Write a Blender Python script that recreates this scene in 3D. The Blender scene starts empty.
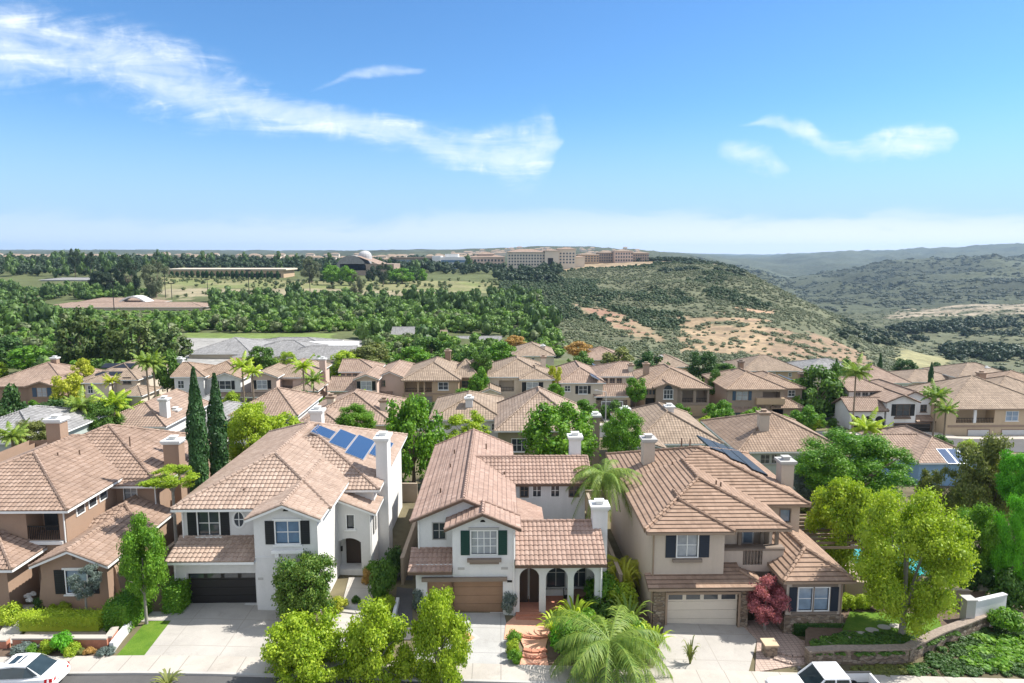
import bpy, math, random
import numpy as np
from mathutils import Vector, Matrix
rad = math.radians
SC = bpy.context.scene
COL = SC.collection
RND = random.Random(11)
# ------------------------------------------------------------------ camera
F, PITCH, YAW, CAMH = 683.0, rad(7.4), rad(1.0), 23.3
cam_d = bpy.data.cameras.new("camera"); cam = bpy.data.objects.new("camera", cam_d); COL.objects.link(cam)
cam_d.lens = 36.0 * F / 1024; cam_d.sensor_width = 36; cam_d.clip_start = 0.5; cam_d.clip_end = 40000
cam.location = (0, 0, CAMH); cam.rotation_euler = (rad(90) - PITCH, 0, -YAW)
SC.camera = cam
cP, sP, cY, sY = math.cos(PITCH), math.sin(PITCH), math.cos(YAW), math.sin(YAW)
def ray(u, v):
    a = (u - 512) / F; b = (v - 341.5) / F; f = cP - b * sP
    return a * cY + f * sY, f * cY - a * sY, -sP - b * cP
def atY(u, v, Y):
    x, y, z = ray(u, v); t = Y / y
    return x * t, Y, CAMH + z * t
# ------------------------------------------------------------------ sun and sky
SUN_DIR = Vector((0.80, 0.20, 1.0)).normalized()
EL = math.asin(SUN_DIR.z)
sd = bpy.data.lights.new("sun", 'SUN'); sun = bpy.data.objects.new("sun", sd); COL.objects.link(sun)
sd.energy = 4.3; sd.angle = rad(0.53); sd.color = (1.0, 0.955, 0.88)
sun.rotation_euler = SUN_DIR.to_track_quat('Z', 'Y').to_euler(); sun.location = (40, 10, 120)
SC.view_settings.view_transform = 'Standard'; SC.view_settings.look = 'None'
SC.view_settings.exposure = 0.93; SC.view_settings.gamma = 1.0; SC.view_settings.use_curve_mapping = False
SC.cycles.use_denoising = True
SC.cycles.max_bounces = 6; SC.cycles.diffuse_bounces = 3; SC.cycles.transparent_max_bounces = 8
W = bpy.data.worlds.new("World"); SC.world = W; W.use_nodes = True
class NT:
    """tiny node-tree helper"""
    def __init__(s, nt): s.nt = nt; nt.nodes.clear()
    def n(s, t, ins=None, **kw):
        nd = s.nt.nodes.new(t)
        for k, v in kw.items(): setattr(nd, k, v)
        for k, v in (ins or {}).items():
            sk = nd.inputs[k]
            if hasattr(v, 'is_output'): s.nt.links.new(v, sk)
            else: sk.default_value = v
        return nd
    def m(s, op, a, b=0.0, c=0.0, clamp=False):
        nd = s.n('ShaderNodeMath', {0: a, 1: b, 2: c}, operation=op); nd.use_clamp = clamp
        return nd.outputs[0]
    def mix(s, fac, a, b, blend='MIX'):
        nd = s.n('ShaderNodeMix', {0: fac, 6: a, 7: b}, data_type='RGBA', blend_type=blend)
        return nd.outputs[2]
    def ramp(s, fac, stops):
        nd = s.n('ShaderNodeValToRGB', {0: fac}); e = nd.color_ramp.elements
        while len(e) < len(stops): e.new(0.5)
        for i, (p, c) in enumerate(stops): e[i].position = p; e[i].color = c if len(c) == 4 else (*c, 1)
        return nd.outputs[0]
    def noise(s, vec, scale, detail=4, rough=0.55, dist=0.0):
        return s.n('ShaderNodeTexNoise', {'Vector': vec, 'Scale': scale, 'Detail': detail, 'Roughness': rough, 'Distortion': dist})
def build_world():
    k = NT(W.node_tree)
    sky = k.n('ShaderNodeTexSky', sky_type='NISHITA'); sky.sun_disc = False
    sky.sun_elevation = EL; sky.sun_rotation = math.atan2(SUN_DIR.x, SUN_DIR.y)
    sky.altitude = 0; sky.air_density = 1.0; sky.dust_density = 0.15; sky.ozone_density = 3.0
    tc = k.n('ShaderNodeTexCoord'); sep = k.n('ShaderNodeSeparateXYZ', {0: tc.outputs['Generated']})
    y = k.m('MAXIMUM', sep.outputs[1], 0.05)
    X = k.m('DIVIDE', sep.outputs[0], y); Z = k.m('DIVIDE', sep.outputs[2], y)
    front = k.m('GREATER_THAN', sep.outputs[1], 0.06)
    pl = k.n('ShaderNodeCombineXYZ', {0: X, 1: Z, 2: 0.0}).outputs[0]
    def g(u, v):
        x, yy, z = ray(u, v); return x / yy, z / yy
    def stroke(pts, ang, sc, thr, soft, seed, dens):
        # a cirrus streak: a centre line and a half width along the bearing, broken up by stretched noise
        U = k.m('MULTIPLY_ADD', X, 0.5, 0.5)
        def curve(vals, lo, hi):
            fc = k.n('ShaderNodeFloatCurve', {'Value': U}); c = fc.mapping.curves[0]
            q = [(min(max(x * 0.5 + 0.5, 0), 1), (w - lo) / (hi - lo)) for x, w in vals]
            while len(c.points) < len(q): c.points.new(0.5, 0.5)
            for p, (a, b) in zip(c.points, q): p.location = (a, b)
            fc.mapping.extend = 'HORIZONTAL'; fc.mapping.update()
            return k.m('MULTIPLY_ADD', fc.outputs[0], hi - lo, lo)
        cen = curve([(g(u, v)[0], g(u, v)[1]) for u, v, h in pts], 0.0, 0.5)
        hw = curve([(g(u, v)[0], max(h, .01) / F) for u, v, h in pts], 0.0, 0.12)
        warp = k.noise(pl, 7.0, 3).outputs[0]
        t = k.m('SUBTRACT', k.m('MULTIPLY_ADD', k.m('SUBTRACT', warp, 0.5), 0.05, Z), cen)
        t = k.m('DIVIDE', k.m('ABSOLUTE', t), k.m('MAXIMUM', hw, 0.0004))
        mp = k.n('ShaderNodeMapping', {0: pl, 1: (seed, seed * .7, 0), 2: (0, 0, ang), 3: sc}).outputs[0]
        n1 = k.noise(mp, 5.0, 9, 0.62, 0.6).outputs[0]
        n2 = k.noise(pl, 26.0, 6, 0.6, 0.8).outputs[0]
        n = k.m('MULTIPLY_ADD', n2, 0.3, k.m('MULTIPLY', n1, 0.8))
        body = k.n('ShaderNodeMapRange', {0: t, 1: 1.25, 2: 0.0, 3: 0.0, 4: 1.0}, interpolation_type='SMOOTHERSTEP').outputs[0]
        e = k.m('MULTIPLY_ADD', body, 0.62, k.m('MULTIPLY', k.m('SUBTRACT', n, thr), 1.9))
        a = k.n('ShaderNodeMapRange', {0: e, 1: 0.0, 2: soft, 3: 0.0, 4: 1.0}, interpolation_type='SMOOTHSTEP').outputs[0]
        a = k.m('MULTIPLY', a, k.m('MINIMUM', k.m('MULTIPLY', body, 4.0), 1.0)); a = k.m('MULTIPLY', a, k.n('ShaderNodeMapRange', {0: hw, 1: .004, 2: .009, 3: 0.0, 4: 1.0}).outputs[0])
        fib = k.n('ShaderNodeMapRange', {0: k.m('MULTIPLY_ADD', n2, 0.35, k.m('MULTIPLY', n1, 0.65)), 1: .36, 2: .66, 3: .12, 4: 1.0}).outputs[0]
        core = k.n('ShaderNodeMapRange', {0: body, 1: .35, 2: 1.0, 3: 0.0, 4: .75}).outputs[0]
        nz = [i for i, p in enumerate(pts) if p[2] > 0]; i0, i1 = max(nz[0] - 1, 0), min(nz[-1] + 1, len(pts) - 1); xa, xb = g(*pts[i0][:2])[0], g(*pts[i1][:2])[0]
        win = k.m('MULTIPLY', k.n('ShaderNodeMapRange', {0: X, 1: xa, 2: xa + .03, 3: 0.0, 4: 1.0}).outputs[0], k.n('ShaderNodeMapRange', {0: X, 1: xb, 2: xb - .03, 3: 0.0, 4: 1.0}).outputs[0])   # the streak ends here
        return k.m('MULTIPLY', k.m('MULTIPLY', k.m('MULTIPLY', a, win), k.m('MAXIMUM', fib, core)), dens)
    c1 = stroke([(-260, 10, 60), (-20, 42, 62), (60, 50, 52), (130, 66, 50), (200, 88, 46), (270, 108, 34), (340, 122, 22), (400, 136, 20), (460, 150, 26), (500, 154, 34), (530, 150, 40), (552, 142, 34), (572, 138, 0), (640, 136, 0), (1200, 136, 0)], rad(-17), (1.1, 5.5, 1), 0.55, 1.05, 1.3, 0.96)
    c2 = stroke([(720, 120, 0), (765, 124, 7), (800, 131, 13), (840, 148, 15), (880, 148, 17), (930, 142, 18), (958, 143, 5), (968, 143, 0), (1100, 143, 0), (1250, 143, 0)], rad(-8), (1.2, 5.0, 1), 0.56, 1.0, 4.1, 0.85)
    c3 = stroke([(715, 150, 0), (735, 152, 14), (762, 158, 18), (786, 168, 11), (796, 170, 0), (900, 170, 0), (1200, 170, 0)], rad(-20), (1.4, 5.0, 1), 0.56, 1.0, 6.7, 0.85)
    c4 = stroke([(290, 94, 0), (320, 86, 4), (370, 74, 8), (420, 72, 5), (440, 72, 0), (600, 72, 0), (1200, 72, 0)], rad(8), (1.2, 6.0, 1), 0.60, 0.9, 9.2, 0.5)
    # low bank of thin stratus above the horizon
    mp = k.n('ShaderNodeMapping', {0: pl, 1: (3, 1, 0), 3: (1.0, 3.4, 1)}).outputs[0]
    nb = k.noise(mp, 5.5, 8, 0.58, 0.5).outputs[0]
    hb = k.n('ShaderNodeMapRange', {0: Z, 1: 0.085, 2: 0.02, 3: 0.0, 4: 1.0}, interpolation_type='SMOOTHSTEP').outputs[0]
    rb = k.n('ShaderNodeMapRange', {0: X, 1: -0.5, 2: 0.5, 3: 0.4, 4: 0.95}).outputs[0]
    c5 = k.m('MULTIPLY', k.n('ShaderNodeMapRange', {0: k.m('MULTIPLY_ADD', hb, 0.45, nb), 1: 0.56, 2: .86, 3: 0.0, 4: 1.0}, interpolation_type='SMOOTHSTEP').outputs[0], k.m('MULTIPLY', rb, hb))
    one = k.m('SUBTRACT', 1.0, c1)
    for c in (c2, c3, c4): one = k.m('MULTIPLY', one, k.m('SUBTRACT', 1.0, c))
    cl = k.m('MULTIPLY', k.m('SUBTRACT', 1.0, one), front)
    hs = k.n('ShaderNodeVectorMath', {0: sky.outputs[0], 1: (.56, .86, 1.10)}, operation='MULTIPLY').outputs[0]
    hz = k.n('ShaderNodeMapRange', {0: sep.outputs[2], 1: 0.0, 2: .21, 3: .92, 4: 0.0}, interpolation_type='SMOOTHSTEP').outputs[0]
    hs = k.mix(hz, hs, (3.2, 4.5, 6.5, 1))
    col = k.mix(k.m('MULTIPLY', c5, front), hs, (6.0, 6.5, 7.3, 1))
    col = k.mix(cl, col, (7.0, 7.5, 8.0, 1))
    # unseen broken cloud added overhead and to the south as fill light
    dv = tc.outputs['Generated']; nb2 = k.noise(k.n('ShaderNodeMapping', {0: dv, 3: (1, 1, 2)}).outputs[0], 2.4, 7, 0.6).outputs[0]
    back = k.n('ShaderNodeMapRange', {0: k.m('SUBTRACT', k.m('MULTIPLY', sep.outputs[2], .5), sep.outputs[1]), 1: -.25, 2: .25, 3: 0.0, 4: 1.0}, interpolation_type='SMOOTHSTEP').outputs[0]
    c6 = k.m('MULTIPLY', k.n('ShaderNodeMapRange', {0: nb2, 1: .38, 2: .6, 3: 0.25, 4: .92}, interpolation_type='SMOOTHSTEP').outputs[0], back)
    col = k.mix(c6, col, (7.6, 7.8, 8.1, 1))
    bg = k.n('ShaderNodeBackground', {0: col, 1: 0.085})
    k.n('ShaderNodeOutputWorld', {0: bg.outputs[0]})
build_world()
# ------------------------------------------------------------------ helpers: objects
def tag(o, label=None, cat=None, group=None, kind=None):
    if label: o['label'] = label
    if cat: o['category'] = cat
    if group: o['group'] = group
    if kind: o['kind'] = kind
    return o
def thing(name, label, cat, loc=(0, 0, 0), rz=0.0, group=None):
    o = bpy.data.objects.new(name, None); COL.objects.link(o)
    o.location = loc; o.rotation_euler = (0, 0, rz); o.empty_display_size = 0.5
    return tag(o, label, cat, group)
class MB:
    """collects polygons and links them as ONE mesh object"""
    def __init__(s): s.v = []; s.f = []; s.uv = []
    def face(s, pts, uv=None):
        i = len(s.v); s.v.extend(tuple(p) for p in pts); s.f.append(tuple(range(i, i + len(pts))))
        s.uv.extend(uv if uv else [(p[0] + p[1], p[2]) for p in pts])
    def box(s, x0, x1, y0, y1, z0, z1, skip=''):
        a = [(x0, y0), (x1, y0), (x1, y1), (x0, y1)]
        for i, n in enumerate('SENW'):
            if n in skip: continue
            (ax, ay), (bx, by) = a[i], a[(i + 1) % 4]
            s.face([(ax, ay, z0), (bx, by, z0), (bx, by, z1), (ax, ay, z1)])
        if 'T' not in skip: s.face([(x, y, z1) for x, y in a])
        if 'B' not in skip: s.face([(x, y, z0) for x, y in reversed(a)])
        return s
    def prism(s, poly, z0, z1):
        """vertical prism of a counter-clockwise xy polygon; z0/z1 numbers or functions of (x, y)"""
        f0 = z0 if callable(z0) else (lambda x, y: z0); f1 = z1 if callable(z1) else (lambda x, y: z1)
        s.face([(x, y, f1(x, y)) for x, y in poly])
        for i in range(len(poly)):
            (ax, ay), (bx, by) = poly[i], poly[(i + 1) % len(poly)]
            s.face([(ax, ay, f0(ax, ay)), (bx, by, f0(bx, by)), (bx, by, f1(bx, by)), (ax, ay, f1(ax, ay))])
        return s
    def tube(s, path, radii, n=7, cap=True):
        path = [Vector(p) for p in path]; rings = []
        for i, p in enumerate(path):
            d = (path[min(i + 1, len(path) - 1)] - path[max(i - 1, 0)])
            d = d.normalized() if d.length > 1e-9 else Vector((0, 0, 1))
            a = d.orthogonal().normalized() if abs(d.z) < 0.95 else Vector((1, 0, 0)); a = (a - d * a.dot(d)).normalized(); b = d.cross(a)
            r = radii[i] if hasattr(radii, '__len__') else radii
            rings.append([p + (a * math.cos(6.28319 * k / n) + b * math.sin(6.28319 * k / n)) * r for k in range(n)])
        for A, B in zip(rings, rings[1:]):
            for k in range(n): s.face([A[k], A[(k + 1) % n], B[(k + 1) % n], B[k]])
        if cap: s.face(rings[-1]); s.face(rings[0][::-1])
        return s
    def build(s, name, mat, parent=None, smooth=False, uv=True):
        me = bpy.data.meshes.new(name); me.from_pydata(s.v, [], s.f)
        if uv and s.uv:
            l = me.uv_layers.new(name="UVMap"); l.data.foreach_set("uv", np.array(s.uv, dtype=np.float32).ravel())
        if smooth: me.polygons.foreach_set("use_smooth", np.ones(len(me.polygons), dtype=bool))
        me.materials.append(mat); o = bpy.data.objects.new(name, me); COL.objects.link(o)
        if parent: o.parent = parent
        return o
def np_mesh(name, V, Q, mat, parent=None, smooth=False, link=True):
    """mesh from numpy: V n x 3, Q m x k (k = 3 or 4)"""
    me = bpy.data.meshes.new(name); n, m, k = len(V), len(Q), Q.shape[1]
    me.vertices.add(n); me.vertices.foreach_set("co", np.ascontiguousarray(V, dtype=np.float32).ravel())
    me.loops.add(m * k); me.loops.foreach_set("vertex_index", np.ascontiguousarray(Q, dtype=np.int32).ravel())
    me.polygons.add(m); me.polygons.foreach_set("loop_start", np.arange(m, dtype=np.int32) * k)
    if smooth: me.polygons.foreach_set("use_smooth", np.ones(m, dtype=bool))
    me.update(calc_edges=True); me.validate(); me.materials.append(mat)
    if not link: return me
    o = bpy.data.objects.new(name, me); COL.objects.link(o)
    if parent: o.parent = parent
    return o
# ------------------------------------------------------------------ materials
MATS = {}
def pmat(name, col, rough=0.8, var=0.12, nscale=1.2, bump=0.0, bscale=40.0, metal=0.0, spec=0.3, coat=0.0):
    if name in MATS: return MATS[name]
    m = bpy.data.materials.new(name); m.use_nodes = True; k = NT(m.node_tree)
    tc = k.n('ShaderNodeTexCoord').outputs['Object']
    a = k.noise(tc, nscale, 6, 0.6).outputs[0]; a2 = k.noise(tc, nscale * 9, 4, 0.6).outputs[0]
    f = k.m('MULTIPLY_ADD', a2, 0.4, k.m('MULTIPLY', a, 0.6))
    f = k.n('ShaderNodeMapRange', {0: f, 1: 0.3, 2: 0.7, 3: 1 - var, 4: 1 + var}).outputs[0]
    if name.startswith('st_'):   # faint rain streaks
        sk = k.noise(k.n('ShaderNodeMapping', {0: tc, 3: (1.3, 1.3, .25)}).outputs[0], 1.0, 5, .6).outputs[0]; f = k.m('MULTIPLY', f, k.n('ShaderNodeMapRange', {0: sk, 1: .5, 2: .8, 3: 1.0, 4: .88}).outputs[0])
    c = k.n('ShaderNodeVectorMath', {0: col[:3], 'Scale': f}, operation='SCALE').outputs[0]
    b = k.n('ShaderNodeBsdfPrincipled', {'Base Color': c, 'Roughness': rough, 'Metallic': metal, 'Specular IOR Level': spec, 'Coat Weight': coat})
    if bump:
        h = k.noise(tc, bscale, 3).outputs[0]
        bp = k.n('ShaderNodeBump', {'Strength': bump, 'Distance': 0.02, 'Height': h}); k.nt.links.new(bp.outputs[0], b.inputs['Normal'])
    k.n('ShaderNodeOutputMaterial', {0: b.outputs[0]}); MATS[name] = m
    return m
def tile_mat(name, cols, w=0.3, r=0.4, relief=False):
    mid = [sum(c[i] for c in cols) / 4 for i in range(3)]; cols = [tuple(mid[i] + (c[i] - mid[i]) * (.5 if relief else .42) for i in range(3)) for c in cols]
    """roof tile colours vary from tile to tile; with relief also a bump of rows and barrels for roofs without modelled tiles"""
    m = bpy.data.materials.new(name); m.use_nodes = True; k = NT(m.node_tree)
    uv = k.n('ShaderNodeUVMap').outputs[0]; sp = k.n('ShaderNodeSeparateXYZ', {0: uv})
    cu = k.m('FLOOR', k.m('DIVIDE', sp.outputs[0], w)); cv = k.m('FLOOR', k.m('DIVIDE', sp.outputs[1], r))
    wn = k.n('ShaderNodeTexWhiteNoise', {'Vector': k.n('ShaderNodeCombineXYZ', {0: cu, 1: cv}).outputs[0]}, noise_dimensions='2D').outputs[0]
    ob = k.n('ShaderNodeTexCoord').outputs['Object']
    big = k.noise(ob, 0.55, 5, 0.6).outputs[0]; fine = k.noise(ob, 6.0, 4, 0.65).outputs[0]
    c = k.ramp(wn, [(0.0, cols[0]), (0.35, cols[1]), (0.75, cols[2]), (1.0, cols[3])])
    f = k.n('ShaderNodeMapRange', {0: k.m('MULTIPLY_ADD', fine, 0.5, k.m('MULTIPLY', big, 0.5)), 1: 0.32, 2: 0.68, 3: 0.8, 4: 1.18}).outputs[0]
    if relief or 'flat' in name:   # step shadow of each row, painted as a darker lower edge
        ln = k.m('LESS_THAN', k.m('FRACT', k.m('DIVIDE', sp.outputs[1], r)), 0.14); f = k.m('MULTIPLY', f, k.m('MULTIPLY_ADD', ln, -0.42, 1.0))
    st = k.noise(k.n('ShaderNodeMapping', {0: uv, 3: (1.6, .25, 1)}).outputs[0], 1.0, 5, 0.65).outputs[0]
    f = k.m('MULTIPLY', f, k.n('ShaderNodeMapRange', {0: st, 1: .5, 2: .72, 3: 1.0, 4: .74}).outputs[0])
    c = k.n('ShaderNodeVectorMath', {0: c, 'Scale': f}, operation='SCALE').outputs[0]
    b = k.n('ShaderNodeBsdfPrincipled', {'Base Color': c, 'Roughness': 0.85, 'Specular IOR Level': 0.2})
    if relief:
        hu = k.m('ABSOLUTE', k.m('SINE', k.m('MULTIPLY', sp.outputs[0], math.pi / w)))
        hv = k.m('FRACT', k.m('DIVIDE', sp.outputs[1], r))
        h = k.m('ADD', k.m('MULTIPLY', hu, 0.05), k.m('MULTIPLY', hv, -0.045))
        bp = k.n('ShaderNodeBump', {'Strength': 1.0, 'Distance': 1.0, 'Height': h}); k.nt.links.new(bp.outputs[0], b.inputs['Normal'])
    k.n('ShaderNodeOutputMaterial', {0: b.outputs[0]}); MATS[name] = m
    return m
def glass_mat(name, col, rough=0.08):
    m = bpy.data.materials.new(name); m.use_nodes = True; k = NT(m.node_tree)
    tc = k.n('ShaderNodeTexCoord').outputs['Object']
    n = k.noise(tc, 1.7, 3).outputs[0]
    c = k.mix(n, (col[0] * .5, col[1] * .5, col[2] * .5, 1), (col[0] * 1.4, col[1] * 1.4, col[2] * 1.4, 1))
    b = k.n('ShaderNodeBsdfPrincipled', {'Base Color': c, 'Roughness': rough, 'Specular IOR Level': 0.7})
    k.n('ShaderNodeOutputMaterial', {0: b.outputs[0]}); MATS[name] = m
    return m
def leaf_mat(name, c1, c2, trans=0.3):
    m = bpy.data.materials.new(name); m.use_nodes = True; k = NT(m.node_tree)
    g = k.n('ShaderNodeNewGeometry'); oi = k.n('ShaderNodeObjectInfo')
    f = k.m('ADD', k.m('MULTIPLY', g.outputs['Random Per Island'], 0.75), k.m('MULTIPLY', oi.outputs['Random'], 0.25))
    ob = k.n('ShaderNodeTexCoord').outputs['Object']; big = k.noise(ob, 0.8, 2).outputs[0]
    c = k.mix(k.m('MULTIPLY_ADD', k.m('SUBTRACT', big, 0.5), 0.8, f, True), (*c1, 1), (*c2, 1))
    b = k.n('ShaderNodeBsdfPrincipled', {'Base Color': c, 'Roughness': 0.55, 'Specular IOR Level': 0.35})
    tcol = k.n('ShaderNodeVectorMath', {0: c, 1: (1.25, 1.35, 0.5)}, operation='MULTIPLY').outputs[0]
    t = k.n('ShaderNodeBsdfTranslucent', {0: tcol})
    mx = k.n('ShaderNodeMixShader', {0: trans, 1: b.outputs[0], 2: t.outputs[0]})
    k.n('ShaderNodeOutputMaterial', {0: mx.outputs[0]}); MATS[name] = m
    return m
M = MATS
white = pmat('white_trim', (.74, .74, .72), .6, .05)
dark_trim = pmat('brown_trim', (.13, .085, .06), .6, .1)
pmat('black_shutter', (.018, .02, .022), .5, .1); pmat('green_shutter', (.012, .05, .04), .5, .1); pmat('navy_shutter', (.022, .03, .045), .5, .1)
glass_mat('glass_dark', (.05, .06, .07)); glass_mat('glass_curtain', (.34, .36, .38), .15); glass_mat('glass_blue', (.12, .2, .3), .06); glass_mat('glass_sky', (.25, .33, .42), .06)
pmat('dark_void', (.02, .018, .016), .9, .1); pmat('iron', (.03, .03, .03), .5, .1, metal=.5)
pmat('bark', (.16, .12, .09), .9, .25, 6, .6, 30); pmat('bark_grey', (.27, .25, .22), .9, .25, 6, .6, 30); pmat('palm_bark', (.22, .17, .12), .95, .3, 8, .7, 25)
pmat('concrete', (.40, .385, .36), .85, .10, .5, .15, 60); pmat('concrete_light', (.52, .49, .45), .85, .13, .35, .15, 60); pmat('sidewalk', (.41, .375, .33), .85, .07, .5, .15, 60)
pmat('asphalt', (.095, .092, .09), .9, .15, .6, .3, 90); pmat('mulch', (.12, .085, .06), .95, .35, 4, .6, 30); pmat('soil', (.34, .28, .22), .95, .25, 3, .4, 30)
pmat('brick_red', (.46, .20, .13), .85, .2, 5, .3, 40); pmat('paver_pink', (.62, .30, .20), .85, .12, 3, .2, 60); pmat('stone', (.26, .21, .17), .9, .45, 7, .8, 9)
pmat('chimney_cap', (.62, .62, .60), .8, .1)
def stone_mat():
    m = bpy.data.materials.new('stone_veneer'); m.use_nodes = True; k = NT(m.node_tree)
    ob = k.n('ShaderNodeTexCoord').outputs['Object']; mp = k.n('ShaderNodeMapping', {0: ob, 3: (1, 1, 2.2)}).outputs[0]
    v = k.n('ShaderNodeTexVoronoi', {'Vector': mp, 'Scale': 3.2}); e = k.n('ShaderNodeTexVoronoi', {'Vector': mp, 'Scale': 3.2}, feature='DISTANCE_TO_EDGE')
    c = k.ramp(v.outputs['Color'], [(0, (.10, .075, .055)), (.4, (.22, .16, .11)), (.7, (.30, .24, .18)), (1, (.40, .33, .26))])
    j = k.n('ShaderNodeMapRange', {0: e.outputs[0], 1: 0.0, 2: 0.06, 3: 0.0, 4: 1.0}).outputs[0]
    c = k.mix(j, (.16, .13, .11, 1), c)
    b = k.n('ShaderNodeBsdfPrincipled', {'Base Color': c, 'Roughness': .9})
    bp = k.n('ShaderNodeBump', {'Strength': .9, 'Distance': .05, 'Height': j}); k.nt.links.new(bp.outputs[0], b.inputs['Normal'])
    k.n('ShaderNodeOutputMaterial', {0: b.outputs[0]}); MATS['stone_veneer'] = m
stone_mat()
def stucco(name, col): return pmat(name, col, .9, .06, .6, .25, 55)
stucco('st_white', (.66, .655, .645)); stucco('st_white_b', (.64, .63, .61)); stucco('st_cream', (.60, .52, .42)); stucco('st_terracotta', (.32, .22, .158)); stucco('st_beige', (.50, .42, .345))
stucco('st_tan', (.44, .32, .21)); stucco('st_taupe', (.30, .235, .185)); stucco('st_olive', (.30, .27, .18)); stucco('st_brown', (.26, .18, .125)); stucco('st_aqua', (.40, .45, .42)); stucco('st_blue', (.24, .38, .55)); stucco('st_pink', (.55, .42, .35)); stucco('st_grey', (.42, .42, .42)); stucco('st_sand', (.52, .40, .27)); stucco('st_yellow', (.55, .44, .25))
TC = {
      'a': [(.27, .175, .125), (.36, .245, .18), (.43, .30, .225), (.52, .38, .30)], 'b': [(.31, .215, .165), (.40, .285, .22), (.47, .345, .27), (.56, .43, .35)], 'c': [(.33, .21, .165), (.40, .265, .205), (.45, .305, .24), (.53, .38, .31)],
      'd': [(.29, .195, .135), (.37, .255, .18), (.43, .30, .215), (.51, .37, .27)], 'e': [(.27, .205, .15), (.33, .255, .19), (.39, .305, .225), (.46, .36, .275)],
      'g': [(.16, .155, .15), (.21, .205, .20), (.26, .255, .25), (.31, .305, .30)]}
_OLD = {'a': [(.29, .17, .12), (.37, .225, .165), (.44, .28, .21), (.53, .36, .28)],
      'b': [(.31, .20, .16), (.40, .265, .21), (.47, .325, .26), (.56, .41, .34)],
      'c': [(.36, .21, .165), (.43, .26, .205), (.48, .30, .24), (.56, .38, .31)],
      'd': [(.31, .19, .125), (.41, .255, .17), (.47, .30, .205), (.55, .37, .26)],
      'e': [(.29, .21, .15), (.36, .265, .19), (.42, .31, .225), (.48, .36, .27)],
      'g': [(.16, .155, .15), (.21, .205, .20), (.26, .255, .25), (.31, .305, .30)]}
TSC = {'a': (.75, .77, .79), 'b': (.81, .83, .84), 'c': (.78, .80, .81), 'd': (.75, .735, .745), 'e': (.80, .79, .79), 'g': (1.15, 1.15, 1.15)}
for q in TC: TC[q] = [tuple(a * b for a, b in zip(c, TSC[q])) for c in TC[q]]
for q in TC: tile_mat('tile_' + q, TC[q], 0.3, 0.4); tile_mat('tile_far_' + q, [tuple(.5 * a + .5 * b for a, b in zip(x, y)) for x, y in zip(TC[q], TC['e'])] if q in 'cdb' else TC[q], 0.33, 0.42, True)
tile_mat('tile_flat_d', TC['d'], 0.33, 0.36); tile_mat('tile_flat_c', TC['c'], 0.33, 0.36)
# ------------------------------------------------------------------ terrain
def gz_near(x, y):
    xs = np.clip(x, -18, 75); 
    return -0.1 - 0.042 * xs - 0.045 * np.clip(np.asarray(y, float) - 46, 0, 90)
T_Y = np.array([130, 200, 280, 350, 430, 520, 650, 800, 1100, 1600, 2100, 2800, 4300, 9500.])
T_U = np.array([-500, 100, 200, 330, 450, 540, 600, 660, 700, 735, 800, 880, 940, 1024, 1150, 1500.])
T_Z = np.array([
 [-3.0, -3, -4, -5, -1, 4, 10, 12, 12, 13, 16, 26, 44, 60],
 [-3.0, -3, -4, -5, -1, 4, 10, 12, 12, 13, 16, 24, 40, 56],
 [-3.5, -4, -5, -5, -1.5, 2, 8, 11, 11, 12, 16, 24, 38, 50],
 [-4.0, -4.5, -5, -4, -1.5, 0, 5, 9, 10, 14, 19, 26, 36, 44],
 [-5.0, -6, -6, -5, -2, 0, 4, 8, 11, 15, 30, 36, 40, 34],
 [-6.0, -8, -9, -7, -6, -3, 2, 8, 13, 22, 42, 46, 46, 40],
 [-6.5, -9, -12, -10, -6, -2, 7, 13, 12, 18, 40, 44, 42, 40],
 [-7.5, -11, -15, -13, -5, 3, 13, 14, 12, 5, 28, 30, 30, 30],
 [-8.5, -12, -16, -14, -6, 5, 14, 14, 5, -20, 0, 4, 8, 15],
 [-9.5, -13, -17, -14, -5, 6, 15, 0, -40, -42, -30, -25, -10, 0],
 [-10.5, -14, -19, -18, -11, -8, -28, -52, -66, -55, -42, -80, 12, 10],
 [-11.5, -16, -26, -32, -34, -42, -50, -58, -66, -40, 4, -60, 45, 40],
 [-12.5, -18, -29, -36, -42, -46, -48, -50, -58, -28, 16, -50, 62, 50],
 [-13.5, -20, -30, -38, -44, -46, -48, -48, -50, -8, 32, -40, 92, 80],
 [-14, -22, -32, -40, -44, -44, -42, -38, -30, 15, 60, 20, 120, 100],
 [-14, -22, -32, -40, -40, -34, -28, -18, 0, 40, 90, 60, 130, 110]])
def smooth_table():
    uu = np.arange(-500, 1501, 10.0); ly = np.linspace(math.log(130), math.log(9500), 240)
    A = np.stack([np.interp(ly, np.log(T_Y), r) for r in T_Z]); B = np.stack([np.interp(uu, T_U, A[:, j]) for j in range(len(ly))], 1)
    def blur(a, n, ax):
        k = np.hanning(2 * n + 3)[1:-1]; k /= k.sum()
        p = np.pad(a, [(n, n) if i == ax else (0, 0) for i in range(2)], mode='edge')
        return np.apply_along_axis(lambda q: np.convolve(q, k, 'valid'), ax, p)
    return uu, ly, blur(blur(B, 3, 0), 7, 1)
ST_U, ST_L, ST_Z = smooth_table()
rs = np.random.RandomState(3)
WAVES = [(rs.uniform(-1, 1), rs.uniform(-1, 1), rs.uniform(0, 6.28)) for _ in range(26)]
def bumps(x, y, L):
    """smooth pseudo-random relief of wavelength about L, roughly -1..1"""
    o = 0
    for i, (a, b, p) in enumerate(WAVES[:13]):
        o = o + np.sin((a * x + b * y) * 6.28 / (L * (0.6 + 0.06 * i)) + p)
    return o / 4.5
def u_of(x, y): return 512 + F * np.tan(np.arctan2(x, y) - YAW) * 0.995
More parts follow.
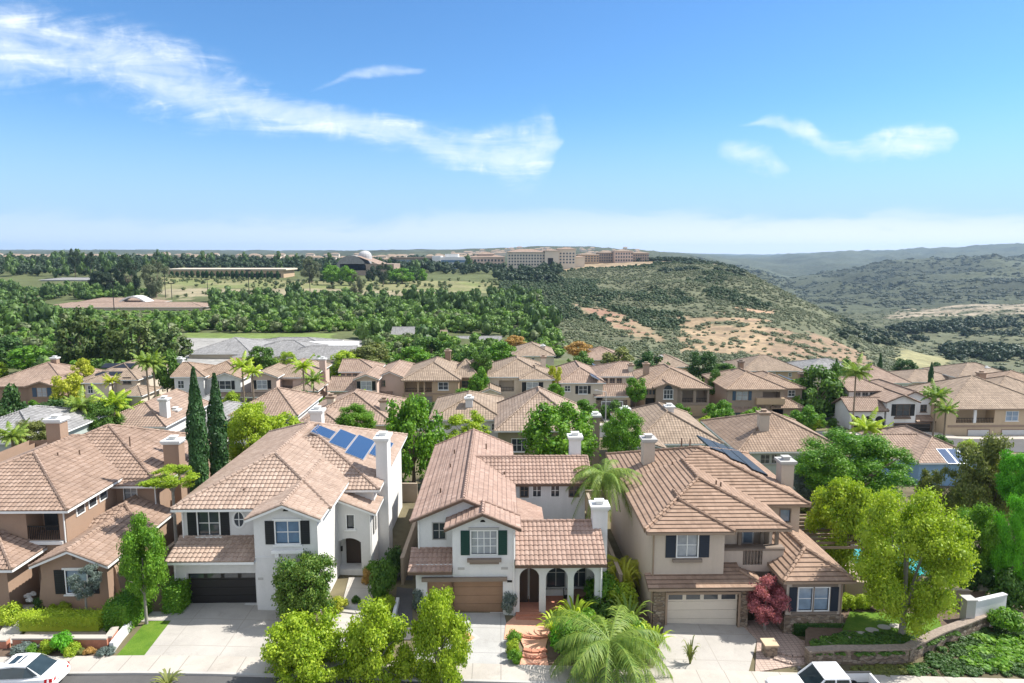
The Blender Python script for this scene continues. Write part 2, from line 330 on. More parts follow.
def ground(x, y):
    x = np.asarray(x, float); y = np.asarray(y, float)
    zn = gz_near(x, y); yy = np.clip(y, 130, 9400)
    u = np.clip(u_of(x, np.maximum(y, 60)), -500, 1500)
    fi = (u + 500) / 10.0; i = np.clip(fi.astype(int), 0, len(ST_U) - 2); fu = fi - i
    fj = (np.log(yy) - ST_L[0]) / (ST_L[1] - ST_L[0]); j = np.clip(fj.astype(int), 0, len(ST_L) - 2); fv = fj - j
    zt = ST_Z[i, j] * (1 - fu) * (1 - fv) + ST_Z[i + 1, j] * fu * (1 - fv) + ST_Z[i, j + 1] * (1 - fu) * fv + ST_Z[i + 1, j + 1] * fu * fv
    hill = np.clip((y - 240) / 300, 0, 1)
    rg = bumps(x, y, 90) * 2.2 + bumps(y, x, 34) * 0.7 - np.abs(bumps(x * 1.4 + y * .3, y * .35, 70)) * 3.2 * np.clip((u - 540) / 60, 0, 1)
    big = bumps(x + 300, y, 420) * 10 + bumps(x, y, 180) * 8.0 + bumps(y, x, 90) * 3.0 - np.abs(bumps(x * 1.2 - y * .5, y * .4, 260)) * 26
    far = np.clip((y - 1100) / 700, 0, 1) * np.clip((u - 690) / 80, .35, 1)
    rough = np.where(u > 520, 1.0, 0.25)
    flat = ((u > 565) & (u < 735) & (y > 660) & (y < 900))
    zt = zt + hill * rg * rough * np.where(flat, 0.2, 1.0) + far * big
    w = np.clip((y - 125) / 60, 0, 1); w = w * w * (3 - 2 * w)
    return zn * (1 - w) + zt * w
def G(u, v, dz=0.0):
    """the point of the ground (plus dz) that lies in direction (u, v)"""
    x, y, z = ray(u, v); t = 30.0
    for _ in range(40):
        t = t + 0.7 * (((float(ground(x * t, y * t)) + dz) - (CAMH + z * t)) / z)
    return x * t, y * t, CAMH + z * t
def g1(x, y): return float(ground(x, y))
def zone_colours(x, y):
    """ground cover of the terrain: soil and lawn in the lots, dry grass, bare earth, scrub"""
    u = u_of(x, np.maximum(y, 20)); n1 = bumps(x, y, 25); n2 = bumps(y, x, 9); n3 = bumps(x * 1.3, y, 60)
    c = np.empty(x.shape + (3,)); c[:] = (.10, .115, .05)
    def put(mask, col): 
        c[mask] = col
    put(y < 130, (.15, .13, .08))
    k = np.clip((u - 505 + n1 * 10) / 40, 0, 1)[..., None] * (y > 200)[..., None]; c = c * (1 - k) + np.array([.125, .132, .08]) * k
    c = np.where((y > 950)[..., None], np.array([.088, .098, .062]) * (1 + .25 * bumps(x, y, 300)[..., None]), c)
    e = n1 * 14 + n2 * 8
    put((y > 400 + e) & (y < 460 + n1 * 6) & (u > 150) & (u < 480), (.27, .235, .15))
    put((y > 460 + e) & (y < 540) & (u > 150) & (u < 490 - n1 * 10), (.20, .195, .095))
    put((y > 470) & (y < 535) & (u > 150) & (u < 480) & (n3 + n1 * .7 > .35), (.17, .19, .075))
    put((y > 148) & (y < 222) & (u > 182) & (u < 366), (.30, .29, .27))
    put((y > 222 + n1 * 2) & (y < 238) & (u > 185) & (u < 335 + n1 * 8), (.15, .20, .06))
    put((y > 668 + n1 * 5) & (y < 830) & (u > 560) & (u < 742 + n1 * 3), (.36, .27, .175))
    s = np.abs(u - (577 + (412 - y) * .62) - n1 * 5) / (24 - np.abs(y - 365) * .12)
    put((s < 1.0 + n2 * .3) & (y > 288) & (y < 425) & (n2 + n3 > -1.1), (.25, .19, .12)); put((s < .6 + n2 * .3) & (y > 310) & (y < 400) & (n1 > -.3), (.27, .165, .115))
    b = (y > 255 + n1 * 7 + n3 * 6) & (y < 368 + n3 * 18 + n1 * 9) & (u > 682 + n2 * 8) & (u < 868 + n1 * 9)
    put(b, (.30, .222, .14)); put(b & (u > 770 + n1 * 12), (.25, .178, .12)); put(b & (n2 + n1 * .8 > .75), (.22, .165, .11)); put(b & (n2 * .7 - n1 > .75), (.13, .12, .07))
    put((y > 362) & (y < 405) & (u > 735) & (u < 775) & (n1 > .1), (.34, .23, .15))
    put((y > 790 + n1 * 20) & (y < 1000 + n3 * 40) & (u > 885 + n1 * 8) & (u < 1060) & (n1 + n3 > -.5), (.36, .30, .22))
    put((y > 335 + n1 * 8) & (y < 425 + n1 * 10) & (u > 898 + n2 * 8) & (u < 948 + n1 * 10), (.25, .235, .125))
    return c
def build_terrain():
    ys = np.concatenate([np.arange(-90, 30, 10.0), np.arange(30, 130, 4.0), np.exp(np.linspace(math.log(130), math.log(9500), 300))])
    uu = np.concatenate([np.linspace(-900, -60, 40), np.arange(-50, 1081, 5.0), np.linspace(1095, 1950, 40)])
    uu = uu[(uu > -420) & (uu < 1440)]
    a = (uu - 512) / F; Yg, Ag = np.meshgrid(ys, a, indexing='ij')
    X = np.where(Yg < 60, Ag * 60 * 1.5, Ag * (Yg + np.clip(30 - (Yg - 60) * 0.4, 0, 30)))
    Z = ground(X, Yg) - np.where(Yg < 130, 0.03, 0.0)
    n, m = X.shape; I = np.arange(n * m).reshape(n, m)
    Q = np.stack([I[:-1, :-1], I[:-1, 1:], I[1:, 1:], I[1:, :-1]], -1).reshape(-1, 4)
    V = np.stack([X, Yg, Z], -1).reshape(-1, 3)
    mt = bpy.data.materials.new('ground_cover'); mt.use_nodes = True; k = NT(mt.node_tree)
    at = k.n('ShaderNodeAttribute', attribute_name='cover').outputs[0]; ob = k.n('ShaderNodeTexCoord').outputs['Object']
    f = k.m('ADD', k.m('MULTIPLY', k.noise(ob, .045, 8, .65).outputs[0], .5), k.m('MULTIPLY', k.noise(ob, .5, 6, .65).outputs[0], .5))
    f = k.n('ShaderNodeMapRange', {0: f, 1: .36, 2: .64, 3: .62, 4: 1.35}).outputs[0]
    c = k.n('ShaderNodeVectorMath', {0: at, 'Scale': f}, operation='SCALE').outputs[0]
    sp = k.noise(ob, .09, 9, .7).outputs[0]
    dk = k.n('ShaderNodeMapRange', {0: sp, 1: .46, 2: .60, 3: 0.0, 4: .6}).outputs[0]
    yy = k.n('ShaderNodeSeparateXYZ', {0: ob}).outputs[1]
    dk = k.m('MULTIPLY', dk, k.m('GREATER_THAN', yy, 700.0))
    c = k.mix(dk, c, (.026, .036, .02, 1))
    b = k.n('ShaderNodeBsdfPrincipled', {'Base Color': c, 'Roughness': .95, 'Specular IOR Level': .1})
    h = k.noise(ob, .06, 9, .7).outputs[0]
    bp = k.n('ShaderNodeBump', {'Strength': .8, 'Distance': 7.0, 'Height': k.m('MULTIPLY', h, k.n('ShaderNodeMapRange', {0: yy, 1: 500, 2: 1200, 3: 0.0, 4: 1.0}).outputs[0])})
    k.nt.links.new(bp.outputs[0], b.inputs['Normal'])
    k.n('ShaderNodeOutputMaterial', {0: b.outputs[0]})
    o = np_mesh('terrain', V, Q, mt, smooth=True); tag(o, kind='structure', label='rolling ground with dry hills and a green valley', cat='terrain')
    cc = zone_colours(X, Yg).reshape(-1, 3); at = o.data.attributes.new('cover', 'FLOAT_COLOR', 'POINT')
    at.data.foreach_set('color', np.concatenate([cc, np.ones((len(cc), 1))], 1).astype(np.float32).ravel())
build_terrain()
def sheet(name, poly, dz, mat, label=None, cat=None, kind='structure', thick=0.0, group=None):
    """a thin slab that follows the ground; poly = xy corners (counter-clockwise)"""
    mb = MB(); xs = [p[0] for p in poly]; n = max(1, int((max(xs) - min(xs)) / 1.5)); cut = [min(xs) + (max(xs) - min(xs)) * i / n for i in range(n + 1)]
    def half(P, xc, sg):
        o = []
        for (ax, ay), (bx, by) in zip(P, P[1:] + P[:1]):
            ia, ib = sg * (ax - xc) >= 0, sg * (bx - xc) >= 0
            if ia: o.append((ax, ay))
            if ia != ib: t = (xc - ax) / (bx - ax); o.append((xc, ay + (by - ay) * t))
        return o
    for a, b in zip(cut, cut[1:]):
        q = half(half(poly, a, 1), b, -1)
        if len(q) < 3: continue
        mb.face([(x, y, g1(x, y) + dz) for x, y in q])
    for (ax, ay), (bx, by) in zip(poly, poly[1:] + poly[:1]): mb.face([(ax, ay, g1(ax, ay) - .25), (bx, by, g1(bx, by) - .25), (bx, by, g1(bx, by) + dz), (ax, ay, g1(ax, ay) + dz)])
    o = mb.build(name, mat); return tag(o, label, cat, group, kind)
def gp(*uv): return [G(u, v)[:2] for u, v in uv]
# street, kerb, pavement
def strip(name, y0, y1, dz, mat, label, cat, x0=-95, x1=95, n=48):
    mb = MB(); xs = [x0 + (x1 - x0) * i / n for i in range(n + 1)]
    for a, b in zip(xs, xs[1:]):
        mb.face([(a, y0, g1(a, y0) + dz), (b, y0, g1(b, y0) + dz), (b, y1, g1(b, y1) + dz), (a, y1, g1(a, y1) + dz)])
        mb.face([(a, y0, g1(a, y0) - .3), (b, y0, g1(b, y0) - .3), (b, y0, g1(b, y0) + dz), (a, y0, g1(a, y0) + dz)])
    return tag(mb.build(name, mat), label, cat, None, 'structure')
strip('road', 20.0, 34.65, -0.11 + .12, MATS['asphalt'], 'dark asphalt street in front of the houses', 'road')
strip('kerb', 34.65, 34.83, 0.13, MATS['concrete'], 'concrete kerb along the street', 'kerb')
strip('pavement', 34.83, 36.3, 0.12, MATS['sidewalk'], 'pale concrete pavement behind the kerb', 'pavement')
# the street of the houses further back
strip('back_road', 95.0, 103.0, 0.03, MATS['asphalt'], 'asphalt street between the rows of houses', 'road', -110, 110)
strip('back_pavement', 103.0, 104.8, 0.10, MATS['sidewalk'], 'pale pavement along the back street', 'pavement', -110, 110)
# ------------------------------------------------------------------ house builder
def clip_span(P, v):
    """u-range of a convex polygon (2-D points) on the line at height v"""
    us = []
    for (ua, va), (ub, vb) in zip(P, P[1:] + P[:1]):
        if abs(va - vb) < 1e-9:
            if abs(v - va) < 1e-6: us += [ua, ub]
        elif min(va, vb) - 1e-9 <= v <= max(va, vb) + 1e-9: us.append(ua + (ub - ua) * (v - va) / (vb - va))
    return (min(us), max(us)) if us else None
def tile_plane(mb, pts, mode, w=0.3, r=0.4, amp=0.06, step=0.045):
    """cover a convex roof plane with rows of tiles (mode 'S' barrel, 'F' flat) or one plain face; pts[0]->pts[1] is the eave"""
    p = [Vector(q) for q in pts]; e = (p[1] - p[0]).normalized(); nrm = (p[1] - p[0]).cross(p[2] - p[0]).normalized()
    if nrm.z < 0: nrm = -nrm
    up = nrm.cross(e).normalized()
    if up.z < 0: up = -up
    P = [((q - p[0]).dot(e), (q - p[0]).dot(up)) for q in p]
    if mode == 'P':
        mb.face(p, P); return
    vmax = max(v for u, v in P); nrow = max(1, int(vmax / r + .999))
    if mode == 'S': prof = [0.0, .75, 1.0, .75]; du = w / 4
    else: prof = [1.0]; du = 1.2
    A = amp if mode == 'S' else 0.0
    for i in range(nrow):
        v0, v1 = i * r, min((i + 1) * r, vmax)
        s0, s1 = clip_span(P, v0), clip_span(P, v1 - 1e-6)
        if not s0 or not s1: continue
        lo, hi = min(s0[0], s1[0]), max(s0[1], s1[1])
        k = math.floor(lo / du); 
        while k * du < hi:
            a, b = k * du, (k + 1) * du; ha = A * prof[k % len(prof)]; hb = A * prof[(k + 1) % len(prof)]
            a0, b0 = min(max(a, s0[0]), s0[1]), min(max(b, s0[0]), s0[1]); a1, b1 = min(max(a, s1[0]), s1[1]), min(max(b, s1[0]), s1[1])
            if b0 - a0 > 1e-4 or b1 - a1 > 1e-4:
                def pt(u, v, h): return p[0] + e * u + up * v + nrm * h
                mb.face([pt(a0, v0, ha + step), pt(b0, v0, hb + step), pt(b1, v1, hb), pt(a1, v1, ha)], [(a0, v0 + .01), (b0, v0 + .01), (b1, v1 - .01), (a1, v1 - .01)])
                if b0 - a0 > 1e-3: mb.face([pt(a0, v0, -.02 if i == 0 else ha * .6), pt(b0, v0, -.02 if i == 0 else hb * .6), pt(b0, v0, hb + step), pt(a0, v0, ha + step)], [(a0, v0 + .01)] * 2 + [(b0, v0 + .01)] * 2)
            k += 1
class House:
    def __init__(s, name, label, origin, cat='house', rz=0.0, group=None, wall='st_white', roof='tile_b', mode='S', trim='white_trim', shutter='black_shutter', cap='chimney_cap', world=True, ridge=None, tw=0.3, tr=0.4):
        s.o = thing(name, label, cat, origin, rz, group); s.ox, s.oy, s.oz = (origin[0], origin[1], 0) if world else (0, 0, 0)
        s.wall, s.roofm, s.mode, s.trim, s.shut, s.cap = wall, roof, mode, trim, shutter, cap
        s.W = {}; s.R = {}; s.FA = MB(); s.RC = MB(); s.ridge = ridge or roof; s.tw, s.tr = tw, tr
    def L(s, x, y): return x - s.ox, y - s.oy
    def wb(s, mat=None): return s.W.setdefault(mat or s.wall, MB())
    def block(s, x0, x1, y0, y1, z0, z1, holes=(), mat=None, skip='', side=''):
        """walls of a rectangular block; holes (xa, xb, za, zb, depth) open the front face"""
        x0, y0 = s.L(x0, y0); x1, y1 = s.L(x1, y1); mb = s.wb(mat)
        if 'E' not in skip: mb.face([(x1, y0, z0), (x1, y1, z0), (x1, y1, z1), (x1, y0, z1)])
        if 'N' not in skip: mb.face([(x1, y1, z0), (x0, y1, z0), (x0, y1, z1), (x1, y1, z1)])
        if 'W' not in skip: mb.face([(x0, y1, z0), (x0, y0, z0), (x0, y0, z1), (x0, y1, z1)])
        if 'S' in skip: return
        hs = [(a - s.ox, b - s.ox, c, d, e) for a, b, c, d, e in holes]
        xs = sorted({x0, x1, *[h[0] for h in hs], *[h[1] for h in hs]}); zs = sorted({z0, z1, *[h[2] for h in hs], *[h[3] for h in hs]})
        for a, b in zip(xs, xs[1:]):
            for c, d in zip(zs, zs[1:]):
                if any(h[0] - 1e-6 <= a and b <= h[1] + 1e-6 and h[2] - 1e-6 <= c and d <= h[3] + 1e-6 for h in hs): continue
                mb.face([(a, y0, c), (b, y0, c), (b, y0, d), (a, y0, d)])
        for a, b, c, d, e in hs:
            mb.face([(a, y0, c), (a, y0 + e, c), (a, y0 + e, d), (a, y0, d)]); mb.face([(b, y0, c), (b, y0, d), (b, y0 + e, d), (b, y0 + e, c)])
            mb.face([(a, y0, d), (a, y0 + e, d), (b, y0 + e, d), (b, y0, d)]); mb.face([(a, y0, c), (b, y0, c), (b, y0 + e, c), (a, y0 + e, c)])
            if e > 0.3: mb.face([(a, y0 + e, c), (b, y0 + e, c), (b, y0 + e, d), (a, y0 + e, d)])
    def cap_line(s, a, b, r=0.13, n=6):
        a, b = Vector(a), Vector(b); d = b - a; L = d.length
        if L < .2: return
        if s.mode == 'P': s.RC.tube([a + Vector((0, 0, .03)), b + Vector((0, 0, .03))], r * .9, 5, False); return
        m = max(1, int(L / 0.42))
        for i in range(m):
            p, q = a + d * (i / m), a + d * ((i + 1.12) / m)
            s.RC.tube([p + Vector((0, 0, .07)), q + Vector((0, 0, .045))], [r, r * .8], n, True)
    def roof(s, x0, x1, y0, y1, ze, sl=.42, ax='y', a='hip', b='hip', gw=None, skip='', mode=None, mat=None, wall=None, ov=.45, caps=True, nocap=''):
        """hip or gable roof over the eave rectangle; ax = ridge direction, a/b = its low/high end; gw = wall planes under the gable ends"""
        x0, y0 = s.L(x0, y0); x1, y1 = s.L(x1, y1); mode = mode or s.mode; mb = s.R.setdefault(mat or s.roofm, MB())
        T = (lambda p, q, z: (p, q, z)) if ax == 'y' else (lambda p, q, z: (q, p, z))
        (p0, p1), (q0, q1) = ((x0, x1), (y0, y1)) if ax == 'y' else ((y0, y1), (x0, x1))
        w = (p1 - p0) / 2; pm = (p0 + p1) / 2; zr = ze + sl * w
        ra = q0 + (w if a == 'hip' else 0); rb = q1 - (w if b == 'hip' else 0)
        if ra > rb: ra = rb = (ra + rb) / 2
        A, B, Cc, D = T(p0, q0, ze), T(p1, q0, ze), T(p1, q1, ze), T(p0, q1, ze); E, Fp = T(pm, ra, zr), T(pm, rb, zr)
        pl = {'hi': [B, Cc, Fp, E] if ra < rb else [B, Cc, E], 'lo': [D, A, E, Fp] if ra < rb else [D, A, E]}
        if a == 'hip': pl['a'] = [A, B, E]
        if b == 'hip': pl['b'] = [Cc, D, Fp]
        for n, P in pl.items():
            if n in skip.split(): continue
            tile_plane(mb, P, mode, s.tw, s.tr, .055 if mode == 'S' else 0, .05)
            s.FA.face([(q[0], q[1], q[2] - .16) for q in P])
            s.edge(P[0], P[1])
        if caps:
            nc = nocap.split()
            if ra < rb and 'ridge' not in nc: s.cap_line(E, Fp)
            if a == 'hip':
                if 'alo' not in nc: s.cap_line(A, E)
                if 'ahi' not in nc: s.cap_line(B, E)
            if b == 'hip' and 'bhi' not in nc: s.cap_line(Cc, Fp)
            if b == 'hip' and 'blo' not in nc: s.cap_line(D, Fp)
        for end, qv, P0, P1 in (('a', q0, A, B), ('b', q1, D, Cc)):
            if (a if end == 'a' else b) != 'gable' or 'g' + end in nocap.split(): continue
            R = T(pm, qv, zr)
            if 'lo' not in skip.split(): s.edge(P0, R); s.cap_line(P0, R, .09)
            if 'hi' not in skip.split(): s.edge(R, P1); s.cap_line(P1, R, .09)
            if gw is not None and gw[0 if end == 'a' else 1] is not None:
                g = gw[0 if end == 'a' else 1] - (s.oy if ax == 'y' else s.ox) + (-.004 if end == 'a' else .004)
                s.wb(wall).face([T(p0 + ov, g, ze + sl * ov - .1), T(p1 - ov, g, ze + sl * ov - .1), T(pm, g, zr - .1)])
    def edge(s, a, b, h=.17):
        """fascia board under a roof edge"""
        a, b = Vector(a), Vector(b); d = (b - a); n = Vector((d.y, -d.x, 0)); n = n.normalized() * .025 if n.length > 1e-6 else Vector((0, 0, 0))
        t = Vector((0, 0, .012)); u = Vector((0, 0, h))
        for sg in (1, -1):
            s.FA.face([a + n * sg - u, b + n * sg - u, b + n * sg - t, a + n * sg - t])
        s.FA.face([a + n - u, b + n - u, b - n - u, a - n - u])
    def shed(s, x0, x1, y0, y1, zl, zh, low='S', mode=None, mat=None, caps=True):
        x0, y0 = s.L(x0, y0); x1, y1 = s.L(x1, y1)
        A, B, Cc, D = (x0, y0), (x1, y0), (x1, y1), (x0, y1)
        o = {'S': [A, B, Cc, D], 'E': [B, Cc, D, A], 'N': [Cc, D, A, B], 'W': [D, A, B, Cc]}[low]
        P = [(*o[0], zl), (*o[1], zl), (*o[2], zh), (*o[3], zh)]
        tile_plane(s.R.setdefault(mat or s.roofm, MB()), P, mode or s.mode, s.tw, s.tr, .055 if (mode or s.mode) == 'S' else 0, .05)
        s.FA.face([(q[0], q[1], q[2] - .16) for q in P]); s.edge(P[0], P[1]); s.edge(P[0], P[3]); s.edge(P[1], P[2])
        if caps: s.cap_line(P[3], P[2], .09)
    def part(s, name, mb, mat, parent=None, label=None):
        o = mb.build(name, MATS[mat], parent or s.o)
        if label: o['label'] = label
        return o
    def window(s, x0, x1, z0, z1, y, dep=.12, nx=2, nz=2, glass='glass_dark', frame=None, shutters=0.0, sill=True, head=False, proud=0.0, shut=None):
        """window in a front wall at plane y: frame with bars, pane, optional shutters of the given width"""
        X0, Y = s.L(x0, y); X1, _ = s.L(x1, y); fr = frame or s.trim; mb = MB(); t = .075; yf = Y - .03 - proud
        yb = Y + dep - .01 if dep > 0 else Y - .004
        mb.box(X0 - t, X1 + t, yf, yb, z1, z1 + t); mb.box(X0 - t, X1 + t, yf, yb, z0 - t, z0)
        mb.box(X0 - t, X0, yf, yb, z0, z1); mb.box(X1, X1 + t, yf, yb, z0, z1)
        yp = Y + dep * .75 if dep > 0 else Y - .02; yq = yp - .035
        for i in range(1, nx): 
            xm = X0 + (X1 - X0) * i / nx; b = .028; mb.box(xm - b, xm + b, yq, yp - .004, z0, z1)
        for i in range(1, nz):
            zm = z0 + (z1 - z0) * i / nz
            for q in range(nx):
                xa = X0 + (X1 - X0) * q / nx; xb = X0 + (X1 - X0) * (q + 1) / nx; mb.box(xa + .03, xb - .03, yq + .004, yp - .004, zm - .022, zm + .022)
        w = s.part('window', mb, fr)
        if sill: s.part('sill', MB().box(X0 - .18, X1 + .18, Y - .12, Y - .034, z0 - .17, z0 - .078), fr, w)
        if head: s.part('lintel', MB().box(X0 - .18, X1 + .18, Y - .09, Y - .034, z1 + .078, z1 + .2), fr, w)
        pm = MB(); pm.face([(X0, yp, z0), (X1, yp, z0), (X1, yp, z1), (X0, yp, z1)]); s.part('pane', pm, glass, w)
        for sg in ((-1, 1) if shutters else ()):
            xa, xb = (X0 - t - shutters - .03, X0 - t - .03) if sg < 0 else (X1 + t + .03, X1 + t + shutters + .03)
            sm = MB(); sm.box(xa, xb, Y - .045, Y - .004, z0 - .05, z1 + .05)
            zz = z0
            while zz < z1 - .05: sm.box(xa + .06, xb - .06, Y - .06, Y - .046, zz + .02, zz + .07); zz += .12
            s.part('shutter', sm, shut or s.shut)
        return w
    def garage(s, x0, x1, z0, z1, y, mat, lights=4, frame=None, dep=.25, lit='glass_dark', rows=4):
        X0, Y = s.L(x0, y); X1, _ = s.L(x1, y); mb = MB(); h = (z1 - z0) / rows
        for i in range(rows): mb.box(X0, X1, Y + dep, Y + dep + .05, z0 + i * h + .012, z0 + (i + 1) * h - .012)
        mb.box(X0, X1, Y + dep + .03, Y + dep + .06, z0, z1)
        g = s.part('garage_door', mb, mat)
        if lights:
            w = (X1 - X0) / lights; lm = MB()
            for i in range(lights): lm.box(X0 + i * w + .12, X0 + (i + 1) * w - .12, Y + dep - .012, Y + dep - .004, z1 - h + .12, z1 - .1)
            s.part('window_band', lm, lit, g)
        if frame:
            f = MB(); t = .14; f.box(X0 - t, X0, Y - .03, Y + dep, z0, z1); f.box(X1, X1 + t, Y - .03, Y + dep, z0, z1); f.box(X0 - t - .2, X1 + t + .2, Y - .1, Y + dep, z1, z1 + .2)
            s.part('garage_frame', f, frame)
    def chimney(s, x0, x1, y0, y1, z0, z1, mat=None, cap=None, style=0):
        X0, Y0 = s.L(x0, y0); X1, Y1 = s.L(x1, y1)
        c = s.part('chimney', MB().box(X0, X1, Y0, Y1, z0, z1 - .42), mat or s.wall)
        m = MB(); e = .16
        m.box(X0 - e * .5, X1 + e * .5, Y0 - e * .5, Y1 + e * .5, z1 - .42, z1 - .3); m.box(X0 - e, X1 + e, Y0 - e, Y1 + e, z1 - .3, z1 - .12)
        cx, cy = (X0 + X1) / 2, (Y0 + Y1) / 2; m.box(cx - .25, cx + .25, cy - .22, cy + .22, z1 - .12, z1 + .1); m.box(cx - .33, cx + .33, cy - .3, cy + .3, z1 + .1, z1 + .15)
        s.part('chimney_cap', m, cap or s.cap, c)
    def vent(s, x, y, z):
        X, Y = s.L(x, y); m = MB(); m.tube([(X, Y, z - .5), (X, Y, z + .35)], .06, 6); s.part('vent_pipe', m, 'brown_trim')
    def gable_vent(s, x, z, y, r=.14):
        X, Y = s.L(x, y); m = MB(); m.face([(X + r * math.cos(t), Y - .012, z + r * math.sin(t)) for t in [math.pi * i / 8 for i in range(9)]]); s.part('gable_vent', m, 'dark_void')
    def done(s):
        for i, (k, mb) in enumerate(s.W.items()):
            s.part('wall', mb, k)
        first = None
        for k, mb in s.R.items():
            r = s.part('roof', mb, k); first = first or r
        if s.RC.f: s.part('ridge_cap', s.RC, s.ridge, first)
        if s.FA.f: s.part('fascia', s.FA, s.trim)
        return s.o
pmat('garage_black', (.022, .02, .019), .45, .15, 2); pmat('garage_brown', (.30, .185, .115), .6, .12, 2); pmat('garage_cream', (.60, .53, .44), .6, .06); pmat('garage_white', (.66, .65, .63), .6, .06); pmat('garage_blue', (.05, .085, .13), .5, .08); pmat('garage_tan', (.42, .31, .21), .6, .08); pmat('garage_grey', (.2, .19, .18), .6, .08)
pmat('door_dark', (.05, .035, .028), .5, .15); pmat('trim_tan', (.30, .22, .16), .7, .08); pmat('trim_grey', (.40, .39, .37), .7, .06); pmat('trim_taupe', (.22, .175, .14), .7, .08); pmat('trim_terracotta', (.34, .19, .115), .8, .08)
def solar_mat():
    m = bpy.data.materials.new('solar'); m.use_nodes = True; k = NT(m.node_tree)
    uv = k.n('ShaderNodeUVMap').outputs[0]; sp = k.n('ShaderNodeSeparateXYZ', {0: uv})
    gx = k.m('LESS_THAN', k.m('FRACT', k.m('DIVIDE', sp.outputs[0], .165)), .06); gy = k.m('LESS_THAN', k.m('FRACT', k.m('DIVIDE', sp.outputs[1], .165)), .06)
    c = k.mix(k.m('MAXIMUM', gx, gy), (.02, .05, .12, 1), (.09, .14, .22, 1))
    b = k.n('ShaderNodeBsdfPrincipled', {'Base Color': c, 'Roughness': .18, 'Specular IOR Level': .5}); k.n('ShaderNodeOutputMaterial', {0: b.outputs[0]}); MATS['solar'] = m
solar_mat(); pmat('solar_frame', (.45, .46, .48), .4, .05, metal=.6); pmat('solar_black', (.02, .022, .028), .3, .1)
def solar_panel(H, cx, cy, z, w, l, sl, face='E', mat='solar', fr='solar_frame'):
    """panel lying on a roof plane: centre, width across the slope, length up the slope; face = direction the plane looks"""
    X, Y = H.L(cx, cy); e, up = {'E': (Vector((0, 1, 0)), Vector((-1, 0, sl))), 'W': (Vector((0, -1, 0)), Vector((1, 0, sl))), 'S': (Vector((1, 0, 0)), Vector((0, 1, sl)))}[face]
    up.normalize(); n = e.cross(up).normalized(); c = Vector((X, Y, z)) + n * .15
    def q(a, b, h): return c + e * a + up * b + n * h
    f = MB(); A = [(-w / 2, -l / 2), (w / 2, -l / 2), (w / 2, l / 2), (-w / 2, l / 2)]
    f.face([q(a, b, 0) for a, b in A])
    for i in range(4):
        (a, b), (c2, d) = A[i], A[(i + 1) % 4]; f.face([q(a, b, -.12), q(c2, d, -.12), q(c2, d, 0), q(a, b, 0)])
    o = H.part('solar_panel', f, fr); g = MB(); t = .05
    B = [(-w / 2 + t, -l / 2 + t), (w / 2 - t, -l / 2 + t), (w / 2 - t, l / 2 - t), (-w / 2 + t, l / 2 - t)]
    g.face([q(a, b, .012) for a, b in B], [(a + 5, b + 5) for a, b in B]); H.part('solar_cells', g, mat, o)
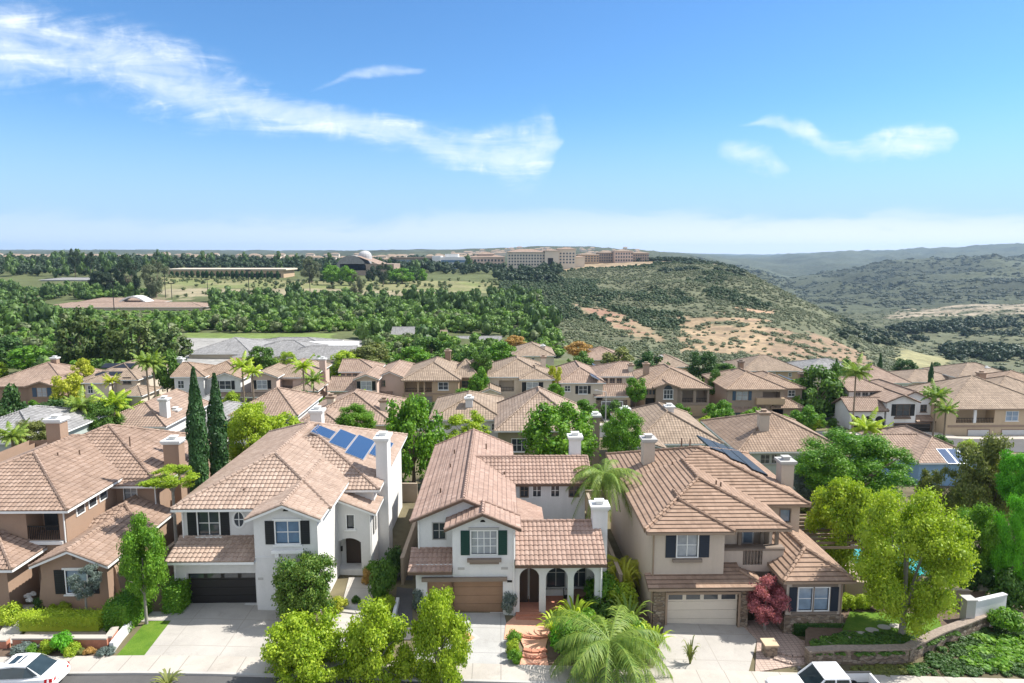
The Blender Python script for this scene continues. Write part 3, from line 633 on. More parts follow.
# ------------------------------------------------------------------ the four front houses
def house_a():
    g = 0.75; H = House('terracotta_house', 'terracotta stucco house with red tile roof, leftmost of the front row', (-33, 48, g), wall='st_terracotta', roof='tile_a', trim='white_trim', cap='chimney_cap')
    z = lambda a: a - g
    # main block with balcony recess, deeper block behind to the right
    H.block(-42, -28.9, 44.0, 60, -1.2, z(6.72), holes=[(-31.5, -29.35, z(4.3), z(6.45), 1.6)])
    H.block(-41.5, -25.9, 50.0, 61, -1.2, z(6.5), holes=[(-28.3, -27.4, z(4.85), z(5.85), .12)])
    H.roof(-40.2, -28.42, 43.5, 60, z(6.52), .37)
    H.roof(-39.6, -25.35, 49.45, 62.3, z(6.1), .42)
    H.window(-28.3, -27.4, z(4.85), z(5.85), 50.0, nx=2, nz=2, glass='glass_curtain', frame='white_trim', sill=False)
    # balcony: dark opening, white post, floor slab and rail
    H.part('balcony_slab', MB().box(*_lx(H, -31.75, -29.1), *_ly(H, 43.8, 43.99), z(4.05), z(4.27)), 'white_trim')
    m = MB(); xa, xb = _lx(H, -31.5, -29.35); y = 44.06 - H.oy
    m.box(xa, xb, y, y + .05, z(5.2), z(5.27)); n = 18
    for i in range(n + 1): q = xa + (xb - xa) * i / n; m.box(q - .015, q + .015, y + .01, y + .04, z(4.3), z(5.2))
    H.part('balcony_railing', m, 'iron')
    yb = 45.55 - H.oy; d = MB(); d.box(*_lx(H, -30.35, -29.4), yb, yb + .03, z(4.32), z(6.3)); dd = H.part('balcony_door', d, 'white_trim')
    H.part('pane', MB().box(*_lx(H, -30.22, -29.53), yb - .02, yb - .006, z(4.5), z(6.2)), 'glass_dark', dd)
    H.part('pane', MB().box(*_lx(H, -31.35, -30.45), yb - .02, yb - .006, z(4.35), z(6.3)), 'glass_dark', dd)
    # side windows high on the lit flank
    for y0 in (45.6, 47.0, 48.3):
        X, Y = H.L(-28.9, y0); f = MB(); f.box(X + .004, X + .05, Y - .5, Y + .5, z(5.45), z(6.3)); w = H.part('window', f, 'white_trim')
        p = MB(); p.face([(X + .056, Y - .4, z(5.55)), (X + .056, Y + .4, z(5.55)), (X + .056, Y + .4, z(6.2)), (X + .056, Y - .4, z(6.2))]); H.part('pane', p, 'glass_dark', w)
    # one-storey front wing with gable
    H.block(-29.1, -24.95, 41.5, 52, -1.2, z(4.05), holes=[(-27.55, -26.25, z(1.85), z(3.35), .12)])
    H.roof(-29.45, -24.6, 41.0, 47.5, z(3.85), .42, a='gable', b='gable', gw=(41.5, None), ov=.35)
    H.roof(-30.3, -24.62, 45.6, 50.0, z(3.86), .44, a='hip', b='gable')
    H.window(-27.55, -26.25, z(1.85), z(3.35), 41.5, nx=1, nz=2, glass='glass_sky', shutters=.62, sill=True, head=True)
    for k, (u0, zz) in enumerate(((-26.95, 4.2),)): 
        m = MB(); X, Y = H.L(u0, 41.49); m.box(X - .09, X + .09, Y - .03, Y, z(zz) - .12, z(zz) + .12); H.part('gable_ornament', m, 'brown_trim')
    for y0 in (42.2, 44.6): # flared buttresses on the lit side
        m = MB(); X, Y = H.L(-24.95, y0); m.face([(X, Y, -1), (X + .7, Y, -1), (X + .12, Y, 2.4), (X, Y, 2.6)]); m.face([(X + .7, Y, -1), (X + .7, Y + .8, -1), (X + .12, Y + .8, 2.4), (X + .12, Y, 2.4)]); m.face([(X + .12, Y, 2.4), (X + .12, Y + .8, 2.4), (X, Y + .8, 2.6), (X, Y, 2.6)]); m.face([(X + .7, Y + .8, -1), (X, Y + .8, -1), (X, Y + .8, 2.6), (X + .12, Y + .8, 2.4)]); H.part('buttress', m, 'st_terracotta')
    m = MB(); X, Y = H.L(-29.1, 41.5); m.face([(X, Y, -1), (X - .5, Y, -1), (X - .06, Y, 1.9), (X, Y, 2.1)][::-1]); m.face([(X - .5, Y, -1), (X - .5, Y + .7, -1), (X - .06, Y + .7, 1.9), (X - .06, Y, 1.9)])
    H.part('buttress', m, 'st_terracotta')
    # entry passage roof at the left edge
    H.block(-35.5, -31.0, 41.2, 44.0, -1.2, z(3.7), holes=[(-34.5, -32.2, z(.6), z(3.0), 1.4)])
    H.roof(-36.2, -30.3, 40.7, 46.6, z(3.8), .4)
    H.chimney(-36.0, -34.9, 53.4, 54.4, z(6), z(10.35)); H.chimney(-26.4, -25.2, 52.4, 53.4, -1.2, z(8.85))
    H.vent(-33, 50, z(8.2)); H.vent(-32.2, 51.3, z(8.0)); H.vent(-29.6, 53.6, z(8.4))
    H.done()
def _lx(H, a, b): return a - H.ox, b - H.ox
def _ly(H, a, b): return a - H.oy, b - H.oy
def house_b():
    g = 0.7; z = lambda a: a - g
    H = House('white_house', 'white stucco house with blue solar panels on its tile roof and black garage door', (-15, 50, g), wall='st_white_b', roof='tile_b', trim='white_trim')
    H.block(-21.05, -11.7, 43.6, 62, -1.3, z(6.85), holes=[(-20.0, -18.62, z(4.75), z(6.35), .12)])
    H.block(-21.05, -15.6, 42.1, 43.6, -1.3, z(3.85), holes=[(-20.25, -15.85, z(.62), z(2.8), .3)], skip='N')
    H.block(-15.6, -11.6, 41.55, 47, -1.3, z(6.9), holes=[(-14.22, -12.75, z(5.03), z(6.48), .12), (-14.25, -12.0, z(.62), z(2.95), .3)])
    H.block(-20.9, -9.25, 48.2, 62, -1.3, z(6.5))
    H.block(-12.1, -9.2, 46.8, 48.7, -1.3, z(5.3), holes=[(-10.95, -10.45, z(3.8), z(4.8), .2), (-11.65, -10.0, z(.7), z(3.08), 1.1)])
    H.roof(-21.5, -11.1, 43.1, 62.4, z(6.7), .42, b='hip')
    H.roof(-21.3, -8.75, 47.7, 62.6, z(6.32), .42, nocap='alo')
    H.roof(-15.95, -11.25, 41.05, 50.5, z(6.77), .41, a='gable', b='gable', gw=(41.55, None), ov=.35)
    H.roof(-14.6, -8.8, 46.3, 52.5, z(5.05), .40, a='gable', b='gable', gw=(46.8, None), ov=.45)
    H.shed(-21.25, -15.62, 41.35, 43.58, z(3.9), z(4.6))
    H.window(-20.0, -18.62, z(4.75), z(6.35), 43.6, nx=2, nz=2, glass='glass_dark', shutters=.58)
    H.window(-14.22, -12.75, z(5.03), z(6.48), 41.55, nx=2, nz=2, glass='glass_blue', shutters=.56, head=True)
    H.window(-10.95, -10.45, z(3.8), z(4.8), 46.8, dep=.2, nx=1, nz=1)
    # oval window
    X, Y = H.L(-17.3, 43.6); ring = MB(); pane = MB(); n = 24; zc = z(5.82)
    def ov(r1, r2, k, yy): t = 6.28319 * k / n; return (X + r1 * math.sin(t), yy, zc + r2 * math.cos(t))
    for k in range(n):
        ring.face([ov(.44, .62, k, Y - .05), ov(.44, .62, k + 1, Y - .05), ov(.32, .5, k + 1, Y - .05), ov(.32, .5, k, Y - .05)])
        ring.face([ov(.44, .62, k, Y), ov(.44, .62, k + 1, Y), ov(.44, .62, k + 1, Y - .05), ov(.44, .62, k, Y - .05)]); ring.face([ov(.32, .5, k, Y), ov(.32, .5, k + 1, Y), ov(.32, .5, k + 1, Y - .05), ov(.32, .5, k, Y - .05)])
    ring.box(X - .025, X + .025, Y - .04, Y - .012, zc - .49, zc + .49); ring.box(X - .3, X - .027, Y - .04, Y - .012, zc - .025, zc + .025); ring.box(X + .027, X + .3, Y - .04, Y - .012, zc - .025, zc + .025)
    w = H.part('oval_window', ring, 'white_trim'); pane.face([ov(.33, .51, k, Y - .008) for k in range(n)]); H.part('pane', pane, 'glass_dark', w)
    H.garage(-20.25, -15.85, z(.62), z(2.8), 42.1, 'garage_black', 4); H.garage(-14.25, -12.0, z(.62), z(2.95), 41.55, 'garage_black', 2)
    # corbels and planter ledge under the gable window, band between the storeys
    m = MB(); X0, Y0 = H.L(-14.5, 41.55); m.box(X0, X0 + 2.0, Y0 - .22, Y0 - .01, z(4.42), z(4.62)); m.box(X0 + .2, X0 + .45, Y0 - .18, Y0 - .01, z(4.15), z(4.42)); m.box(X0 + 1.55, X0 + 1.8, Y0 - .18, Y0 - .01, z(4.15), z(4.42)); H.part('window_ledge', m, 'white_trim')
    X1, _ = H.L(-11.6, 0); m = MB(); m.box(X0 - 1.1, X1 + .03, Y0 - .035, Y0 - .003, z(4.08), z(4.17)); H.part('band_course', m, 'st_white')
    H.gable_vent(-13.55, z(7.15), 41.55, .17)
    # entry door in the arched recess
    y = 47.88 - H.oy; d = MB(); d.box(*_lx(H, -11.3, -10.05), y - .06, y, z(.72), z(2.95)); H.part('front_door', d, 'door_dark')
    a = MB(); xa, xb = _lx(H, -11.65, -10.0); yy = 46.8 - H.oy; xm = (xa + xb) / 2; n = 12
    for k in range(n):
        t0, t1 = [xa + (xb - xa) * q / n for q in (k, k + 1)]; f = lambda t: z(3.08) - .32 * ((t - xm) / ((xb - xa) / 2)) ** 2 - .001
        a.face([(t0, yy - .002, f(t0)), (t1, yy - .002, f(t1)), (t1, yy - .002, z(3.09)), (t0, yy - .002, z(3.09))]); a.face([(t0, yy - .002, f(t0)), (t1, yy - .002, f(t1)), (t1, yy + .3, f(t1)), (t0, yy + .3, f(t0))])
    H.part('arch', a, 'st_white_b'); m = MB(); X, Y = H.L(-11.45, 47.2); m.box(X - .07, X + .07, Y - .2, Y - .06, z(2.0), z(2.35)); H.part('wall_lamp', m, 'iron')
    m = MB(); X, Y = H.L(-15.2, 41.55); m.box(X - .28, X + .05, Y - .025, Y - .003, z(2.6), z(2.75)); H.part('number_plate', m, 'trim_grey')
    H.chimney(-9.3, -8.45, 49.6, 51.2, -1.3, z(9.75)); H.chimney(-17.0, -16.0, 60, 61, z(6), z(9.45), mat='st_white_b')
    m = MB(); X, Y = H.L(-9.2, 47.0); 
    for q in (0.2, 1.0): m.box(X + .055, X + .1, Y + q, Y + q + .45, z(3.2), z(5.0))
    H.part('window', m, 'trim_grey')
    sl = .42
    for xa, xb, ya, yb in ((-15.2, -13.68, 53.4, 55.6), (-13.62, -12.24, 52.6, 56.7), (-12.18, -10.74, 51.8, 57.1), (-10.68, -9.4, 53.6, 58.4)):
        cx = (xa + xb) / 2; solar_panel(H, cx, (ya + yb) / 2, z(6.32) + sl * (-8.75 - cx), yb - ya, (xb - xa) * 1.08, sl)
    for x, y, zz in ((-17.6, 49.5, 8.3), (-15.3, 50.8, 8.35), (-14.6, 52, 8.2), (-17.3, 44.7, 7.4), (-19.5, 47, 7.5), (-19, 52, 7.6)): H.vent(x, y, z(zz - .2))
    H.done()
def house_c():
    H = House('courtyard_house', 'white stucco house with arched porch and green shutters, middle of the front row', (0, 48, 0), wall='st_white', roof='tile_c', trim='brown_trim', shutter='green_shutter', cap='chimney_cap')
    H.tr, H.tw = .42, .3
    H.block(-5.5, 0.6, 43.4, 60, -.8, 6.0, holes=[(-4.48, -3.68, 4.45, 5.55, .12)])
    H.block(-3.1, .95, 41.9, 46, -.8, 6.0, holes=[(-1.88, -.26, 4.05, 5.6, .12), (-3.1, .14, -.1, 2.25, .3)])
    H.block(-5.5, -3.1, 42.0, 43.4, -.8, 3.35, skip='N', holes=[(-4.78, -3.1, -.1, 2.25, .3)])
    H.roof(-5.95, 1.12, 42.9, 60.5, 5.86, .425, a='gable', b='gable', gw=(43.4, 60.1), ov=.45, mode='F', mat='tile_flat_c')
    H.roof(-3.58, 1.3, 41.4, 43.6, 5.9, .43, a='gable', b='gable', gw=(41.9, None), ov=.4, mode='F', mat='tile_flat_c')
    H.shed(-5.95, -3.12, 41.45, 43.38, 3.05, 3.75)
    # porch with three arches
    H.wb(); arches(H, 41.9, .95, 6.6, -.8, 3.55, [(1.22, 2.5, 2.42), (2.93, 4.36, 2.36), (4.74, 6.12, 2.36)], 'st_white', .32)
    H.block(.96, 6.58, 43.9, 47.2, -.8, 3.9, holes=[(3.15, 4.35, .75, 2.75, .12), (4.85, 5.75, .75, 2.75, .12)])
    H.wb().face([(6.6, 41.9 - 48, -.8), (6.6, 43.9 - 48, -.8), (6.6, 43.9 - 48, 3.9), (6.6, 41.9 - 48, 3.5)])
    H.shed(.93, 6.8, 41.35, 44.95, 3.5, 5.0)
    H.shed(.93, 6.8, 44.97, 47.6, 3.8, 5.0, low='N', caps=False)
    H.window(3.15, 4.35, .75, 2.75, 43.9, nx=2, nz=2, glass='glass_dark', frame='trim_grey', sill=True); H.window(4.85, 5.75, .75, 2.75, 43.9, nx=2, nz=2, glass='glass_dark', frame='trim_grey')
    m = MB(); m.box(2.62, 6.58, -4.085, -4.01, .42, .55); m.box(2.62, 6.58, -4.06, -4.01, -.1, .42); H.part('wainscot', m, 'trim_grey')
    d = MB(); y = 43.0 - 48
    d.box(1.15, 1.84, y, y + .06, .15, 2.95); d.box(1.88, 2.57, y, y + .06, .15, 2.95); dd = H.part('entry_gate', d, 'door_dark')
    h = MB(); h.box(1.8, 1.835, y - .05, y - .002, .4, 2.6); h.box(1.885, 1.92, y - .05, y - .002, .4, 2.6); H.part('handle', h, 'trim_grey', dd)
    m = MB(); m.box(1.0, 6.55, 41.95 - 48, 43.88 - 48, -.3, .12); H.part('porch_floor', m, 'brick_red')
    for r in range(2): m = MB(); m.box(.97 + .1 * 0, 2.6, 41.55 - 48 - r * .32, 41.89 - 48 - r * .32, -.5, .02 - r * .1 + .05); H.part('porch_step', m, 'brick_red')
    # windows of the gabled front
    H.window(-1.88, -.26, 4.05, 5.6, 41.9, nx=4, nz=3, glass='glass_curtain', frame='white_trim', shutters=.58, sill=False, head=False)
    m = MB(); m.box(-2.15, .05, 41.6 - 48, 41.895 - 48, 3.62, 3.8); m.box(-2.0, -.1, 41.7 - 48, 41.895 - 48, 3.45, 3.62); H.part('window_shelf', m, 'trim_taupe')
    m = MB(); m.box(-2.05, -.1, 41.82 - 48, 41.896 - 48, 5.7, 5.86); H.part('lintel', m, 'trim_grey')
    H.window(-4.48, -3.68, 4.45, 5.55, 43.4, nx=2, nz=2, glass='glass_dark', frame='trim_grey', sill=False); H.gable_vent(-1.14, 6.2, 41.9, .17)
    # garage door with header beam
    H.garage(-4.78, .14, -.1, 2.25, 42.0, 'garage_brown', 4, dep=.22, lit='garage_brown')
    m = MB(); m.box(-5.1, .42, 41.72 - 48, 41.89 - 48, 2.26, 2.52); H.part('garage_header', m, 'trim_taupe')
    m = MB(); m.box(.42, .74, 41.87 - 48, 41.896 - 48, 2.12, 2.26); H.part('number_plate', m, 'iron')
    m = MB()
    for q in (-2.55, .25): m.box(q - .22, q + .22, 41.88 - 48, 41.897 - 48, 3.0, 3.16)
    H.part('wall_vent', m, 'trim_grey')
    # wing at the back with four small windows
    hs = [(1.55, 2.1, 4.72, 5.62, .12), (2.5, 3.1, 4.72, 5.62, .12), (3.9, 4.5, 4.72, 5.62, .12), (5.3, 6.0, 4.72, 5.62, .12)]
    H.block(.72, 6.5, 50.5, 55.4, -.8, 6.05, holes=hs)
    for i, h in enumerate(hs): H.window(h[0], h[1], h[2], h[3], 50.5, nx=2, nz=2, glass='glass_dark', frame='white_trim' if i in (1, 2) else 'trim_taupe', sill=False)
    H.roof(-2.0, 6.95, 50.0, 55.9, 5.87, .42, ax='x', a='gable', b='gable', gw=(None, 6.5), ov=.45)
    H.block(.7, 2.7, 45.0, 48.6, -.8, 4.4); H.shed(.66, 3.05, 45.0, 49.0, 4.35, 5.35, low='E')
    H.chimney(5.6, 6.5, 53.4, 54.3, 6, 8.75); H.chimney(6.25, 7.25, 44.2, 45.2, -.8, 6.45)
    for x, y, zz in ((-1.2, 56, 7.2), (-.4, 53.2, 6.8), (.3, 51, 6.4), (-3.8, 55, 7.0), (-3.9, 51.5, 6.9), (-4.2, 46.2, 6.8)): H.vent(x, y, zz - .2)
    H.done()
def arches(H, y, x0, x1, z0, z1, spans, mat, th):
    """arcade wall: piers and round arches (xa, xb, spring height)"""
    X0, Y = H.L(x0, y); X1, _ = H.L(x1, y); mb = H.wb(mat); S = [(a - H.ox, b - H.ox, c) for a, b, c in spans]
    edges = [X0] + [q for a, b, c in S for q in (a, b)] + [X1]
    for i in range(0, len(edges), 2): mb.box(edges[i], edges[i + 1], Y, Y + th, z0, z1)
    for a, b, c in S:
        n = 14; r = (b - a) / 2; xm = (a + b) / 2; pts = [(xm - r * math.cos(math.pi * k / n), min(c + r * math.sin(math.pi * k / n), z1 - .1)) for k in range(n + 1)]
        for (ax, az), (bx, bz) in zip(pts, pts[1:]):
            mb.face([(ax, Y, az), (bx, Y, bz), (bx, Y, z1), (ax, Y, z1)]); mb.face([(ax, Y + th, az), (ax, Y + th, z1), (bx, Y + th, z1), (bx, Y + th, bz)]); mb.face([(ax, Y, az), (ax, Y + th, az), (bx, Y + th, bz), (bx, Y, bz)])
def pent_d(H, z):
    mb = H.R.setdefault(H.roofm, MB()); q = lambda *P: [(x - H.ox, y - H.oy, z(c)) for x, y, c in P]
    P1 = q((9.35, 40.7, 2.2), (16.9, 40.7, 2.2), (15.65, 42.0, 2.66), (9.35, 42.0, 2.66)); P2 = q((16.9, 40.7, 2.2), (16.9, 43.4, 2.2), (15.65, 43.4, 2.66), (15.65, 42.0, 2.66)); P3 = q((14.45, 42.0, 2.66), (15.65, 42.0, 2.66), (15.65, 43.4, 3.15), (14.45, 43.4, 3.15))
    for P in (P1, P2, P3): tile_plane(mb, P, 'F', H.tw, H.tr, 0, .05)
    for P in (P1, P2): H.FA.face([(a, b, c - .16) for a, b, c in P]); H.edge(P[0], P[1])
    H.edge(P1[0], P1[3]); H.cap_line(P1[1], P1[2])
def house_d():
    g = -.75; z = lambda a: a - g
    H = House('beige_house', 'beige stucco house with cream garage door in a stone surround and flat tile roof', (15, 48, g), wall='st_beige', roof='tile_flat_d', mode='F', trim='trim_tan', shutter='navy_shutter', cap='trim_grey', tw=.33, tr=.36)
    H.block(9.75, 14.45, 41.8, 46, -1.2, z(5.85), holes=[(11.4, 12.7, z(3.82), z(5.35), .12)])
    H.block(9.79, 21.4, 46.5, 58, -1.2, z(5.85), holes=[(20.0, 20.7, z(4.2), z(5.1), .12)])
    H.block(9.77, 18.2, 43.4, 50, -1.2, z(5.85), holes=[(16.0, 18.0, z(3.3), z(5.4), 1.5)])
    H.roof(9.3, 14.95, 41.3, 46, z(5.66), .38, b='gable', nocap='alo gb'); H.roof(9.25, 18.75, 41.75, 51, z(5.65), .38, b='gable', nocap='gb'); H.roof(9.33, 21.95, 46.0, 58.4, z(5.64), .38, nocap='alo')
    H.window(11.4, 12.7, z(3.82), z(5.35), 41.8, nx=2, nz=2, glass='glass_curtain', frame='white_trim', shutters=.66, sill=False)
    m = MB(); m.box(*_lx(H, 11.1, 13.0), *_ly(H, 41.6, 41.79), z(3.5), z(3.7)); H.part('sill', m, 'trim_taupe')
    H.window(20.0, 20.7, z(4.2), z(5.1), 46.5, nx=1, nz=1, glass='glass_sky', frame='trim_taupe', sill=False)
    # garage in stone, hipped pent roof above
    H.block(9.8, 15.95, 41.2, 43.4, -1.2, z(2.15), holes=[(10.72, 15.3, z(-.85), z(1.55), .3)], mat='stone_veneer')
    H.garage(10.72, 15.3, z(-.85), z(1.55), 41.2, 'garage_cream', 4, frame=None, dep=.25, lit='glass_dark')
    m = MB(); xa, xb = _lx(H, 10.58, 15.44); y0, y1 = _ly(H, 41.15, 41.3)
    m.box(xa, xa + .14, y0, y1, z(-.8), z(1.56)); m.box(xb - .14, xb, y0, y1, z(-.8), z(1.56)); m.box(xa, xb, y0 - .02, y1, z(1.56), z(1.72)); H.part('garage_frame', m, 'trim_tan')
    pent_d(H, z)
    # balcony with parapet and a baluster panel
    H.block(14.5, 18.75, 42.75, 43.3, z(2.3), z(3.85), holes=[(16.05, 17.35, z(2.75), z(3.75), .2)]); m = MB()
    xa, xb = _lx(H, 16.05, 17.35); y0, y1 = _ly(H, 42.78, 42.9)
    for i in range(6): q = xa + .1 + i * (xb - xa - .2) / 5; m.tube([(q, y0 + .06, z(2.76)), (q, y0 + .06, z(3.0)), (q, y0 + .06, z(3.3)), (q, y0 + .06, z(3.72))], [.05, .09, .05, .07], 6)
    m.box(xa, xb, y0 - .05, y1, z(3.755), z(3.86)); H.part('balustrade', m, 'trim_taupe')
    m = MB(); xa, xb = _lx(H, 14.45, 18.8); m.box(xa, xb, *_ly(H, 42.68, 42.745), z(3.78), z(3.9)); m.box(xa, xb, *_ly(H, 42.75, 43.35), z(3.9), z(3.95)); H.part('parapet_coping', m, 'trim_taupe')
    m = MB(); m.face([(q[0] - H.ox, q[1] - H.oy, z(q[2])) for q in ((14.5, 42.75, 2.3), (18.75, 42.75, 2.3), (18.75, 43.4, 2.3), (14.5, 43.4, 2.3))]); H.part('balcony_soffit', m, 'st_beige')
    y0, y1 = _ly(H, 43.2, 43.4)
    for q in (15.85, 18.35): H.part('balcony_post', MB().box(q - H.ox, q - H.ox + .22, y0, y1, z(3.95), z(5.5)), 'trim_taupe')
    d = MB(); yb = 44.85 - H.oy; d.box(*_lx(H, 16.7, 17.5), yb - .02, yb - .002, z(3.3), z(5.3)); dd = H.part('balcony_door', d, 'white_trim'); d = MB(); d.box(*_lx(H, 16.8, 17.4), yb - .035, yb - .022, z(3.4), z(5.2)); H.part('pane', d, 'glass_sky', dd)
    m = MB()
    for q, w in ((16.1, .25), (17.75, .22)): 
        for k in range(4): m.box(q - H.ox + k * w / 4, q - H.ox + (k + .7) * w / 4, yb - .7, yb - .62, z(3.4), z(5.35))
    H.part('curtain', m, 'st_beige')
    # one-storey wing on the right with stone base
    H.block(18.15, 21.75, 40.65, 47, -1.2, z(2.95), holes=[(18.95, 19.8, z(.7), z(2.2), .12), (19.95, 20.85, z(.7), z(2.2), .12)])
    H.window(18.95, 19.8, z(.7), z(2.2), 40.65, nx=1, nz=2, glass='glass_sky', frame='white_trim', sill=False); H.window(19.95, 20.85, z(.7), z(2.2), 40.65, nx=1, nz=2, glass='glass_sky', frame='white_trim', sill=False)
    m = MB(); m.box(*_lx(H, 18.5, 21.4), *_ly(H, 40.58, 40.645), z(2.3), z(2.46)); m.box(*_lx(H, 18.5, 21.4), *_ly(H, 40.55, 40.645), z(.47), z(.6)); m.box(*_lx(H, 19.845, 19.905), *_ly(H, 40.56, 40.646), z(.62), z(2.28)); H.part('window_surround', m, 'trim_taupe')
    for a in (18.32, 20.98):
        sm = MB(); X, Y = H.L(a, 40.65); sm.box(X, X + .5, Y - .05, Y - .003, z(.64), z(2.26)); sm.box(X + .08, X + .42, Y - .062, Y - .051, z(.75), z(2.15)); H.part('shutter', sm, 'navy_shutter')
    m = MB(); m.box(*_lx(H, 18.05, 21.85), *_ly(H, 40.55, 40.648), -1.2, z(.4)); m.box(*_lx(H, 18.05, 18.148), *_ly(H, 40.65, 44), -1.2, z(.4)); H.part('stone_base', m, 'stone_veneer')
    for yy in (42.0, 43.2):
        f = MB(); X, Y = H.L(18.15, yy); f.box(X - .05, X - .004, Y, Y + .7, z(.9), z(2.4)); w = H.part('window', f, 'trim_taupe'); p = MB(); p.box(X - .06, X - .052, Y + .1, Y + .6, z(1.0), z(2.3)); H.part('pane', p, 'glass_dark', w)
    H.roof(17.7, 22.3, 40.15, 52, z(2.88), .5)
    H.chimney(11.4, 12.3, 52.6, 53.6, z(5), z(8.75)); H.chimney(21.35, 22.3, 49.8, 50.8, -1.2, z(7.75))
    for x, y, zz in ((15.2, 53.0, 8.3), (14.6, 53.3, 8.3), (13.2, 50.6, 7.2), (15.3, 46.5, 7.1), (15.6, 46.4, 7.0), (16.2, 44.2, 6.4), (17.1, 44, 6.2)): H.vent(x, y, z(zz - .15))
    sl = .38
    for cx, ya in ((17.5, 53.3), (18.75, 51.9), (20.0, 50.6)):
        solar_panel(H, cx, (ya + 57.2) / 2, z(5.64) + sl * (21.95 - cx), 57.2 - ya, 1.28, sl, mat='solar_black', fr='solar_black')
    H.done()
house_a(); house_b(); house_c(); house_d()
for n, x, y, z0, z1, mt in (('white_house', -20.98, 43.54, 3.9, 5.95, 'white_trim'), ('white_house', -20.95, 42.04, -.8, 3.1, 'white_trim'), ('white_house', -9.3, 46.72, -.8, 4.5, 'white_trim'), ('courtyard_house', -5.42, 43.34, 3.8, 5.8, 'white_trim'), ('courtyard_house', .86, 41.84, -.8, 5.7, 'white_trim'), ('courtyard_house', 6.5, 41.84, -.8, 3.4, 'white_trim'), ('beige_house', 9.85, 41.74, 3.2, 6.3, 'trim_tan'), ('beige_house', 9.72, 41.3, -.9, 2.8, 'trim_tan'), ('beige_house', 21.65, 40.58, -.9, 3.5, 'trim_tan'), ('terracotta_house', -28.98, 43.94, 3.4, 5.7, 'white_trim'), ('terracotta_house', -25.98, 49.94, 2.6, 5.3, 'white_trim')):
    o = bpy.data.objects[n]; m = MB(); X, Y = x - o.location.x, y - o.location.y; m.tube([(X, Y, z0), (X, Y, z1 - .3), (X, Y - .28, z1)], .05, 6); m.build('downpipe', MATS[mt], o)
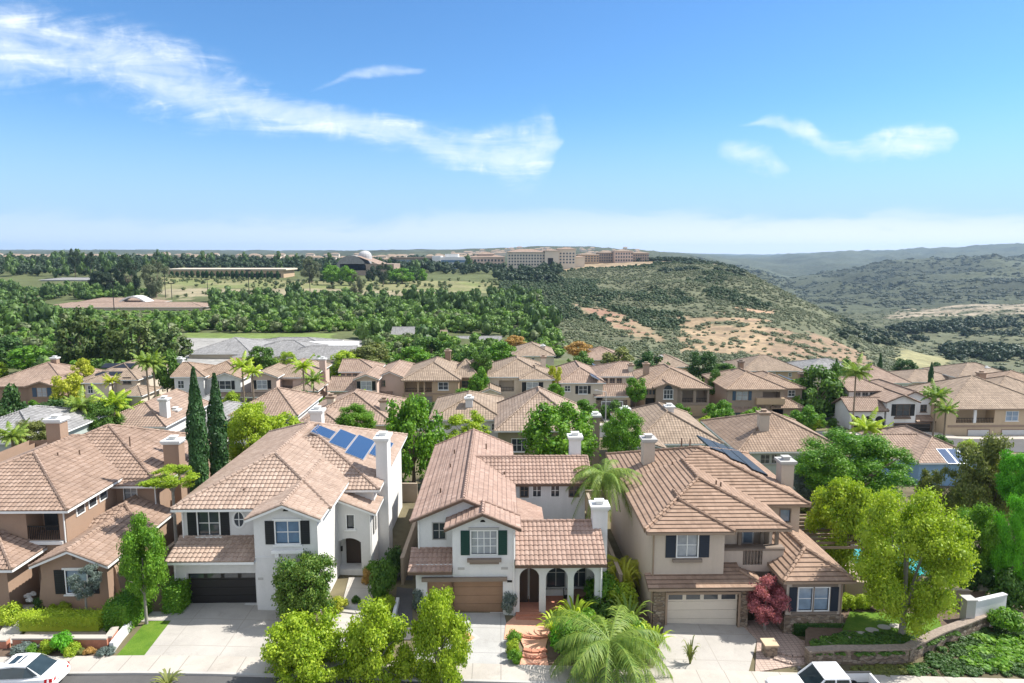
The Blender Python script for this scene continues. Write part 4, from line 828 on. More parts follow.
# ------------------------------------------------------------------ houses of the rows behind
class Mid(House):
    """a house further back: features are placed on wall planes at depth Y (front) + d from their directions as seen"""
    def __init__(s, name, label, Y, uc, wall, roof, trim='white_trim', group=None, shutter='black_shutter', cap='chimney_cap', **k):
        x = atY(uc, 390, Y)[0]; s.gz = g1(x, Y + 6); s.Y = Y
        super().__init__(name, label, (x, Y, s.gz), wall=wall, roof=roof, mode='P', trim=trim, shutter=shutter, cap=cap, group=group, **k)
    def p(s, u, v, d=0):
        x, y, z = atY(u, v, s.Y + d); return x, z - s.gz
    def mass(s, u0, u1, ve, d, dep, ax='y', a='hip', b='hip', sl=.4, holes=(), ov=.45, walls=True, roof=True, top=None):
        """block with its own roof: eave from u0 to u1 at image height ve on the plane d behind the front"""
        x0, ze = s.p(u0, ve, d - ov); x1, _ = s.p(u1, ve, d - ov); y0 = s.Y + d
        hs = []
        for (a0, a1, b0, b1, dp) in holes:
            (xa, zt), (xb, zb) = s.p(a0, b0, d), s.p(a1, b1, d); hs.append((xa, xb, zb, zt, dp))
        if walls: s.block(x0 + ov, x1 - ov, y0, y0 + dep, -3.0, ze + (.15 if roof else 0), holes=hs)
        if roof:
            gw = None
            if a == 'gable' or b == 'gable': gw = ((y0, y0 + dep) if ax == 'y' else (x0 + ov, x1 - ov)); gw = (gw[0] if a == 'gable' else None, gw[1] if b == 'gable' else None)
            s.roof(x0, x1, y0 - ov, y0 + dep + ov, ze, sl, ax=ax, a=a, b=b, gw=gw, ov=ov)
    def win(s, u0, u1, v0, v1, d=0, sh=0.0, glass='glass_dark', nx=2, nz=2, frame=None, proud=0.0, sill=True):
        (x0, z1), (x1, z0) = s.p(u0, v0, d), s.p(u1, v1, d)
        return s.window(x0, x1, z0, z1, s.Y + d, dep=0, nx=nx, nz=nz, glass=glass, shutters=sh, frame=frame, sill=sill)
    def gar(s, u0, u1, v0, v1, d, mat, lights=4):
        (x0, z1), (x1, z0) = s.p(u0, v0, d), s.p(u1, v1, d); X0, Y = s.L(x0, s.Y + d); X1, _ = s.L(x1, 0)
        m = MB(); h = (z1 - z0) / 4
        for i in range(4): m.box(X0, X1, Y - .03, Y - .004, z0 + i * h + .02, z0 + (i + 1) * h - .02)
        g = s.part('garage_door', m, mat)
        f = MB(); f.box(X0 - .15, X1 + .15, Y - .06, Y - .005, z1 + .0, z1 + .18); f.box(X0 - .15, X0 - .01, Y - .06, Y - .005, z0, z1); f.box(X1 + .01, X1 + .15, Y - .06, Y - .005, z0, z1); s.part('garage_frame', f, s.trim)
    def pent(s, u0, u1, v0, v1, d, dep=1.2):
        (x0, zl), (x1, _) = s.p(u0, v1, d - dep), s.p(u1, v1, d - dep); s.shed(x0, x1, s.Y + d - dep, s.Y + d - .01, zl, zl + dep * .4)
    def on_roof(s, u, v, ue, ve, d, sl, face='S', ov=.45):
        """the point of a roof slope (eave point ue, ve of a mass at setback d) that lies in direction (u, v)"""
        xe, ze = s.p(ue, ve, d - ov); ye = s.Y + d - ov; rx, ry, rz = ray(u, v); ze = ze + s.gz
        t = (ze - sl * ye - CAMH) / (rz - sl * ry) if face == 'S' else (ze + sl * xe - CAMH) / (rz + sl * rx)
        return rx * t, ry * t, CAMH + rz * t - s.gz
    def solar(s, u, v, w, l, ue, ve, d, sl, face, mat='solar', fr='solar_frame'):
        x, y, z = s.on_roof(u, v, ue, ve, d, sl, face); solar_panel(s, x, y, z - .12, w, l, sl, face, mat, fr)
    def chim(s, u0, u1, vt, d, dp=.9, mat=None, low=4.0):
        (x0, zt), (x1, _) = s.p(u0, vt, d), s.p(u1, vt, d); s.chimney(x0, x1, s.Y + d, s.Y + d + dp, zt - low, zt, mat=mat)
    def box(s, name, u0, u1, v0, v1, d0, d1, mat):
        (x0, z1), (x1, z0) = s.p(u0, v0, d0), s.p(u1, v1, d0); X0, Y0 = s.L(x0, s.Y + d0); X1, Y1 = s.L(x1, s.Y + d1); return s.part(name, MB().box(X0, X1, Y0, Y1, z0, z1), mat)
    def rail(s, u0, u1, v0, v1, d):
        (x0, z1), (x1, z0) = s.p(u0, v0, d), s.p(u1, v1, d); X0, Y = s.L(x0, s.Y + d); X1, _ = s.L(x1, 0); m = MB(); m.box(X0, X1, Y, Y + .06, z1 - .08, z1)
        n = max(4, int((X1 - X0) / .25))
        for i in range(n + 1): q = X0 + (X1 - X0) * i / n; m.box(q - .02, q + .02, Y + .01, Y + .05, z0, z1 - .08)
        s.part('balcony_railing', m, 'iron')
G3 = 'two-storey houses along the back street'
def row_three():
    Y = 112
    h = Mid('brown_house', 'brown house with brick chimney and blue shutters, far left of the back street', Y, 34, 'st_brown', 'tile_far_c', group=G3, shutter='garage_blue', trim='trim_tan')
    h.mass(-22, 68, 386.5, 3, 13); h.mass(24, 56, 387, 0, 8, a='gable', b='gable', sl=.34); h.win(37, 47, 388, 396.5, 0, .7, 'glass_curtain'); h.chim(50, 56, 357, 10, mat='st_terracotta'); h.done()
    h = Mid('sand_house', 'sand coloured house with dark solar strips on its roof beside the tall twin palms', Y, 112, 'st_cream', 'tile_far_e', group=G3)
    h.mass(80, 138, 380, 3, 13, sl=.42); h.mass(80, 110, 383, 1, 7); h.mass(113, 142, 396, -2.5, 6, sl=.3, ax='x'); h.win(88, 93, 386, 393, 1); h.win(123, 131, 377.5, 383.5, 3, frame='trim_taupe')
    h.solar(119, 365.5, 5.5, 1.5, 80, 380, 3, .42, 'S', 'solar_black', 'solar_black'); h.solar(109, 373.5, 4.2, 1.3, 80, 380, 3, .42, 'S', 'solar_black', 'solar_black'); h.done()
    h = Mid('white_villa', 'white house with black shutters standing right behind the two tall cypresses', Y, 210, 'st_white', 'tile_far_d', group=G3)
    h.mass(185, 246, 378, 3, 13); h.mass(208, 242, 379, .5, 8, a='gable', b='gable', sl=.38); h.mass(170, 205, 377, 2, 9, ax='x', b='hip', a='gable', sl=.34)
    h.win(219.5, 231, 381, 389, .5, .55); h.pent(212, 244, 391, 397, .5); h.gar(219, 232, 400, 409, .5, 'garage_grey'); h.win(190, 196, 383, 391, 2); h.win(178, 184, 381, 388, 2); h.chim(175.5, 182, 358, 7); h.done()
    h = Mid('tan_house', 'tan house with a balcony opening beside its shuttered window, left of the pinkish arched one', Y, 280, 'st_pink', 'tile_far_e', group=G3)
    h.mass(262, 312, 377.5, 2.5, 13, holes=[(280, 293, 380, 390, 1.4)]); h.mass(247, 278, 377.5, 0, 8, a='gable', b='gable', sl=.36)
    h.win(257, 267, 380.5, 388.5, 0, .6, 'glass_curtain'); h.pent(245, 285, 391, 397, 0); h.rail(280, 293, 386, 390, 2.6); h.mass(288, 318, 391, -1, 6, sl=.32); h.gar(293, 303, 398, 406, -1, 'garage_tan'); h.chim(319, 325, 358, 9, low=8); h.done()
    h = Mid('pinkish_house', 'pale pink house with row of small upper windows and arches below', Y, 366, 'st_pink', 'tile_far_c', group=G3)
    h.mass(373, 406, 378.5, 3, 14, sl=.42, a='gable', b='hip'); h.mass(353, 379, 379.5, 0, 9, a='gable', b='gable', sl=.38); h.mass(338, 378, 371.8, 6, 7, ax='x', a='gable', sl=.4)
    for u in (341, 347, 353): h.win(u, u + 4, 374, 378.5, 6, frame='trim_taupe')
    h.mass(327, 358, 391, 0, 6.2, ax='x', a='gable', b='gable', sl=.5); h.win(361, 371.5, 381.5, 390, 0, .6, 'glass_curtain'); h.win(381.5, 385, 380.5, 386, 3, frame='trim_taupe'); h.pent(377, 392, 392, 396, 3)
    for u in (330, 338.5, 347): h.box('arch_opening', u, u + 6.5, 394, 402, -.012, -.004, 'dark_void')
    h.chim(376, 382, 404, -14) if False else None; h.done()
    h = Mid('ochre_house', 'ochre brown house with wide dark balcony on its left half and brown chimneys', Y, 438, 'st_tan', 'tile_far_e', group=G3, trim='trim_tan', cap='trim_tan')
    h.mass(401, 461, 380.5, 0, 15, sl=.45, holes=[(404.5, 432, 382, 392.5, 1.6)]); h.mass(450, 479, 377.5, 3, 10, sl=.42, ax='x'); h.win(438.5, 448, 382.5, 389.5, 0, frame='white_trim'); h.rail(404.5, 432, 388, 392.5, .1); h.box('balcony_post', 417, 419, 382, 392.5, .05, .4, 'st_tan'); h.box('balcony_post', 423.5, 425, 382, 392.5, .05, .4, 'st_tan')
    h.box('band_course', 402.5, 460, 393.2, 394.4, -.06, -.004, 'trim_tan'); h.gar(410, 432, 396.5, 404, 0, 'garage_grey'); h.win(462, 470, 381, 387, 3, frame='trim_taupe'); h.chim(445, 450.5, 350, 12, mat='st_brown'); h.chim(471, 476.5, 360.5, 6, mat='st_brown'); h.done()
    h = Mid('cream_house', 'cream house with leafy arbour over its garage, behind the dark arched garden wall', Y, 522, 'st_cream', 'tile_far_e', group=G3, cap='trim_tan')
    h.mass(487, 549, 377, 2.5, 13, sl=.44, holes=[(499, 514, 380.5, 391.5, 1.5)]); h.mass(519, 555, 379.5, 0, 9, sl=.4); h.win(527, 538, 382.5, 392, 0, .75, 'glass_curtain'); h.rail(499, 514, 387, 391.5, 2.6)
    h.mass(479, 501, 393, -2, 6, a='gable', b='gable', sl=.4); h.win(484, 496, 397, 403, -2, frame='trim_taupe'); h.pent(519, 555, 394, 397.5, 0, .8); h.gar(505, 531, 400.5, 412, .5, 'garage_grey'); h.chim(488, 492.5, 361, 9); h.chim(541, 546, 356, 11, low=6); h.done()
    h = Mid('ivory_house', 'ivory house with pale solar panels on a pinkish roof and stone ground floor', Y, 596, 'st_cream', 'tile_far_c', group=G3, cap='trim_tan')
    h.mass(559, 606, 383, 0, 14, sl=.5); h.mass(596, 634, 376.5, 4, 9, ax='x', sl=.36, b='gable'); h.mass(594, 629, 396.5, 0, 4.5, ax='x', a='gable', b='gable', sl=.6); h.win(579, 587, 386, 393.5, 0, .5); h.win(565, 570, 386, 391, 0)
    for u in (603, 610, 617): h.win(u, u + 4.5, 378.5, 384, 4, frame='trim_tan')
    h.box('stone_base', 596, 627, 400, 413, -.05, -.004, 'stone_veneer'); h.gar(602, 622, 402, 413, -.06, 'garage_grey')
    h.solar(597, 367, 5.0, 1.5, 606, 383, 0, .5, 'E'); h.solar(594, 376, 4.0, 1.5, 606, 383, 0, .5, 'E')
    h.chim(629, 633.5, 364, 5); h.done()
    h = Mid('taupe_house', 'taupe house with a single arched window under a small gable', Y, 680, 'st_taupe', 'tile_far_d', group=G3, trim='trim_tan', cap='trim_tan')
    h.mass(643, 713, 388.5, 0.8, 15, sl=.42, holes=[(682.5, 707, 390.5, 402.5, 1.5)]); h.mass(654, 681, 388, 0, 8, a='gable', b='gable', sl=.36)
    h.win(664, 672.5, 390, 398.5, 0, frame='white_trim', nx=3); X, z = h.p(668.2, 389.6, 0); m = MB(); X, Yy = h.L(X, Y); r = .72
    m.face([(X + r * math.cos(t), Yy - .03, z + r * math.sin(t)) for t in [math.pi * i / 10 for i in range(11)]]); h.part('fanlight', m, 'glass_dark')
    h.rail(682.5, 707, 398, 402.5, .9); h.box('balcony_post', 693.5, 696, 390.5, 402.5, .82, 1.15, 'st_taupe')
    for u in (646, 649.3, 652.6): h.win(u, u + 2.2, 390, 394.5, .8, frame='trim_tan', nx=1, nz=1, sill=False)
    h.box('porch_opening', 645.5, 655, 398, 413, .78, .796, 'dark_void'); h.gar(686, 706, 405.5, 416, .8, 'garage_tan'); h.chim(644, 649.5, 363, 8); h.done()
    h = Mid('umber_house', 'umber house with a dark blue garage door and curved balcony', Y, 764, 'st_taupe', 'tile_far_d', group=G3, shutter='garage_blue', trim='trim_tan', cap='trim_taupe')
    h.mass(726, 788, 389.5, 0, 13, sl=.40, holes=[(763, 780, 392, 399, 1.5)]); h.mass(752, 806, 388.5, 4, 11, sl=.38); h.win(736.5, 747.5, 391.5, 400, 0, .55, 'glass_curtain')
    h.box('balcony_parapet', 757, 785, 398.5, 404.5, -.7, -.01, 'st_tan'); h.win(788.5, 794.5, 390.5, 396, 4, frame='white_trim'); h.pent(728, 768, 406, 411.5, 0, 1.2); h.gar(732.5, 761, 411, 424, -.3, 'garage_blue'); h.mass(771, 806, 408, 0, 7, sl=.5); h.chim(739.5, 744, 360.5, 9, mat='st_brown'); h.chim(800.5, 804.5, 373, 8, mat='st_brown', low=7)
    h.solar(790, 379, 6.5, 2.6, 806, 388.5, 4, .38, 'E'); h.done()
    h = Mid('arcaded_house', 'white house with dark gable trim, black garage door and arches on its left', Y - 4, 892, 'st_white', 'tile_far_c', group=G3, trim='brown_trim')
    h.mass(892, 938, 402, 2, 14, sl=.46, a='gable', b='hip'); h.mass(886, 921, 402.5, 0, 9, a='gable', b='gable', sl=.42); h.mass(848, 892, 391, 5, 7, ax='x', a='gable', sl=.42)
    for u in (855, 862.5, 870, 877.5): h.win(u, u + 5, 392.5, 398.5, 5, frame='trim_grey')
    h.mass(849, 889, 411, 0, 5.0, ax='x', a='gable', b='gable', sl=.55); h.win(897, 909, 404.5, 415.5, 0, .75, 'glass_dark'); h.box('window_shelf', 895, 911, 417.5, 419, -.3, -.01, 'brown_trim'); h.win(921, 926, 405, 411.5, 2); h.pent(917, 936, 416, 421.5, 2, 1.6); h.gar(894.5, 929, 424, 437, -.1, 'garage_black')
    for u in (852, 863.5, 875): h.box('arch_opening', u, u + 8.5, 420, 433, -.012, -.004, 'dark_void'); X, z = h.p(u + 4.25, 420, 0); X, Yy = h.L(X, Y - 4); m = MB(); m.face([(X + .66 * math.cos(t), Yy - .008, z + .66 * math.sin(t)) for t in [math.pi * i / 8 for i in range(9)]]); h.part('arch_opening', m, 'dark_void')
    h.done()
    h = Mid('apricot_house', 'apricot house with screened balcony, at the right edge of the back street', Y - 6, 990, 'st_sand', 'tile_far_e', group=G3, trim='trim_tan', cap='trim_tan')
    h.mass(946, 1062, 409, 0, 15, sl=.42, holes=[(957, 994, 409.8, 423, 2.0)]); h.mass(990, 1075, 400, 5, 12, sl=.4)
    h.win(1006.5, 1017.5, 411.5, 420.5, 0, frame='white_trim', glass='glass_sky'); h.rail(957, 994, 418, 423, .1); h.box('balcony_post', 974.5, 976, 409.8, 423, .05, .3, 'white_trim'); h.box('band_course', 948, 1060, 425.3, 427, -.08, -.004, 'trim_tan'); h.gar(968, 988, 430, 438, 0, 'garage_white'); h.gar(1002, 1024, 430, 438, 0, 'garage_white'); h.chim(980, 986.5, 372, 10, mat='st_terracotta'); h.done()
row_three()
G2 = 'houses whose backs face the front row'
def row_two():
    h = Mid('grey_roofed_house', 'pale blue house with a grey tile roof, cut by the left edge', 66, 0, 'st_aqua', 'tile_far_g', group=G2); h.mass(-70, 39, 443, 0, 12, sl=.36); h.win(18, 27, 449, 457, 0); h.done()
    h = Mid('pink_roofed_house', 'low house with pink roof and slim white chimney, behind the terracotta one', 80, 130, 'st_white', 'tile_far_c', group=G2); h.mass(88, 166, 427, 0, 12, sl=.42, ax='y', a='hip', b='gable'); h.chim(158.5, 166, 398, 2, low=10); h.win(148, 155, 430, 438, 0); h.done()
    h = Mid('grey_trimmed_house', 'white house with grey roofs glimpsed between the slim white chimney and the cypresses', 84, 192, 'st_white', 'tile_far_g', group=G2, trim='trim_grey'); h.mass(186, 222, 422, 0, 9, sl=.4); h.mass(166, 190, 414, 3, 9, sl=.3, a='gable', b='gable'); h.win(176, 182, 419, 426, 3); h.win(196, 202, 427, 434, 0); h.chim(170, 177, 409, 1, mat='st_grey', low=8); h.done()
    h = Mid('rosy_roofed_house', 'house with a rosy hip roof half hidden by lime green trees', 84, 268, 'st_white', 'tile_far_c', group=G2); h.mass(228, 298, 416, 0, 11, sl=.40, ax='x'); h.win(285, 291, 420, 427, 0); h.done()
    h = Mid('twin_chimney_house', 'house with two stucco chimneys rising behind the solar panels', 80, 345, 'st_cream', 'tile_far_c', group=G2, cap='trim_tan'); h.mass(293, 395, 425, 0, 13, sl=.44, ax='y'); h.mass(296, 345, 428, -3, 8, sl=.36); h.chim(326.5, 333.5, 395.5, 5, low=6); h.chim(379.5, 387.5, 399, 3, low=9); h.done()
    h = Mid('dun_roofed_house', 'dun roofed house with white gable wall and white chimney, behind the courtyard one', 82, 470, 'st_white', 'tile_far_e', group=G2); h.mass(428, 505, 420, 0, 12, sl=.40, ax='y'); h.chim(465.5, 472.5, 397, 2, low=6); h.win(492, 497, 424, 430, 0); h.done()
    h = Mid('olive_house', 'olive walled house with a white barred window, beside the weeping tree', 76, 540, 'st_olive', 'tile_far_b', group=G2); h.mass(494, 590, 431, 0, 13, sl=.62, ax='y', a='hip', b='hip'); h.win(512, 526.5, 439, 451, 0, nx=3, frame='white_trim'); h.chim(592, 600, 414, -2, mat='st_taupe', low=14); h.chim(622, 630, 408, 4, mat='st_white', low=10); h.done()
    h = Mid('straw_roofed_house', 'house with a wide straw coloured roof and white chimney, right of the tall chimney pair', 74, 682, 'st_aqua', 'tile_far_e', group=G2); h.mass(632, 724, 444, 0, 14, sl=.48, ax='y'); h.mass(628, 668, 449, -3, 8, sl=.3, a='gable', b='gable'); h.chim(666.5, 674, 405.5, 6, low=5, mat='st_white'); h.done()
    h = Mid('russet_roofed_house', 'pale green house with a russet ribbed roof behind the big round tree', 72, 795, 'st_aqua', 'tile_far_d', group=G2, cap='trim_tan'); h.mass(738, 850, 452, 0, 13, sl=.40, ax='x'); h.win(761, 769, 455, 463, 0, frame='trim_grey'); h.win(772, 776, 455, 463, 0, frame='trim_grey'); h.chim(760.5, 770, 411.5, 3, low=5, mat='st_beige'); h.done()
    h = Mid('blue_walled_house', 'blue walled house with solar panels low on its tile roof, at the right', 76, 940, 'st_blue', 'tile_far_c', group=G2); h.mass(918, 990, 463, 0, 13, sl=.45); h.mass(885, 938, 459, 2, 8, sl=.4, ax='x', a='gable', b='gable'); h.win(912, 919, 462, 470, 2); h.win(924, 932, 462, 470, 2, glass='glass_curtain')
    for u in (946.5, 957, 967.5): h.solar(u, 456, 1.15, 2.6, 918, 463, 0, .45, 'S', 'solar', 'solar_frame')
    h.done()
row_two()
G4 = 'rooftops at the end of the housing rows'
def row_four():
    L = [('umber_roofed_house', 'small house with dark umber hip roof above the cream one', 165, 532, [(510, 556, 356, 0, 13, 'y', .42)], 'st_cream', 'tile_far_e', (541, 545, 345)),
         ('salmon_roofed_house', 'salmon roofed house half hidden by orange blossom bushes', 172, 604, [(580, 628, 360, 0, 12, 'x', .4)], 'st_pink', 'tile_far_c', None),
         ('buff_roofed_house', 'buff roofed house between bushes at the foot of the bare slope', 168, 672, [(650, 692, 367, 0, 12, 'x', .35)], 'st_tan', 'tile_far_e', (660, 663, 356)),
         ('fawn_roofed_house', 'fawn roofed house directly below the bare orange slope', 160, 770, [(742, 806, 371, 0, 13, 'x', .4)], 'st_tan', 'tile_far_e', None),
         ('ash_roofed_house', 'grey roofed house with three tiny cypresses beside it', 165, 836, [(806, 866, 371, 0, 12, 'x', .32)], 'st_cream', 'tile_far_g', None),
         ('copper_roofed_house', 'copper roofed house peeking out above the arcaded white one', 145, 888, [(866, 912, 383, 0, 13, 'x', .4)], 'st_white', 'tile_far_c', None),
         ('long_roofed_house', 'house with long pale beige roof in front of the yellow meadow', 160, 938, [(905, 968, 382, 0, 12, 'x', .3)], 'st_cream', 'tile_far_e', None),
         ('hazel_roofed_house', 'hazel roofed house in front of the dark oak clumps', 158, 990, [(958, 1024, 378, 0, 13, 'x', .36)], 'st_cream', 'tile_far_e', (986, 990, 367)),
         ('bronze_roofed_house', 'bronze roofed house at the right edge above the apricot one', 140, 1020, [(993, 1075, 391, 0, 13, 'y', .36)], 'st_tan', 'tile_far_d', None),
         ('slate_roofed_cottage', 'white cottage with grey slate roof and white gable end among trees', 232, 478, [(455, 502, 347, 0, 13, 'x', .42)], 'st_white', 'tile_far_g', None),
         ('slate_roofed_cottage', 'grey roofed cottage beside a dark conifer, left of its two grey neighbours', 240, 402, [(390, 416, 337, 0, 12, 'x', .45)], 'st_white', 'tile_far_g', None),
         ('slate_roofed_cottage', 'grey brown roofed cottage, middle one of three among trees', 236, 430, [(416, 446, 340, 0, 12, 'x', .42)], 'st_cream', 'tile_far_e', None)]
    for n, lab, Y, uc, blocks, wall, roof, ch in L:
        h = Mid(n, lab, Y, uc, wall, roof, group=G4)
        for (a, b, v, d, dep, ax, sl) in blocks:
            gb = 'gable' if 'slate' in n else 'hip'
            h.mass(a, b, v, d, dep, ax=ax, sl=sl, a=gb, b=gb)
            w = (b - a) / 4
            for q in (1, 2, 3): h.win(a + q * w - 1.3, a + q * w + 1.3, v + 2, v + 5.5, d, sill=False)
        if ch: h.chim(*ch, 4)
        h.done()
row_four()
# ------------------------------------------------------------------ vegetation
leaf_mat('leaf_lime', (0.17, 0.29, 0.012), (0.44, 0.53, 0.04), 0.3); leaf_mat('leaf_bright', (0.05, 0.17, 0.012), (0.2, 0.36, 0.028), 0.3); leaf_mat('leaf_green', (0.03, 0.1, 0.014), (0.13, 0.235, 0.03), 0.25)
leaf_mat('leaf_dark', (0.02, 0.065, 0.014), (0.08, 0.16, 0.03), 0.22); leaf_mat('leaf_olive', (0.08, 0.11, 0.03), (0.25, 0.27, 0.07), 0.25); leaf_mat('leaf_pine', (0.025, 0.065, 0.015), (0.13, 0.17, 0.035), 0.15); leaf_mat('leaf_blue', (0.084, 0.12, 0.108), (0.192, 0.24, 0.216), .2)
leaf_mat('leaf_cypress', (0.012, 0.05, 0.012), (0.05, 0.13, 0.025), 0.15); leaf_mat('leaf_palm', (0.1, 0.19, 0.025), (0.28, 0.36, 0.06), 0.3); leaf_mat('leaf_yellow', (0.297, 0.351, 0.0203), (0.486, 0.486, 0.054), .35); leaf_mat('leaf_red', (.22, .045, .065), (.50, .18, .20), .3); leaf_mat('leaf_photinia', (0.04, 0.135, 0.018), (0.19, 0.26, 0.04), 0.25)
leaf_mat('leaf_wood', (0.04, 0.105, 0.02), (0.15, 0.24, 0.05), 0.2); leaf_mat('leaf_scrub', (0.075, 0.1, 0.045), (0.17, 0.19, 0.1), 0.1); leaf_mat('leaf_oak', (0.0168, 0.0384, 0.0156), (0.042, 0.072, 0.0264), .1); leaf_mat('leaf_orange', (0.36, 0.204, 0.06), (0.54, 0.36, 0.12), .3); leaf_mat('leaf_vivid', (.05, .23, .012), (.18, .50, .025), .3)
leaf_mat('leaf_bright2', (0.07, 0.17, 0.02), (0.21, 0.32, 0.05), 0.25); leaf_mat('leaf_olive2', (0.09, 0.125, 0.05), (0.2, 0.23, 0.1), 0.2); leaf_mat('leaf_dark2', (0.035, 0.085, 0.022), (0.11, 0.175, 0.045), 0.2)
leaf_mat('leaf_scrub2', (0.032, 0.048, 0.025), (0.07, 0.09, 0.05), 0.05); leaf_mat('leaf_thicket', (0.035, 0.068, 0.026), (0.085, 0.125, 0.05), 0.1)
def leaf_quads(rng, P, N, size, aspect=.62, flop=.55):
    """rhombic leaf sprays at points P facing roughly along N"""
    n = len(P); N = N + rng.normal(0, flop, (n, 3)); N /= np.linalg.norm(N, axis=1)[:, None] + 1e-9
    a = rng.normal(0, 1, (n, 3)); T = np.cross(N, a); T /= np.linalg.norm(T, axis=1)[:, None] + 1e-9; B = np.cross(N, T)
    s = size * rng.uniform(.65, 1.35, n)[:, None]
    V = np.stack([P - T * s, P - B * s * aspect + N * s * .15, P + T * s, P + B * s * aspect + N * s * .15], 1).reshape(-1, 3)
    return V, np.arange(4 * n).reshape(n, 4)
ICO = None
def ico():
    global ICO
    if ICO is None:
        import bmesh
        b = bmesh.new(); bmesh.ops.create_icosphere(b, subdivisions=2, radius=1.0); b.verts.ensure_lookup_table()
        ICO = (np.array([v.co[:] for v in b.verts]), np.array([[v.index for v in f.verts] for f in b.faces])); b.free()
    return ICO
def merge(parts):
    V, Q, o = [], [], 0
    for v, q in parts:
        if q.shape[1] == 3: q = np.concatenate([q, q[:, 2:3]], 1)
        V.append(v); Q.append(q + o); o += len(v)
    return np.concatenate(V), np.concatenate(Q)
def quad_mesh(name, V, Q, mat):
    """quads (a repeated last index marks a triangle)"""
    me = bpy.data.meshes.new(name); tri = Q[:, 2] == Q[:, 3]; cnt = np.where(tri, 3, 4); st = np.concatenate([[0], np.cumsum(cnt)[:-1]])
    flat = Q.ravel()[~np.stack([np.zeros_like(tri), np.zeros_like(tri), np.zeros_like(tri), tri], 1).ravel()]
    me.vertices.add(len(V)); me.vertices.foreach_set("co", np.ascontiguousarray(V, dtype=np.float32).ravel()); me.loops.add(len(flat)); me.loops.foreach_set("vertex_index", flat.astype(np.int32))
    me.polygons.add(len(Q)); me.polygons.foreach_set("loop_start", st.astype(np.int32)); me.update(calc_edges=True); me.materials.append(mat)
    return me
CORE = .5
def crown_data(seed, nclump=26, nleaf=2600, leaf=.07, cr=(.26, .42), core=True, flop=.55, shell=.75, droop=0.0, shape='round'):
    """crown of unit radius made of leafy clumps round dark cores"""
    rng = np.random.RandomState(seed); d = rng.normal(0, 1, (nclump, 3)); d /= np.linalg.norm(d, axis=1)[:, None]
    r = rng.uniform(.35, .80, nclump) ** .7
    C = d * r[:, None]
    if shape == 'dome': C[:, 2] = np.abs(C[:, 2]) * 1.1 - .35
    if shape == 'cone': C[:, 2] = rng.uniform(-.9, .85, nclump); k = (1 - (C[:, 2] + .9) / 1.9) * .8 + .08; a = rng.uniform(0, 6.28, nclump); C[:, 0] = np.cos(a) * k * rng.uniform(.5, 1, nclump); C[:, 1] = np.sin(a) * k * rng.uniform(.5, 1, nclump)
    R = rng.uniform(cr[0], cr[1], nclump) * np.where(np.linalg.norm(C, axis=1) > .6, .85, 1.0)
    if shape == 'cone': R = R * .8
    w = R ** 2; idx = rng.choice(nclump, nleaf, p=w / w.sum()); dd = rng.normal(0, 1, (nleaf, 3)); dd /= np.linalg.norm(dd, axis=1)[:, None]
    rr = R[idx] * (shell + (1 - shell) * 1.5 * rng.uniform(0, 1, nleaf) ** 1.5); sq = np.array([1, 1, .8])
    P = C[idx] + dd * rr[:, None] * sq
    if droop: P[:, 2] -= droop * rng.uniform(0, 1, nleaf) ** 2 * (np.linalg.norm(P[:, :2], axis=1))
    N = dd + np.array([0, 0, .35]) + .35 * C[idx]
    parts = [leaf_quads(rng, P, N, leaf, flop=flop)]
    if core:
        iv, iq = ico()
        for c, q in zip(C, R):
            parts.append((c + iv * (q * CORE) * sq * rng.uniform(.85, 1.12, (len(iv), 1)), iq))
    return merge(parts)
CM = {}
def crown_mesh(key, **k):
    if key not in CM: CM[key] = quad_mesh('crown_' + key, *crown_data(**k), MATS['leaf_green'])
    return CM[key]
def set_mat(o, m): o.material_slots[0].link = 'OBJECT'; o.material_slots[0].material = MATS[m]
def std_crown(kind, i):
    sp = {'round': dict(nclump=36, nleaf=3600, leaf=.065, cr=(.2, .38), flop=.8), 'near': dict(nclump=70, nleaf=19000, leaf=.030, cr=(.16, .30), flop=1.1, shell=.62), 'loose': dict(nclump=44, nleaf=11000, leaf=.033, cr=(.14, .26), shell=.45, flop=1.1),
          'huge': dict(nclump=80, nleaf=42000, leaf=.0185, cr=(.15, .28), flop=1.1, shell=.6), 'weep': dict(nclump=50, nleaf=9500, leaf=.042, cr=(.16, .30), droop=.5, flop=1.0, shell=.6), 'cone': dict(nclump=46, nleaf=3200, leaf=.07, cr=(.2, .36), shape='cone'), 'pine': dict(nclump=46, nleaf=3000, leaf=.06, cr=(.14, .26), shell=.6), 'bush': dict(nclump=16, nleaf=2600, leaf=.075, cr=(.34, .5), shape='dome')}[kind]
    return crown_mesh(f'{kind}{i}', seed=100 + i * 7 + len(kind), **sp)
def limbs(seed, h, hc, R, r0, mat, lean=0.0, n=6, base=0.0):
    """trunk with limbs: height of the crown's base h, of its centre hc, crown radii R"""
    rng = random.Random(seed); mb = MB(); tip = (lean * hc * .5, 0, h)
    mb.tube([(0, 0, -.4), (lean * h * .25, 0, h * .5), tip, (lean * hc * .6, .02, hc)], [r0 * 1.25, r0, r0 * .75, r0 * .3], 7)
    for k in range(n):
        a = 6.283 * (k + rng.random() * .6) / n; zz = hc + R[2] * rng.uniform(-.35, .5)
        e = (tip[0] + math.cos(a) * R[0] * .62, math.sin(a) * R[1] * .62, zz); m = ((tip[0] + e[0]) / 2 - .1 * math.cos(a), (tip[1] + e[1]) / 2, h + (zz - h) * .62)
        mb.tube([(tip[0], tip[1], h * .92), m, e], [r0 * .5, r0 * .33, r0 * .12], 5)
    me = bpy.data.meshes.new('trunk'); me.from_pydata(mb.v, [], mb.f); me.materials.append(MATS[mat]); return me
TREE_N = [0]
